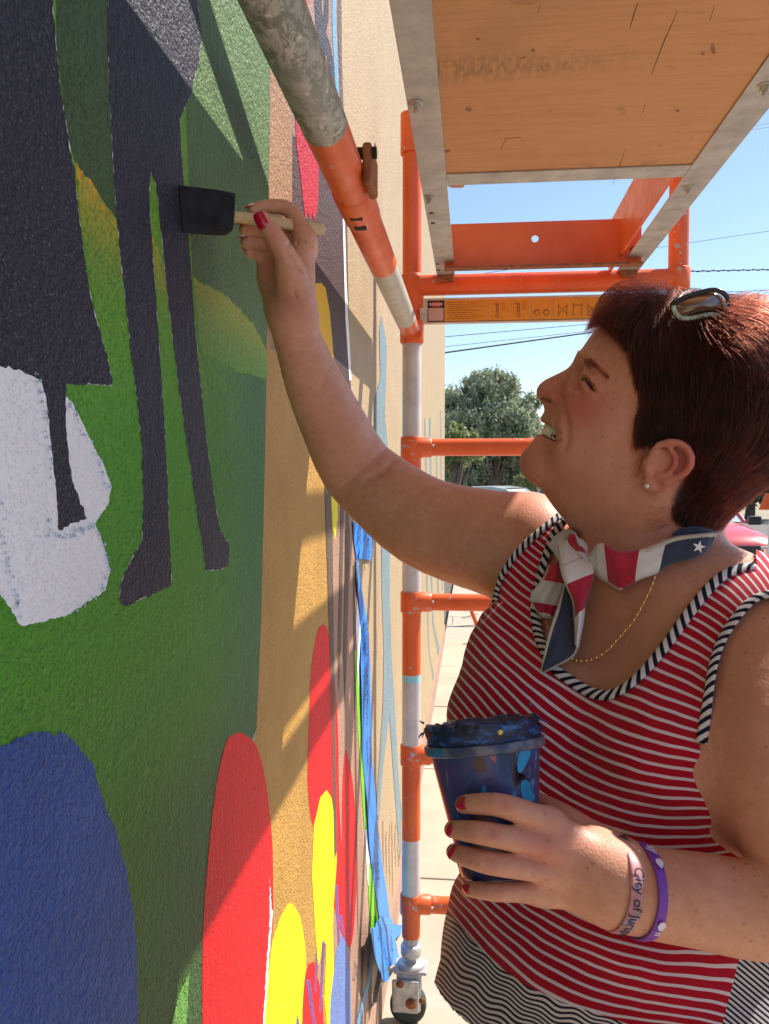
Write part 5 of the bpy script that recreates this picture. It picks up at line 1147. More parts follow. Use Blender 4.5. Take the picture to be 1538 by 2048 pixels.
def grow(N, seed, side):
    r_ = np.random.default_rng(seed); U = r_.uniform(-.02, .17, N * 3); V = r_.uniform(-.11, .12, N * 3)
    Dv = samp(Ds, U.astype(np.float32), V.astype(np.float32)); ok = Dv > .0004; U, V, Dv = U[ok], V[ok], Dv[ok]
    keep = r_.random(len(U)) < np.where(Dv < .03, 1.0, 0.62); U, V, Dv = U[keep][:N], V[keep][:N], Dv[keep][:N]
    Wv = samp(Wg, U.astype(np.float32), V.astype(np.float32)); Wd = Wv * np.sqrt(np.clip(1 - (np.maximum(RH - Dv, 0) / RH) ** 2, 0, 1)); A = np.stack([U, V, Wd], 1)
    wp = HC + A @ HM.astype(float); x, y, _ = projv(wp); ok = inpoly(x, y, HAIRP) & ((x > 1268) | (y < 700)) & ~((y > 860) & (x < 1400) & (x > 1290) & (y < 985)) ; A = A[ok]; x, y = x[ok], y[ok]
    n = len(A); S = 11; Lh = np.where(y < 680, .060, np.where(y > 930, .026, .045)) * r_.uniform(.55, 1.15, n); Lh = np.where((x < 1300) & (y < 690), Lh * r_.uniform(.6, 1.25, n), Lh)
    clump = np.array([mnoise.noise(Vector((a[0] * 70, a[1] * 70, a[2] * 70))) for a in A]); clump2 = np.array([mnoise.noise(Vector((a[0] * 160, a[1] * 160, 7))) for a in A])
    out = np.zeros((n, S, 3)); out[:, 0] = A; alive = np.ones(n, bool); cur = A.copy(); last = np.full(n, S - 1); jit = r_.normal(0, .10, (n, 2)); hk = np.clip(r_.normal(.62, .30, n) + clump * .18, .06, 1.12); fly = r_.random(n) < .06; hk = np.where(fly, r_.uniform(1.05, 1.5, n), hk)
    for s_ in range(1, S):
        wp = HC + cur @ HM.astype(float); x, y, _ = projv(wp); d = field(x, y) + jit * (.6 + 1.2 * s_ / S) + np.stack([clump * .16 + clump2 * .14, clump2 * .06], 1)
        st = (Lh / (S - 1))[:, None] * np.stack([d[:, 0], -d[:, 1], np.zeros(n)], 1); t = s_ / (S - 1)
        new = cur + st
        for _ in range(2):
            wa = np.stack([new[:, 0], new[:, 1], np.abs(new[:, 2])], 1).astype(np.float32)
            W_ = lambda Q_: head_base((HC + Q_ @ HM.astype(float)).astype(np.float32))[0]
            f0 = W_(wa); e = .0015; gx = (W_(wa + np.float32([e, 0, 0])) - f0) / e; gy = (W_(wa + np.float32([0, e, 0])) - f0) / e; gz = (W_(wa + np.float32([0, 0, e])) - f0) / e
            G = np.stack([gx, gy, gz], 1); gn = np.linalg.norm(G, axis=1, keepdims=True) + 1e-6
            tgt = hfield(x, y) * hk * min(1.0, t * 2.6) + .0006; tgt = np.where((x < 1262) & (y > 600) & (y < 700), np.maximum(tgt, .004 + .008 * t * hk), tgt)
            new = new + G / gn * np.clip((tgt - f0) / np.maximum(gn[:, 0], .5), -.006, .006)[:, None]
        nx, ny, _ = projv(HC + new @ HM.astype(float)); inside = inpoly(nx, ny, HAIRP) | (r_.random(n) < .5) & (pdist(nx, ny, HAIRP, True) < r_.exponential(6, n)) | ((nx > 1480) & (ny < 900)) | ((nx > 1262) & (nx < 1352) & (ny > 872) & (ny < 902) & (r_.random(n) < .72)) 
        stop = alive & ~inside; last[stop] = s_ - 1; alive &= inside
        cur = np.where(alive[:, None], new, cur); out[:, s_] = cur
    res = []
    for i in range(n):
        k = last[i]
        if k < 2: continue
        a = out[i, :k + 1].copy()
        if side < 0: a[:, 2] *= -1
        res.append(HC + a @ HM.astype(float))
    return res
strands = grow(46000, 3, 1) + grow(15000, 4, -1)
hairobj('hair', strands, .00011, m_hair)
# stray wisps at the ear, brows, lashes
def on_skin(pts, off=.0006):
    hs_ = [h_ for h_ in march_many(pts, head, .5) if h_ is not None]
    if not hs_: return []
    return list(np.array(hs_) + grad_many(head, hs_) * off)
brow = []; r_ = np.random.default_rng(5)
def batch(segs, off):
    flat = [p for s_ in segs for p in s_]; hs_ = march_many(flat, head, .5); ok = [h_ is not None for h_ in hs_]; safe = np.array([h_ if h_ is not None else CAM for h_ in hs_]); gr = grad_many(head, safe); out = []; k = 0
    for s_ in segs:
        if all(ok[k:k + len(s_)]): out.append(safe[k:k + len(s_)] + gr[k:k + len(s_)] * off)
        k += len(s_)
    return out
segs = []
bl = spline([(1169, 726), (1175, 725), (1183, 727), (1191, 732), (1199, 740), (1207, 747), (1214, 752)], 200)
for i in range(750):
    t = r_.random() ** .8; c_ = bl[int(t * 199)]; wd = 9.5 * (1 - t) ** .9 + 1.6; o_ = r_.normal(0, .45) * wd; s0 = (c_[0] + o_ * .5, c_[1] + o_); L_ = r_.uniform(7, 13) * (1 - .3 * t)
    ang = math.atan2(.95 * t ** .7 + .05 - .25 * (1 - t), 1.0) + r_.normal(0, .30); e_ = (s0[0] + L_ * math.cos(ang), s0[1] + L_ * math.sin(ang))
    segs.append([s0, ((s0[0] + e_[0]) / 2, (s0[1] + e_[1]) / 2), e_])
brow += batch(segs, .0009); segs = []
for i in range(150):                                             # lashes along the narrowed eye
    t = r_.random(); p = np.array([1171.5, 754]) * (1 - t) + np.array([1190, 782]) * t + r_.normal(0, .55, 2); segs.append([p, p + [-1.5 + r_.normal(0, 1), 3.0]])
lash = [np.array([q[0], (q[0] + q[1]) / 2 + hW * .0006 - hU * .0004, q[1] + hW * .0008 - hU * .0010]) for q in batch(segs, .0006)]; segs = []
far = [h2w((hp(1158 + a, 708 + b_, -.02)[0] - .0006, hp(1158 + a, 708 + b_)[1], -.012)) for a, b_ in ((0, 0), (-1, 4), (-2, 8))]
for i in range(50):
    y_ = 704 + r_.uniform(0, 14); s0 = hp(1157, y_, 0); A = h2w((s0[0] + .001, s0[1], -.010)); brow.append(np.array([A, A + (-hU * .0012 + hV * .001), A + (-hU * .0028 * r_.uniform(.5, 1) + hV * .0030)]))
hairobj('eyelash', lash, .00020, hairmat('dark_lash', (.012, .006, .005), .5))
hairobj('eyebrow', brow, .00022, hairmat('brown_brow_hair', (0.07, 0.025, 0.015), .5))
wisps = []
for i in range(140):
    x0 = 1262 + r_.uniform(-2, 26); y0 = 885 + r_.uniform(-6, 14); segs.append([(x0, y0), (x0 + r_.normal(1, 2), y0 + r_.uniform(5, 12)), (x0 + r_.normal(2, 3), y0 + r_.uniform(12, 24))])
for i in range(70):
    x0 = 1285 + r_.uniform(-10, 14); y0 = 905 + r_.uniform(-8, 16); segs.append([(x0, y0), (x0 - 10 + r_.normal(0, 2), y0 + 22), (x0 - 18 + r_.normal(0, 2), y0 + 46)])
for i in range(260):
    x0 = 1300 + r_.uniform(0, 50); y0 = 1010 + r_.uniform(0, 50); segs.append([(x0, y0), (x0 - 9, y0 + 3), (x0 - 18 + r_.normal(0, 3), y0 + 5)])
wisps += batch(segs, .0009)
hairobj('fine_hair', wisps, .00006, hairmat('fine_hair_brown', (0.22, 0.09, 0.05), .5))
# ---------------------------------------------------------------- striped tank top
_na = [(P(a[0], a[1], a[2]).astype(np.float32), a[3] * a[2] / F) for a in NA[:2]]
SH = prims[:N_TORSO] + [prims[N_TORSO], (lambda X: path(X, [a[0] for a in _na], [a[1] for a in _na]), np.min([a[0] - a[1] for a in _na], 0), np.max([a[0] + a[1] for a in _na], 0), .03)]
def shirt_sdf(X, ids=None):
    f = np.full(len(X), 0.5, np.float32)
    for i, (fn, lo_, hi_, k) in enumerate(SH):
        if ids is None or i in ids: f = smin(f, fn(X), k)
    z = X[:, 2] - CAM[2]; fl = np.clip((-.31 - z) / .16, 0, 1)
    a = (X[:, 0] * 62 + X[:, 1] * 48); fold = np.sin(a + np.sin(a * .37) * 1.3 + z * 9) * .0042 * fl ** 1.2
    under = np.exp(-((z + .30) / .03) ** 2) * np.sin(X[:, 1] * 90 + z * 130) * .0008
    lat = (X[:, 0] - .16) * .63 - (X[:, 1] - .72) * .774
    pull = .0022 * np.sin(z * 150 + lat * 95 + 1.5 * np.sin(lat * 30)) * np.exp(-((lat - .10) / .055) ** 2) * np.exp(-((z + .27) / .10) ** 2)
    pull += .0016 * np.sin(z * 95 - lat * 70) * np.exp(-((lat + .12) / .06) ** 2) * np.exp(-((z + .20) / .12) ** 2) + .0018 * np.sin(z * 120 + lat * 20 + np.sin(lat * 25)) * np.exp(-((z + .36) / .035) ** 2)
    return f - .0042 - .026 * fl ** 1.3 - fold - under - pull
s_lo = np.min([p[1] for p in prims[:N_TORSO]], 0) - .03; s_hi = np.max([p[2] for p in prims[:N_TORSO]], 0) + .03; s_lo[2] = CAM[2] - .80
sp_, sq_, _ = mesh_sdf(shirt_sdf, SH, s_lo, s_hi, 0.0018); sq_ = orient(sp_, sq_, shirt_sdf)
sx, sy, sz_ = projv(sp_)
neckc = [(1132, 1038), (1110, 1068), (1094, 1111), (1079, 1162), (1071, 1218), (1081, 1282), (1111, 1338), (1137, 1359), (1180, 1385), (1218, 1391), (1252, 1376), (1291, 1342), (1333, 1291), (1376, 1231), (1412, 1185), (1445, 1154), (1483, 1137), (1510, 1134)]
armn = [(1403, 1487), (1409, 1453), (1417, 1402), (1428, 1334), (1445, 1282), (1475, 1235), (1505, 1203), (1540, 1190), (1600, 1180)]
armf = [(1122, 1030), (1085, 1060), (1047, 1094), (1013, 1137), (998, 1172), (991, 1205)]
NK = cr(neckc, 90); AN = cr(armn, 60); AF_ = cr(armf, 40)
cut = inpoly(sx, sy, NK + [(1510, 900), (1132, 900)]) | inpoly(sx, sy, AN + [(2200, 1180), (2200, 1560), (1403, 1530)]) | inpoly(sx, sy, AF_ + [(960, 1228), (905, 1225), (300, 1225), (300, 300), (1122, 300)])
cut |= inpoly(sx, sy, [(780, 1962), (866, 1964), (882, 1992), (906, 2022), (945, 2056), (960, 2300), (780, 2300)])
cut |= sp_[:, 2] < CAM[2] - .74
fm = ~np.any(cut[sq_], axis=1); used = np.unique(sq_[fm]); remap = np.full(len(sp_), -1); remap[used] = np.arange(len(used)); sp_ = sp_[used]; sq_ = remap[sq_[fm]]; sx, sy, sz_ = sx[used], sy[used], sz_[used]
def fitstripes(samples, deg, c=(1200, 1550), s0=300.0, ridge=1e-3):
    ex = [(i, j) for i in range(deg + 1) for j in range(deg + 1 - i) if i + j > 0]; A = []; B = []
    for (x, y, ang, spc) in samples:
        X_, Y_ = (x - c[0]) / s0, (y - c[1]) / s0; ca, sa = math.cos(R(ang)), math.sin(R(ang))
        gx = np.array([i * X_ ** max(i - 1, 0) * Y_ ** j if i else 0 for i, j in ex]) / s0; gy = np.array([j * X_ ** i * Y_ ** max(j - 1, 0) if j else 0 for i, j in ex]) / s0
        A.append((gx * ca + gy * sa) * 40); B.append(0); A.append((-gx * sa + gy * ca) * 20); B.append(20 / spc)
    A = np.array(A); B = np.array(B); co = np.linalg.solve(A.T @ A + ridge * np.eye(len(ex)), A.T @ B)
    return lambda x, y: sum(k * ((np.clip(x, 780, 1640) - c[0]) / s0) ** i * ((np.clip(y, 1000, 2150) - c[1]) / s0) ** j for k, (i, j) in zip(co, ex))
S1 = [(1100, 1400, 36, 19), (1140, 1480, 33, 20), (1200, 1440, 22, 22), (1280, 1440, 15, 23), (1370, 1430, 25, 20), (1400, 1500, 17, 18), (1400, 1560, 3, 16), (1300, 1560, 9, 22), (1200, 1560, 22, 21), (1120, 1580, 37, 18), (1400, 1640, -9, 16), (1300, 1650, 2, 21), (1200, 1650, 20, 19), (1430, 1690, -10, 14),
      (1020, 1150, 39, 14.3), (1050, 1110, 38, 15), (1040, 1230, 42, 16.5), (980, 1300, 44, 16), (1020, 1330, 42, 18), (940, 1380, 46, 16), (1050, 1380, 41, 19), (910, 1420, 50, 14), (965, 1240, 50, 14), (1100, 1060, 40, 13),
      (1420, 1260, 31, 18.5), (1380, 1330, 27, 20), (1340, 1380, 22, 22), (1460, 1190, 35, 17), (1400, 1420, 32, 19), (1490, 1165, 46, 14), (1525, 1160, 55, 12),
      (1100, 1880, 26, 22), (1257, 1900, 14, 24), (1400, 1920, 8, 22), (1000, 1850, 40, 17), (960, 1840, 46, 15.5), (920, 1800, 50, 14), (1200, 1980, 22, 22), (1350, 2000, 12, 20), (1420, 2020, 10, 19), (1100, 1940, 33, 19), (980, 1550, 45, 17), (1000, 1700, 42, 17), (1150, 1780, 28, 22), (900, 1600, 50, 14), (1300, 1780, 8, 22), (1500, 1900, 8, 20), (1500, 1700, -6, 16)]
f1 = fitstripes(S1, 6)
S2 = [(900, 1900, 46, 8.5), (950, 1960, 42, 8.5), (1000, 2000, 25, 9.5), (1050, 2020, 22, 10), (1150, 2040, 20, 10), (880, 1980, 38, 9), (920, 2020, 36, 9), (1250, 2080, 18, 10), (1000, 2090, 25, 10), (900, 1850, 46, 8.5)]
f2 = fitstripes(S2, 2, c=(1000, 1980), s0=200.0)
S3 = [(1480, 1960, 36, 9), (1465, 2020, 32, 9), (1530, 1960, 46, 9), (1530, 2030, 44, 9), (1500, 2040, 40, 9)]
f3 = fitstripes(S3, 1, c=(1500, 1980), s0=200.0)
seam = [(800, 1700), (895, 1824), (948, 1885), (1005, 1938), (1058, 1974), (1124, 2004), (1191, 2026), (1244, 2044), (1340, 2080), (1600, 2160)]
below = pdist(sx, sy, seam); yy_ = np.interp(sx, [p[0] for p in seam], [p[1] for p in seam]); below = np.where(sy > yy_, below, -below)
gx_ = np.interp(sy, [1880, 1916, 2044, 2150], [1488, 1479, 1446, 1420]); guss = sx - gx_
b = NB('striped_jersey')
def sawmask(v, w0, w1): 
    fr_ = b.math('FRACT', v); d_ = b.math('ABSOLUTE', b.math('SUBTRACT', fr_, 0.5)); return b.ramp(d_, [(w0, 1.0), (w1, 0.0)])
knit = b.noise(1500, 2, 0.5)
m1 = sawmask(b.attr('s1'), .135, .165); m2 = sawmask(b.attr('s2'), .22, .29); m3 = sawmask(b.attr('s3'), .22, .29)
redc = b.ramp(b.noise(40, 3), [(0.3, (0.36, 0.003, 0.018)), (0.7, (0.45, 0.005, 0.026))]); whc = (0.68, 0.58, 0.63)
c1 = b.mix(m1, redc, whc); c2 = b.mix(m2, (0.012, 0.010, 0.016), (0.62, 0.58, 0.60)); c3 = b.mix(m3, (0.012, 0.010, 0.018), (0.60, 0.58, 0.60))
cc_ = b.mix(b.ramp(b.math('ADD', b.math('MULTIPLY', b.attr('below'), 0.5), 0.5, clamp=True), [(0.4, 0.0), (0.6, 1.0)]), c1, c2)
cc_ = b.mix(b.ramp(b.math('ADD', b.math('MULTIPLY', b.attr('guss'), 0.5), 0.5, clamp=True), [(0.4, 0.0), (0.6, 1.0)]), cc_, c3)
b.set(color=cc_, rough=0.85, spec=0.2, sheen=0.15)
b.bump(b.math('ADD', b.math('MULTIPLY', knit, .5), b.math('MULTIPLY', b.ramp(m1, [(0, 0), (1, 1)]), .4)), 0.5, 0.0004); m_jersey = b.m
# slip the wavelets of the gathered hem into the dark stripes
wav = np.sin(sx * .085 + sy * .03) * .35 + np.sin(sx * .05 - sy * .05 + 1.0) * .30
shirt = nmesh('tank_top', sp_, sq_, m_jersey, person, dict(s1=f1(sx, sy) + 1.0 * np.array([0.12 * mnoise.noise(Vector((x_ * .02, y_ * .02, 0))) for x_, y_ in zip(sx, sy)]), s2=f2(sx, sy) + wav, s3=f3(sx, sy), below=below / 3.0, guss=np.where(sy > 1850, guss / 3.0, -5)))
shirt['label'] = 'red and white striped tank top with black and white striped hem'
# ribbed black and white binding
b = NB('striped_binding'); v_ = b.math('FRACT', b.attr('s')); msk = b.ramp(b.math('ABSOLUTE', b.math('SUBTRACT', v_, .5)), [(.23, 1.0), (.29, 0.0)]); b.set(color=b.mix(msk, (0.010, 0.012, 0.03), (0.66, 0.64, 0.66)), rough=.85, spec=.2); b.bump(b.noise(1200, 2), .5, .0004); m_bind = b.m
SKB = set(range(N_TORSO + 1))
def ribbon(name, poly, width, mat, parent, fn, off=.0012, thick=.0016, freq=11.0, slant=1.2, inset=0.0, t0=.40, step=None, t1=1.2):
    P3 = []
    for h_ in march_many(poly, fn, t0, t1):
        if h_ is None and P3: h_ = P3[-1] + 1e-4
        if h_ is not None: P3.append(np.array(h_))
    P3 = np.array(P3)
    for _ in range(3): P3[1:-1] = (P3[:-2] + 2 * P3[1:-1] + P3[2:]) / 4
    s_ = 0; vs = []; at = []; K = 7; n = len(P3); GG = grad_many(fn, P3, .002)
    for i in range(n):
        t = nrm(P3[min(i + 1, n - 1)] - P3[max(i - 1, 0)]); g_ = GG[i].astype(float); g_ = nrm(g_ - t * (g_ @ t)); sd = np.cross(t, g_)
        if i: s_ += np.linalg.norm(P3[i] - P3[i - 1])
        for k in range(K):
            a = (k / (K - 1) - .5); vs.append(P3[i] + sd * (a * width + inset) + g_ * (off + thick * (1 - (2 * a) ** 4))); at.append(s_ / width * .5 * freq / 11.0 * 2.0 + a * slant)
    vs = np.array(vs); q = [(i * K + k, i * K + k + 1, (i + 1) * K + k + 1, (i + 1) * K + k) for i in range(n - 1) for k in range(K - 1)]
    o = nmesh(name, vs, np.array(q), mat, parent, dict(s=np.array(at)))
    sm = o.modifiers.new('thickness', 'SOLIDIFY'); sm.thickness = .0012; sm.offset = -1; return o
ribbon('binding', cr(neckc, 260), .0088, m_bind, person, shirt_sdf, slant=.9, inset=.0)
ribbon('binding', cr(armn, 160), .0078, m_bind, person, lambda X: np.minimum(shirt_sdf(X), body_sdf(X, SKB)), slant=-.9)
ribbon('binding', cr(armf, 120), .0075, m_bind, person, lambda X: np.minimum(shirt_sdf(X), body_sdf(X, SKB)), slant=.9)

# trousers and shoes (below the frame)
m_jean = M('dark_denim', (0.03, 0.045, 0.09), .85, var=.2, vs=60, bump=.3, bs=600)
for sg in (-1, 1):
    c0 = W3(.14, .715, -.75) + AL * .085 * sg; mb = MB(); c1_ = np.array([c0[0] + .01, c0[1], .5]); c2_ = np.array([c0[0] + .02, c0[1], .06])
    mb.tube([c0 + [0, 0, .06], c0 - [0, 0, .08], c1_, c2_], [(.105), (.098), (.062), (.050)], 24); mb.build('trouser_leg', m_jean, person)
    mb = MB(); M4 = Matrix(((-AF[0] * -1, AL[0], 0, c2_[0]), (-AF[1] * -1, AL[1], 0, c2_[1]), (0, 0, 1, 0), (0, 0, 0, 1)))
    mb.box((-.07, -.045, 0.001), (.19, .045, .075), M4=M4, bev=.03); mb.build('shoe', M('white_trainer', (.6, .6, .6), .6), person)
mb = MB(); c0 = W3(.14, .715, -.70); mb.sphere(c0, (.165, .125, .13), seg=24, M4=Matrix(((AL[0], AF[0], 0, 0), (AL[1], AF[1], 0, 0), (0, 0, 1, 0), (0, 0, 0, 1)))); mb.build('trouser_seat', m_jean, person)

# ---------------------------------------------------------------- bandana
def bandmat(name, stops):
    b = NB(name); c_ = b.ramp(b.attr('t'), stops, 'CONSTANT'); tint = b.noise(900, 2); c_ = b.mix(b.math('MULTIPLY', tint, .12), c_, (0.2, 0.2, 0.22)); b.set(color=c_, rough=.75, spec=.25, sheen=.2); b.bump(tint, .35, .0003); return b.m
WH, RD, NV, GY = (.80, .77, .80), (.50, .010, .05), (.028, .04, .085), (.62, .59, .57)
bfn = lambda X: np.minimum(body_sdf(X, set(list(range(N_TORSO)) + [len(prims) - 1])), shirt_sdf(X))
def depth_at(px, py):
    h_ = march(px, py, bfn, .45, 1.0); return (h_ - CAM) @ FW if h_ is not None else None
def patch(name, e0, e1, stops, slant=0.0, off=.004, bulge=.008, folds=2.0, famp=.0012, n=60, m=22, dd=None, twist=0.0, edge=(0, 0), ends=(0, 0)):
    """cloth lofted between two photographed edges, laid over the body"""
    A = cr(e0, n); B = cr(e1, n); base = []
    allp = [np.array(A[i]) * (1 - s_) + np.array(B[i]) * s_ for i in range(n) for s_ in (.15, .5, .85)]; alld = [None if h_ is None else (h_ - CAM) @ FW for h_ in march_many(allp, bfn, .45, 1.0)]
    for i in range(n):
        d_ = [q for q in alld[3 * i:3 * i + 3] if q]
        base.append(min(d_) if d_ else np.nan)
    base = np.array(base); idx = np.arange(n); good = ~np.isnan(base); base = np.interp(idx, idx[good], base[good]); co = np.polyfit(idx / n, base, 3); base = np.minimum(np.polyval(co, idx / n), base)
    if dd is not None: base = base * 0 + np.interp(np.linspace(0, 1, n), np.linspace(0, 1, len(dd)), dd)
    vs = []; at = []
    for i in range(n):
        t = i / (n - 1)
        for j in range(m):
            s_ = j / (m - 1); p = np.array(A[i]) * (1 - s_) + np.array(B[i]) * s_; bl_ = (1 - (2 * s_ - 1) ** 2) ** .6
            d_ = base[i] - off - bulge * bl_ - famp * math.sin(folds * math.pi * s_ * 2 + t * 5) - famp * .6 * math.sin(7 * t + 5 * s_) + twist * (s_ - .5)
            vs.append(P(p[0], p[1], d_)); at.append(np.clip(t + slant * (s_ - .5), 0.001, .999))
    q = [(i * m + j, i * m + j + 1, (i + 1) * m + j + 1, (i + 1) * m + j) for i in range(n - 1) for j in range(m - 1)]
    o = nmesh(name, np.array(vs), np.array(q), bandmat('cloth_' + name + '_%d' % len(bpy.data.materials), stops), ban, dict(t=np.array(at)))
    sm = o.modifiers.new('thickness', 'SOLIDIFY'); sm.thickness = .0010; sm.offset = 0
    V = np.array(vs).reshape(n, m, 3)
    for k, use in zip((0, m - 1), edge):
        if use: hem(V[:, k])
    for k, use in zip((0, n - 1), ends):
        if use: hem(V[k, :])
    return V
m_hem = M('cream_overlock', (.60, .55, .48), .85, var=.12, vs=900, bump=.6, bs=1800)
def hem(line, w_=.0013):
    L = np.concatenate([[0], np.cumsum(np.linalg.norm(np.diff(line, axis=0), axis=1))]); k = max(6, int(L[-1] / .0006)); q = np.stack([np.interp(np.linspace(0, L[-1], k), L, line[:, c]) for c in range(3)], 1)
    mb = MB(); mb.tube([v - FW * .0006 for v in q], [w_ * (1.0 + .28 * math.sin(i * 2.1)) for i in range(k)], 8); mb.build('stitched_edge', m_hem, ban)
ban = MB(); ban.box((0, 0, 0), (.001, .001, .001))
# knot core is the bandana's own mesh; every folded piece hangs from it
kd = depth_at(1150, 1100) or .72
kc = P(1150, 1108, kd - .012); mb = MB(); mb.sphere(kc, (.013, .011, .015), seg=24); ban = mb.build('bandana', M('bandana_white', WH, .8, var=.05), person); ban['label'] = 'stars and stripes bandana knotted round the neck'
for p_ in ban.data.polygons: p_.use_smooth = True
patch('neck_fold', [(1345, 1068), (1365, 1057), (1395, 1053), (1415, 1058), (1430, 1064)], [(1345, 1078), (1370, 1076), (1400, 1074), (1418, 1074), (1430, 1072)], [(0, NV)], off=.002, bulge=.003)
VB = patch('neck_fold', [(1178, 1112), (1194, 1090), (1209, 1088), (1232, 1102), (1261, 1103), (1287, 1098), (1321, 1084), (1352, 1073), (1395, 1068), (1418, 1067), (1430, 1068)],
           [(1184, 1142), (1200, 1154), (1222, 1167), (1240, 1177), (1258, 1169), (1282, 1158), (1310, 1148), (1342, 1129), (1385, 1117), (1408, 1106), (1424, 1090)],
           [(0, GY), (.09, WH), (.185, RD), (.46, WH), (.63, NV)], slant=.02, off=.004, bulge=.007, folds=1.0, famp=.0008, n=110)
def hemline(pts, d_off=.0025):
    q = []
    for p in pts:
        d_ = depth_at(*p)
        if d_: q.append(P(p[0], p[1], d_ - d_off))
    if len(q) > 2: hem(np.array(q))
nV = VB.shape[0]
hem(VB[int(nV * .52):, 2], .0019); hem(VB[int(nV * .04):int(nV * .33), -1])
patch('knot_loop', [(1097, 1092), (1108, 1075), (1124, 1063), (1140, 1059), (1152, 1066)], [(1121, 1118), (1116, 1096), (1124, 1084), (1140, 1082), (1160, 1096)], [(0, GY), (.8, GY)], bulge=.012, off=.008, edge=(0, 0))
patch('knot_loop', [(1113, 1082), (1108, 1105), (1120, 1122), (1126, 1135)], [(1134, 1070), (1140, 1085), (1150, 1104), (1150, 1120)], [(0, WH)], bulge=.010, off=.014)
patch('knot_loop', [(1140, 1066), (1137, 1082), (1148, 1098), (1160, 1112)], [(1156, 1074), (1164, 1092), (1170, 1104), (1180, 1120)], [(0, RD), (.75, WH)], bulge=.006, off=.012)
patch('loose_end', [(1098, 1132), (1092, 1150), (1080, 1168), (1064, 1190), (1068, 1212), (1084, 1232)], [(1124, 1120), (1128, 1150), (1130, 1172), (1127, 1196), (1118, 1216), (1104, 1236)], [(0, RD), (.34, GY), (.74, RD), (.93, WH)], slant=-.05, bulge=.008, off=.006, edge=(1, 0), ends=(0, 1))
patch('loose_end', [(1132, 1168), (1123, 1197), (1113, 1228), (1100, 1267), (1089, 1314), (1084, 1341)], [(1140, 1172), (1146, 1202), (1151, 1254), (1153, 1292), (1140, 1314), (1088, 1342)], [(0, NV)], bulge=.004, off=.010, edge=(1, 1), n=80)
patch('loose_end', [(1117, 1092), (1121, 1124), (1126, 1150), (1136, 1176), (1147, 1202), (1151, 1244), (1152, 1290)], [(1160, 1096), (1180, 1117), (1188, 1143), (1181, 1176), (1171, 1207), (1167, 1241), (1156, 1298)], [(0, WH), (.16, GY), (.18, WH), (.40, RD), (.76, WH)], slant=.10, bulge=.009, off=.014, folds=1.0, edge=(1, 0), n=80)
# star
sc_ = (1398, 1094); pts = []
for k in range(10):
    a = math.pi * k / 5 + .25; r0 = 14 if k % 2 == 0 else 5.5; pts.append((sc_[0] + r0 * 1.0 * math.sin(a), sc_[1] - r0 * .95 * math.cos(a)))
jj = int(np.argmin([abs(projv(VB[i, 10][None])[0][0] - 1398) for i in range(nV)])); dS = (VB[jj, 10] - CAM) @ FW
mb = MB(); mb.add([P(x_, y_, dS - .0022) for x_, y_ in pts], [tuple(range(10))]); mb.build('printed_star', M('star_white', WH, .8, var=.03), ban)
# necklace, earring
m_gold = M('gold', (0.80, 0.46, 0.17), 0.25, 0.9, var=.1, vs=200)
neck = cr([(1312, 1150), (1305, 1172), (1293, 1197), (1280, 1222), (1268, 1243), (1250, 1264), (1232, 1285), (1215, 1303), (1195, 1316), (1175, 1323), (1155, 1323), (1140, 1316)], 150)
mb = MB(); cp = []
cp = np.array([h_ for h_ in march_many(neck, bfn, .45) if h_ is not None]); cp = cp + grad_many(bfn, cp, .002) * .0007; mb.tube(cp, [.00055 + .0002 * math.sin(i * 2.4) for i in range(len(cp))], 8); neckl = mb.build('necklace', m_gold, person)
mb = MB()
for i in range(4, len(cp) - 2, 7):
    mb.sphere(cp[i], (.0013, .0011, .0018), seg=8)
mb.build('chain_link', m_gold, neckl)['kind'] = 'stuff'
mb = MB(); pts2 = []
for p in cr([(1082, 1165), (1073, 1180), (1074, 1200), (1082, 1222), (1090, 1240), (1098, 1258)], 40):
    d_ = depth_at(*p); pts2.append(P(p[0], p[1], d_ - .016))
mb.tube(pts2, [.0006 + .0002 * math.sin(i * 2.4) for i in range(len(pts2))], 8); mb.build('chain_end', m_gold, neckl)
h_ = march(1294, 972, head, .5); mb = MB(); n_ = grad(head, h_); mb.lathe([(0, .0016), (.0014, .0014), (.0021, .0006), (.0017, 0), (0, 0)], h_ + n_ * .0006, n_, 8, smooth=False)
mb.build('earring', M('crystal_stud', (.85, .80, .70), .08, .5, var=0), person)

# wristbands
def wband(name, cl, w_, mat, label=None, off=.0011):
    """cl: pixel pairs (top, bottom) of the band's centre line across the visible side of the wrist"""
    c0 = P(*cl['c'], cl['d']); ax = nrm(P(*cl['b'], cl['db']) - P(*cl['a'], cl['da']))
    u = nrm(np.cross(ax, FW)); v = np.cross(ax, u); vs = []; n = 64; K = 6; fr_ = []
    for i in range(n):
        a = 2 * math.pi * i / n; dv = u * math.cos(a) + v * math.sin(a); t = .001
        for _ in range(60):
            d_ = float(body_sdf((c0 + dv * t)[None].astype(np.float32), BANDIDX)[0])
            if d_ > -.0002: break
            t += max(.0003, -d_ * .8)
        fr_.append((dv, t))
    tt = np.array([f[1] for f in fr_]); 
    for _ in range(4): tt = (np.roll(tt, 1) + 2 * tt + np.roll(tt, -1)) / 4
    for i in range(n):
        for k in range(K): s_ = k / (K - 1) - .5; vs.append(c0 + fr_[i][0] * (tt[i] + off + .0006 * (1 - (2 * s_) ** 4)) + ax * (s_ * w_))
    q = [(i * K + k, i * K + k + 1, ((i + 1) % n) * K + k + 1, ((i + 1) % n) * K + k) for i in range(n) for k in range(K - 1)]
    o = nmesh(name, np.array(vs), np.array(q), mat, person); sm = o.modifiers.new('thickness', 'SOLIDIFY'); sm.thickness = .0014; sm.offset = 1
    if label: o['label'] = label
    return o, c0, ax, fr_, tt, u, v
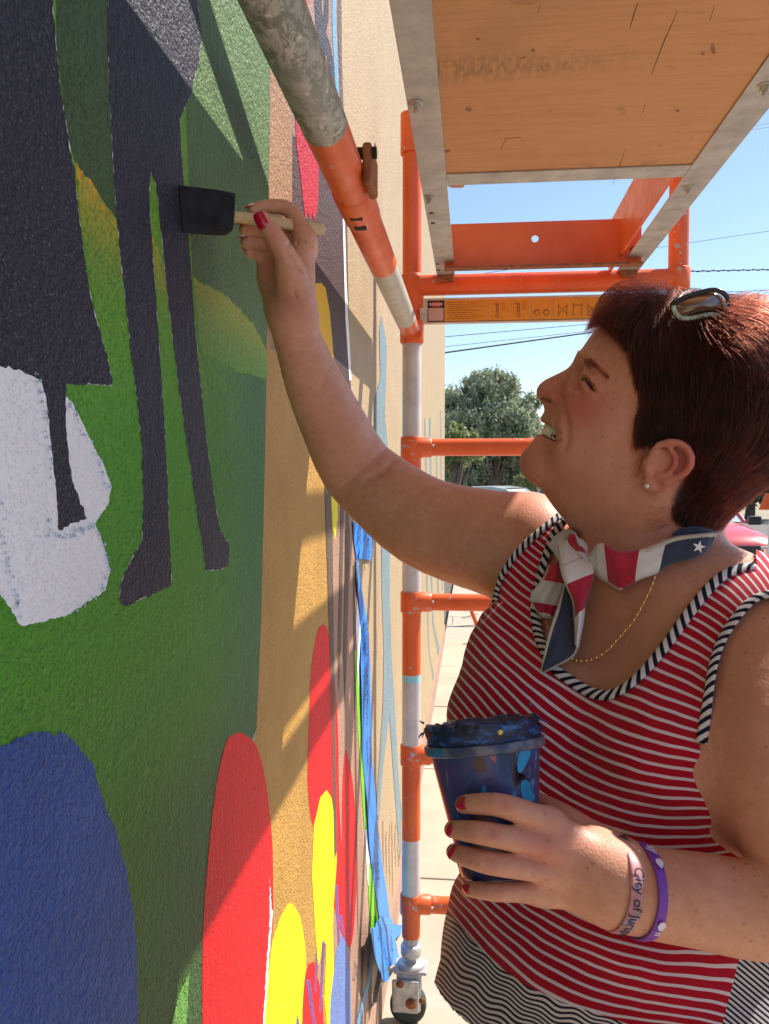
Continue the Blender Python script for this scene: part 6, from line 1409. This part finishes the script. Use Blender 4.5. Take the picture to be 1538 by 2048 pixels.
BANDIDX = {N_TORSO + 1}
b = NB('marbled_rubber'); nz = b.noise(55, 3, .5, dist=1.2); b.set(color=b.ramp(nz, [(0.36, (.22, .22, .38)), (0.46, (.50, .28, .38)), (0.56, (.58, .24, .27)), (0.66, (.62, .33, .38))]), rough=.45); m_marb = b.m
m_purp = M('purple_rubber', (.20, .045, .42), .4, var=.06, vs=40)
def wrap_text(band, txt, size, mat, a_mid, scale_ax=1.0, shift=0.0, flip=1, italic=0.0):
    o, c0, ax, fr_, tt, u, v = band; cu = bpy.data.curves.new('t', 'FONT'); cu.body = txt; cu.size = size; cu.align_x = 'CENTER'; cu.align_y = 'CENTER'; cu.extrude = .00012; cu.shear = italic; cu.offset = 0.00004
    t = bpy.data.objects.new('t', cu); col.objects.link(t); dg = bpy.context.evaluated_depsgraph_get(); me = bpy.data.meshes.new_from_object(t.evaluated_get(dg)); bpy.data.objects.remove(t)
    bm = bmesh.new(); bm.from_mesh(me); bmesh.ops.triangulate(bm, faces=bm.faces[:]); bmesh.ops.subdivide_edges(bm, edges=[e for e in bm.edges if e.calc_length() > .0012], cuts=2); bm.to_mesh(me); bm.free()
    rm = float(np.mean(tt)); n = len(tt)
    for vtx in me.vertices:
        x_, y_, z_ = vtx.co; a = a_mid + flip * x_ / (rm + .002); i = a / (2 * math.pi) * n; i0 = int(math.floor(i)); f_ = i - i0; r_ = tt[i0 % n] * (1 - f_) + tt[(i0 + 1) % n] * f_
        dv = u * math.cos(a) + v * math.sin(a); vtx.co = Vector(c0 + dv * (r_ + .0034 + z_) - ax * (y_ * -1) * 1.0 * flip + ax * shift)
    me.materials.clear(); me.materials.append(mat); q = bpy.data.objects.new('printed_text', me); col.objects.link(q); q.parent = o; return q
b1 = wband('wristband', dict(c=(1234, 1777), d=.541, a=(1250, 1776), da=.5390, b=(1300, 1784), db=.5410), px2(29, .51), m_marb, 'pink marbled rubber wristband with dark lettering')
b2 = wband('wristband', dict(c=(1280, 1785), d=.538, a=(1290, 1786), da=.5380, b=(1340, 1791), db=.5408), px2(25, .51), m_purp, 'purple rubber wristband with white marks')
WB = (b1, b2)
m_wtxt = M('lettering_black', (.012, .008, .02), .6, var=0); m_wtw = M('lettering_white', (.75, .68, .8), .6, var=0)
def ang_of(band, px, py):
    """angle on the band that faces the camera at this pixel"""
    o, c0, ax, fr_, tt, u, v = band; best = None
    for i in range(720):
        a = 2 * math.pi * i / 720; k = int(i / 720 * len(tt)) % len(tt); p = c0 + (u * math.cos(a) + v * math.sin(a)) * (tt[k] + .002)
        if (p - c0) @ FW > .004: continue
        x_, y_, _ = projv(p[None]); e = abs(y_[0] - py)
        if best is None or e < best[0]: best = (e, a)
    return best[1]
a1 = ang_of(b1, 1268, 1700); a2 = ang_of(b1, 1268, 1850); fl = 1 if ((a2 - a1 + math.pi) % (2 * math.pi) - math.pi) > 0 else -1
wrap_text(b1, 'City of Jurupa', .0090, m_wtxt, ang_of(b1, 1268, 1822), flip=fl)
wrap_text(b1, 'Valley', .0090, m_wtxt, ang_of(b1, 1268, 1700) - fl * .62, flip=fl)
wrap_text(b2, 'ay', .0085, m_wtw, ang_of(b2, 1312, 1708) - fl * .12, flip=fl, italic=.3)
wrap_text(b2, 'n', .0070, m_wtw, ang_of(b2, 1312, 1862) + fl * .05, flip=fl)
def drop(band, a_c, s=1.0):
    o, c0, ax, fr_, tt, u, v = band; pts = []; n = len(tt)
    for k in range(24):
        th = 2 * math.pi * k / 24; x_ = -.0030 * math.cos(th) * (1.0 if math.cos(th) < 0 else 1.0) ; y_ = .0026 * math.sin(th) * (1 - .55 * (x_ > 0) * (x_ / .003))
        a = a_c + fl * x_ / .028; i = int(a / (2 * math.pi) * n) % n; dv = u * math.cos(a) + v * math.sin(a); pts.append(c0 + dv * (tt[i] + .0036) + ax * y_)
    mb = MB(); mb.add(pts, [tuple(range(24))]); mb.build('printed_drop', m_wtw, o)
drop(b2, ang_of(b2, 1312, 1729)); drop(b2, ang_of(b2, 1312, 1851))
# ---------------------------------------------------------------- paint cup
cup = empty('paint_cup', 'paint smeared blue plastic cup held against the striped top', 'cup')
DC = 0.588
bot = P(1001, 1748, DC - .006); topc = P(963, 1446, DC + .014); axc = nrm(topc - bot); HH = np.linalg.norm(topc - bot); r0_, r1_ = .0275, .0395
b = NB('smeared_cup_paint')
tc = b.n('ShaderNodeTexCoord'); ob_ = tc.outputs['Object']
v1 = b.mapped(scale=(1, 1, .35)); n_ = b.noise(26, 4, .6, vec=v1, dist=.6)
c_ = b.ramp(n_, [(0.30, (.010, .022, .060)), (0.42, (.012, .050, .17)), (0.50, (.05, .075, .22)), (0.56, (.085, .06, .18)), (0.62, (.02, .09, .16)), (0.70, (.010, .015, .045))])
c_ = b.mix(b.ramp(b.noise(60, 3, .5, vec=b.mapped(scale=(1, 1, .6), loc=(3, 1, 2))), [(.60, 0.0), (.625, .85)]), c_, (.13, .065, .045))
c_ = b.mix(b.ramp(b.noise(48, 4, .6, vec=b.mapped(scale=(1, 1, .55), loc=(7, 3, 5))), [(.60, 0.0), (.615, 1.0)]), c_, (.03, .30, .62))
c_ = b.mix(b.ramp(b.noise(75, 3, .5, vec=b.mapped(scale=(1, 1, .5), loc=(1, 9, 4))), [(.68, 0.0), (.70, .8)]), c_, (.34, .12, .15))
c_ = b.mix(b.ramp(b.noise(200, 4, .6, vec=b.mapped(scale=(1, 1, .12))), [(.62, 0.0), (.68, .6)]), c_, (.28, .28, .40))
b.set(color=c_, rough=.28, coat=.2); b.bump(b.noise(160, 4), .3, .0006); m_cup = b.m
mb = MB(); mb.lathe([(0, 0), (r0_ - .002, 0), (r0_, .002), (r0_ + .0005, .006)] + [(r0_ + (r1_ - r0_) * t, .006 + (HH - .024) * t) for t in np.linspace(.05, 1, 12)], bot, axc, 64, 0)
mb.build('cup_body', m_cup, cup)
hr = HH - .019
mb = MB(); mb.lathe([(r1_, hr), (r1_ + .0035, hr), (r1_ + .0040, hr + .001), (r1_ + .0040, hr + .0062), (r1_ + .0034, hr + .0068), (r1_ + .0005, hr + .0068)], bot, axc, 64)
b = NB('cloudy_plastic'); c2_ = b.ramp(b.noise(38, 4, .6), [(0.35, (.03, .05, .16)), (0.5, (.09, .10, .18)), (0.60, (.22, .21, .26)), (0.68, (.05, .24, .45))]); c2_ = b.mix(b.ramp(b.noise(90, 2), [(.70, 0), (.72, 1)]), c2_, (.7, .5, .02)); b.set(color=c2_, rough=.3, trans=.15); m_ring = b.m
mb.build('lid_ring', m_ring, cup)
b = NB('crusted_paint'); c3_ = b.ramp(b.noise(70, 5, .65, vec=b.mapped(scale=(1, 1, 3.0))), [(0.38, (.006, .008, .022)), (0.49, (.010, .022, .085)), (0.57, (.02, .055, .20)), (0.64, (.03, .20, .48)), (0.70, (.02, .03, .10))]); b.set(color=c3_, rough=.35, coat=.2); b.bump(b.noise(260, 5, .7, vec=b.mapped(scale=(1, 1, 2.5))), .9, .0012); m_crust = b.m
mb = MB(); n = 96; prof = [(r1_ + .0010, hr + .0068), (r1_ + .0016, hr + .010), (r1_ + .0012, hr + .014), (r1_ + .0020, hr + .018), (r1_ + .0012, hr + .0205), (r1_ - .0025, hr + .0200), (r1_ - .0045, hr + .017), (r1_ - .012, hr + .0145), (0, hr + .0135)]
ax_ = Vector(axc); uu = ax_.orthogonal().normalized(); ww = ax_.cross(uu); vs = []
for ri, (r_, h_) in enumerate(prof):
    for k in range(n):
        a = 2 * math.pi * k / n; j = (mnoise.noise(Vector((math.cos(a) * 6, math.sin(a) * 6, ri * 1.7))) * .0016 + mnoise.noise(Vector((math.cos(a) * 22, math.sin(a) * 22, ri * 2.7))) * .0011) if ri < 7 else 0
        vs.append(Vector(bot) + ax_ * (h_ + j * (1.6 if ri in (3, 4, 5) else .3)) + (uu * math.cos(a) + ww * math.sin(a)) * (r_ + j))
mb.add(vs, [(i * n + k, i * n + (k + 1) % n, (i + 1) * n + (k + 1) % n, (i + 1) * n + k) for i in range(len(prof) - 1) for k in range(n)], 0, True); mb.build('crusted_rim', m_crust, cup)
rr_ = np.random.default_rng(11); mb = MB()
def flake(px, py, d, L, ang, w_=.0012):
    p = P(px, py, d); dr = RT * math.cos(ang) - UP * math.sin(ang); q = [p]
    for i in range(4): dr = nrm(dr + rr_.normal(0, .3, 3)); q.append(q[-1] + dr * L / 4)
    mb.tube(q, [(w_, w_ * .5), (w_ * 1.2, w_ * .6), (w_ * .8, w_ * .4), (w_ * .6, w_ * .3), (w_ * .1, w_ * .1)], 6)
for (x, y, L, a) in [(848, 1447, .004, 3.3), (849, 1462, .006, 2.2), (845, 1466, .005, 1.9), (1062, 1414, .006, -1.9), (1070, 1430, .014, 1.1), (1078, 1445, .012, .9)]: flake(x, y, DC, L, a)
for k in range(60):
    a = rr_.uniform(0, 2 * math.pi); p = Vector(bot) + ax_ * (hr + .019) + (uu * math.cos(a) + ww * math.sin(a)) * (r1_ + .001); mb.sphere(p, (rr_.uniform(.0008, .0022), rr_.uniform(.0008, .002), rr_.uniform(.0006, .0014)), seg=8)
fl_ = mb.build('dried_flakes', m_crust, cup); fl_['kind'] = 'stuff'
def on_cup(px, py, off=.0003):
    rd = ray(px, py); lo_, hi_ = .4, DC
    f = lambda X_: (lambda d_, h_: np.linalg.norm(d_ - axc * h_) - (r0_ + (r1_ - r0_) * np.clip((h_ - .006) / (HH - .024), 0, 1)))(X_ - bot, float((X_ - bot) @ axc))
    for _ in range(40):
        m_ = (lo_ + hi_) / 2
        if f(CAM + rd * m_) > off: lo_ = m_
        else: hi_ = m_
    return CAM + rd * lo_
def splat(pts, mat, off=.00035):
    q = [on_cup(x_, y_, off) for x_, y_ in cr(pts + [pts[0]], 40)[:-1]]; c0 = on_cup(np.mean([p[0] for p in pts]), np.mean([p[1] for p in pts]), off); mb = MB(); mb.add([tuple(v) for v in q + [c0]], [(i, (i + 1) % len(q), len(q)) for i in range(len(q))], 0, True); mb.build('paint_splash', mat, cup, fix=True)
m_cy = M('cyan_paint', (.025, .33, .62), .3, var=.12, vs=120); m_br = M('brown_paint', (.13, .07, .055), .4, var=.1, vs=120); m_pk = M('rose_paint', (.40, .13, .20), .35, var=.3, vs=120); m_dk = M('plum_paint', (.055, .045, .075), .4, var=.15, vs=120)
splat([(1041, 1500), (1050, 1488), (1060, 1492), (1061, 1508), (1054, 1525), (1043, 1545), (1036, 1542), (1035, 1525), (1038, 1510)], m_cy)
splat([(1022, 1524), (1034, 1522), (1044, 1548), (1060, 1530), (1066, 1530), (1062, 1560), (1040, 1570), (1030, 1575), (1024, 1550)], m_dk, .0002)
splat([(1044, 1562), (1052, 1560), (1060, 1568), (1062, 1582), (1070, 1592), (1066, 1602), (1050, 1600), (1043, 1588), (1042, 1572)], m_cy)
splat([(940, 1487), (955, 1484), (968, 1492), (966, 1510), (972, 1530), (970, 1544), (958, 1544), (948, 1532), (952, 1515), (941, 1505)], m_br)
splat([(972, 1492), (984, 1500), (992, 1512), (990, 1525), (978, 1512)], m_pk)
splat([(996, 1462), (1003, 1460), (1006, 1466), (999, 1470)], M('yellow_paint', (.75, .55, .02), .35, var=.1), .0044)

# ---------------------------------------------------------------- foam brush
br = empty('foam_brush', 'black foam brush with pale wooden handle pressed on the charcoal paint', 'brush')
e1 = P(649, 459, .858); e0 = P(452, 431, .790); dr = nrm(e1 - e0); nn = nrm(FW - dr * (FW @ dr)); ss = np.cross(dr, nn)
def bframe(o_): return Matrix(((dr[0], ss[0], nn[0], o_[0]), (dr[1], ss[1], nn[1], o_[1]), (dr[2], ss[2], nn[2], o_[2]), (0, 0, 0, 1)))
b = NB('pale_wood'); gr_ = b.noise(60, 4, .6, vec=b.mapped(scale=(1.2, 6, 6))); b.set(color=b.ramp(gr_, [(0.3, (.56, .37, .19)), (0.7, (.70, .50, .29))]), rough=.55); m_wood = b.m
LH = np.linalg.norm(e1 - e0); mb = MB(); W_h = 24 * .83 / F
prof = [(0, .86), (.1, .9), (.5, .98), (.9, 1.0), (.965, .97), (.99, .80), (1.0, .55)]; n = 24; vs = []
for t, w_ in prof:
    for k in range(n):
        a = 2 * math.pi * k / n; cx, sx2 = math.cos(a), math.sin(a); e_ = .5
        vs.append(e0 + dr * LH * t + ss * (math.copysign(abs(cx) ** e_, cx) * W_h / 2 * w_) + nn * (math.copysign(abs(sx2) ** .8, sx2) * .0036 * w_))
mb.add(vs, [(i * n + k, i * n + (k + 1) % n, (i + 1) * n + (k + 1) % n, (i + 1) * n + k) for i in range(len(prof) - 1) for k in range(n)] + [tuple(range(n)), tuple(range((len(prof) - 1) * n, len(prof) * n))], 0, True); mb.build('handle', m_wood, br, fix=True)
b = NB('black_foam'); b.set(color=b.ramp(b.noise(45, 4), [(0.35, (.010, .011, .016)), (0.7, (.028, .030, .045))]), rough=.8, spec=.3); b.bump(b.noise(700, 3, .7), .8, .0008); m_foam = b.m
q4 = [(357, 371), (462, 392), (458, 466), (366, 465)]; dep = [onwall(357, 371, .0015), P(462, 392, .793), P(458, 466, .793), onwall(366, 465, .0015)]
th = [.0016, .0095, .0095, .0016]; mb = MB(); grd = 10; vs = []; 
A, B_, C_, D_ = [np.array(v) for v in dep]
for side in (-1, 1):
    for i in range(grd + 1):
        u_ = i / grd
        for j in range(grd + 1):
            v_ = j / grd; p = (A * (1 - u_) + B_ * u_) * (1 - v_) + (D_ * (1 - u_) + C_ * u_) * v_; tt_ = (.0012 + .0085 * min(1, u_ * 1.5)) * (1 - .25 * (abs(2 * v_ - 1)) ** 8); vs.append(p + nn * side * tt_)
k2 = (grd + 1) ** 2; fs = [(i * (grd + 1) + j, i * (grd + 1) + j + 1, (i + 1) * (grd + 1) + j + 1, (i + 1) * (grd + 1) + j) for i in range(grd) for j in range(grd)]
bd = [j for j in range(grd + 1)] + [(i + 1) * (grd + 1) - 1 for i in range(1, grd + 1)] + [grd * (grd + 1) + j for j in range(grd - 1, -1, -1)] + [i * (grd + 1) for i in range(grd - 1, 0, -1)]
mb.add(vs, fs + [tuple(a + k2 for a in reversed(f)) for f in fs] + [(bd[i], bd[i] + k2, bd[(i + 1) % len(bd)] + k2, bd[(i + 1) % len(bd)]) for i in range(len(bd))], 0, False); mb.build('foam_head', m_foam, br, fix=True)
mb = MB(); mb.tube([P(461, 418, .7915), P(461, 443, .7915)], .0016, 10); mb.build('ferrule', m_steel, br)

# ---------------------------------------------------------------- sunglasses pushed up in the hair
sg = empty('sunglasses', 'brown wraparound sunglasses pushed up on top of the dark hair', 'sunglasses')
b = NB('brown_lens'); b.set(color=(.13, .065, .04), rough=.10, spec=.8, coat=.5); m_lens = b.m
m_frm = M('pale_green_frame', (.42, .50, .44), .3, var=.05, vs=60); m_blk = M('black_frame', (.015, .013, .014), .25, var=.1)
outl = [(1349, 617), (1356, 606), (1372, 597), (1395, 589), (1420, 584), (1436, 585), (1448, 592), (1452, 603), (1449, 616), (1440, 626), (1420, 626), (1400, 628), (1380, 632), (1366, 634), (1354, 628)]
o2 = cr(outl + [outl[0]], 60)[:-1]; dl_ = .652; cx0, cy0 = 1402, 608
mb = MB(); ring_ = [P(x, y, dl_ + .0006 * (x - 1400) / 10) for x, y in o2]; vs = []; K = 8
for k in range(K + 1):
    s_ = 1 - k / K * .98
    for (x, y), rp_ in zip(o2, ring_): X_, Y_ = cx0 + (x - cx0) * s_, cy0 + (y - cy0) * s_; vs.append(P(X_, Y_, dl_ + .0006 * (X_ - 1400) / 10 - .009 * (1 - s_ ** 2)))
n = len(o2); mb.add(vs, [(k * n + i, k * n + (i + 1) % n, (k + 1) * n + (i + 1) % n, (k + 1) * n + i) for k in range(K) for i in range(n)], 0, True); lens = mb.build('lens', m_lens, sg, fix=True); s_m = lens.modifiers.new('t', 'SOLIDIFY'); s_m.thickness = .0018
mb = MB(); low = cr([(1347, 612), (1350, 622), (1360, 634), (1375, 637), (1400, 633), (1420, 629), (1440, 631)], 40); mb.tube([P(x, y, dl_ - .003) for x, y in low], [(.0013, .0020)] * 40, 10); mb.build('frame_rim', m_frm, sg)
mb = MB(); up_ = cr([(1347, 614), (1355, 603), (1372, 594), (1400, 585), (1425, 580), (1442, 583), (1454, 594), (1456, 606), (1450, 618), (1443, 630)], 50); mb.tube([P(x, y, dl_ - .001) for x, y in up_], [(.0013, .0020)] * 50, 10); mb.build('frame_rim', m_blk, sg)
mb = MB(); mb.tube([P(1448, 606, dl_), P(1452, 620, dl_ + .002), P(1444, 640, dl_ + .004), P(1436, 655, dl_ + .010)], [.003, .0035, .003, .001], 12); mb.build('temple_arm', m_frm, sg)
mb = MB(); mb.tube([P(1350, 608, dl_ + .002), P(1360, 594, dl_ + .02), P(1385, 585, dl_ + .045), P(1398, 583, dl_ + .075)], [.003, .004, .004, .003], 12); mb.build('bridge', m_blk, sg)
l2 = bpy.data.objects.new('lens', lens.data); col.objects.link(l2); l2.parent = sg; l2.matrix_world = Matrix.Translation(Vector(-hW * .075 + RT * .003)) 
s_m = l2.modifiers.new('t', 'SOLIDIFY'); s_m.thickness = .0018

for o_ in list(col.objects):
    if o_.type == 'MESH' and o_.name.split('.')[0] in ('rivet', 'scratch', 'stripe', 'axle_nut', 'crack', 'slot', 'swivel', 'fork', 'steel_angle', 'hook', 'side_cheek'): split_loose(o_)
    if o_.type == 'MESH' and o_.name.split('.')[0] in ('diagram', 'small_print', 'dried_flakes', 'printed_text'): o_['kind'] = 'stuff'
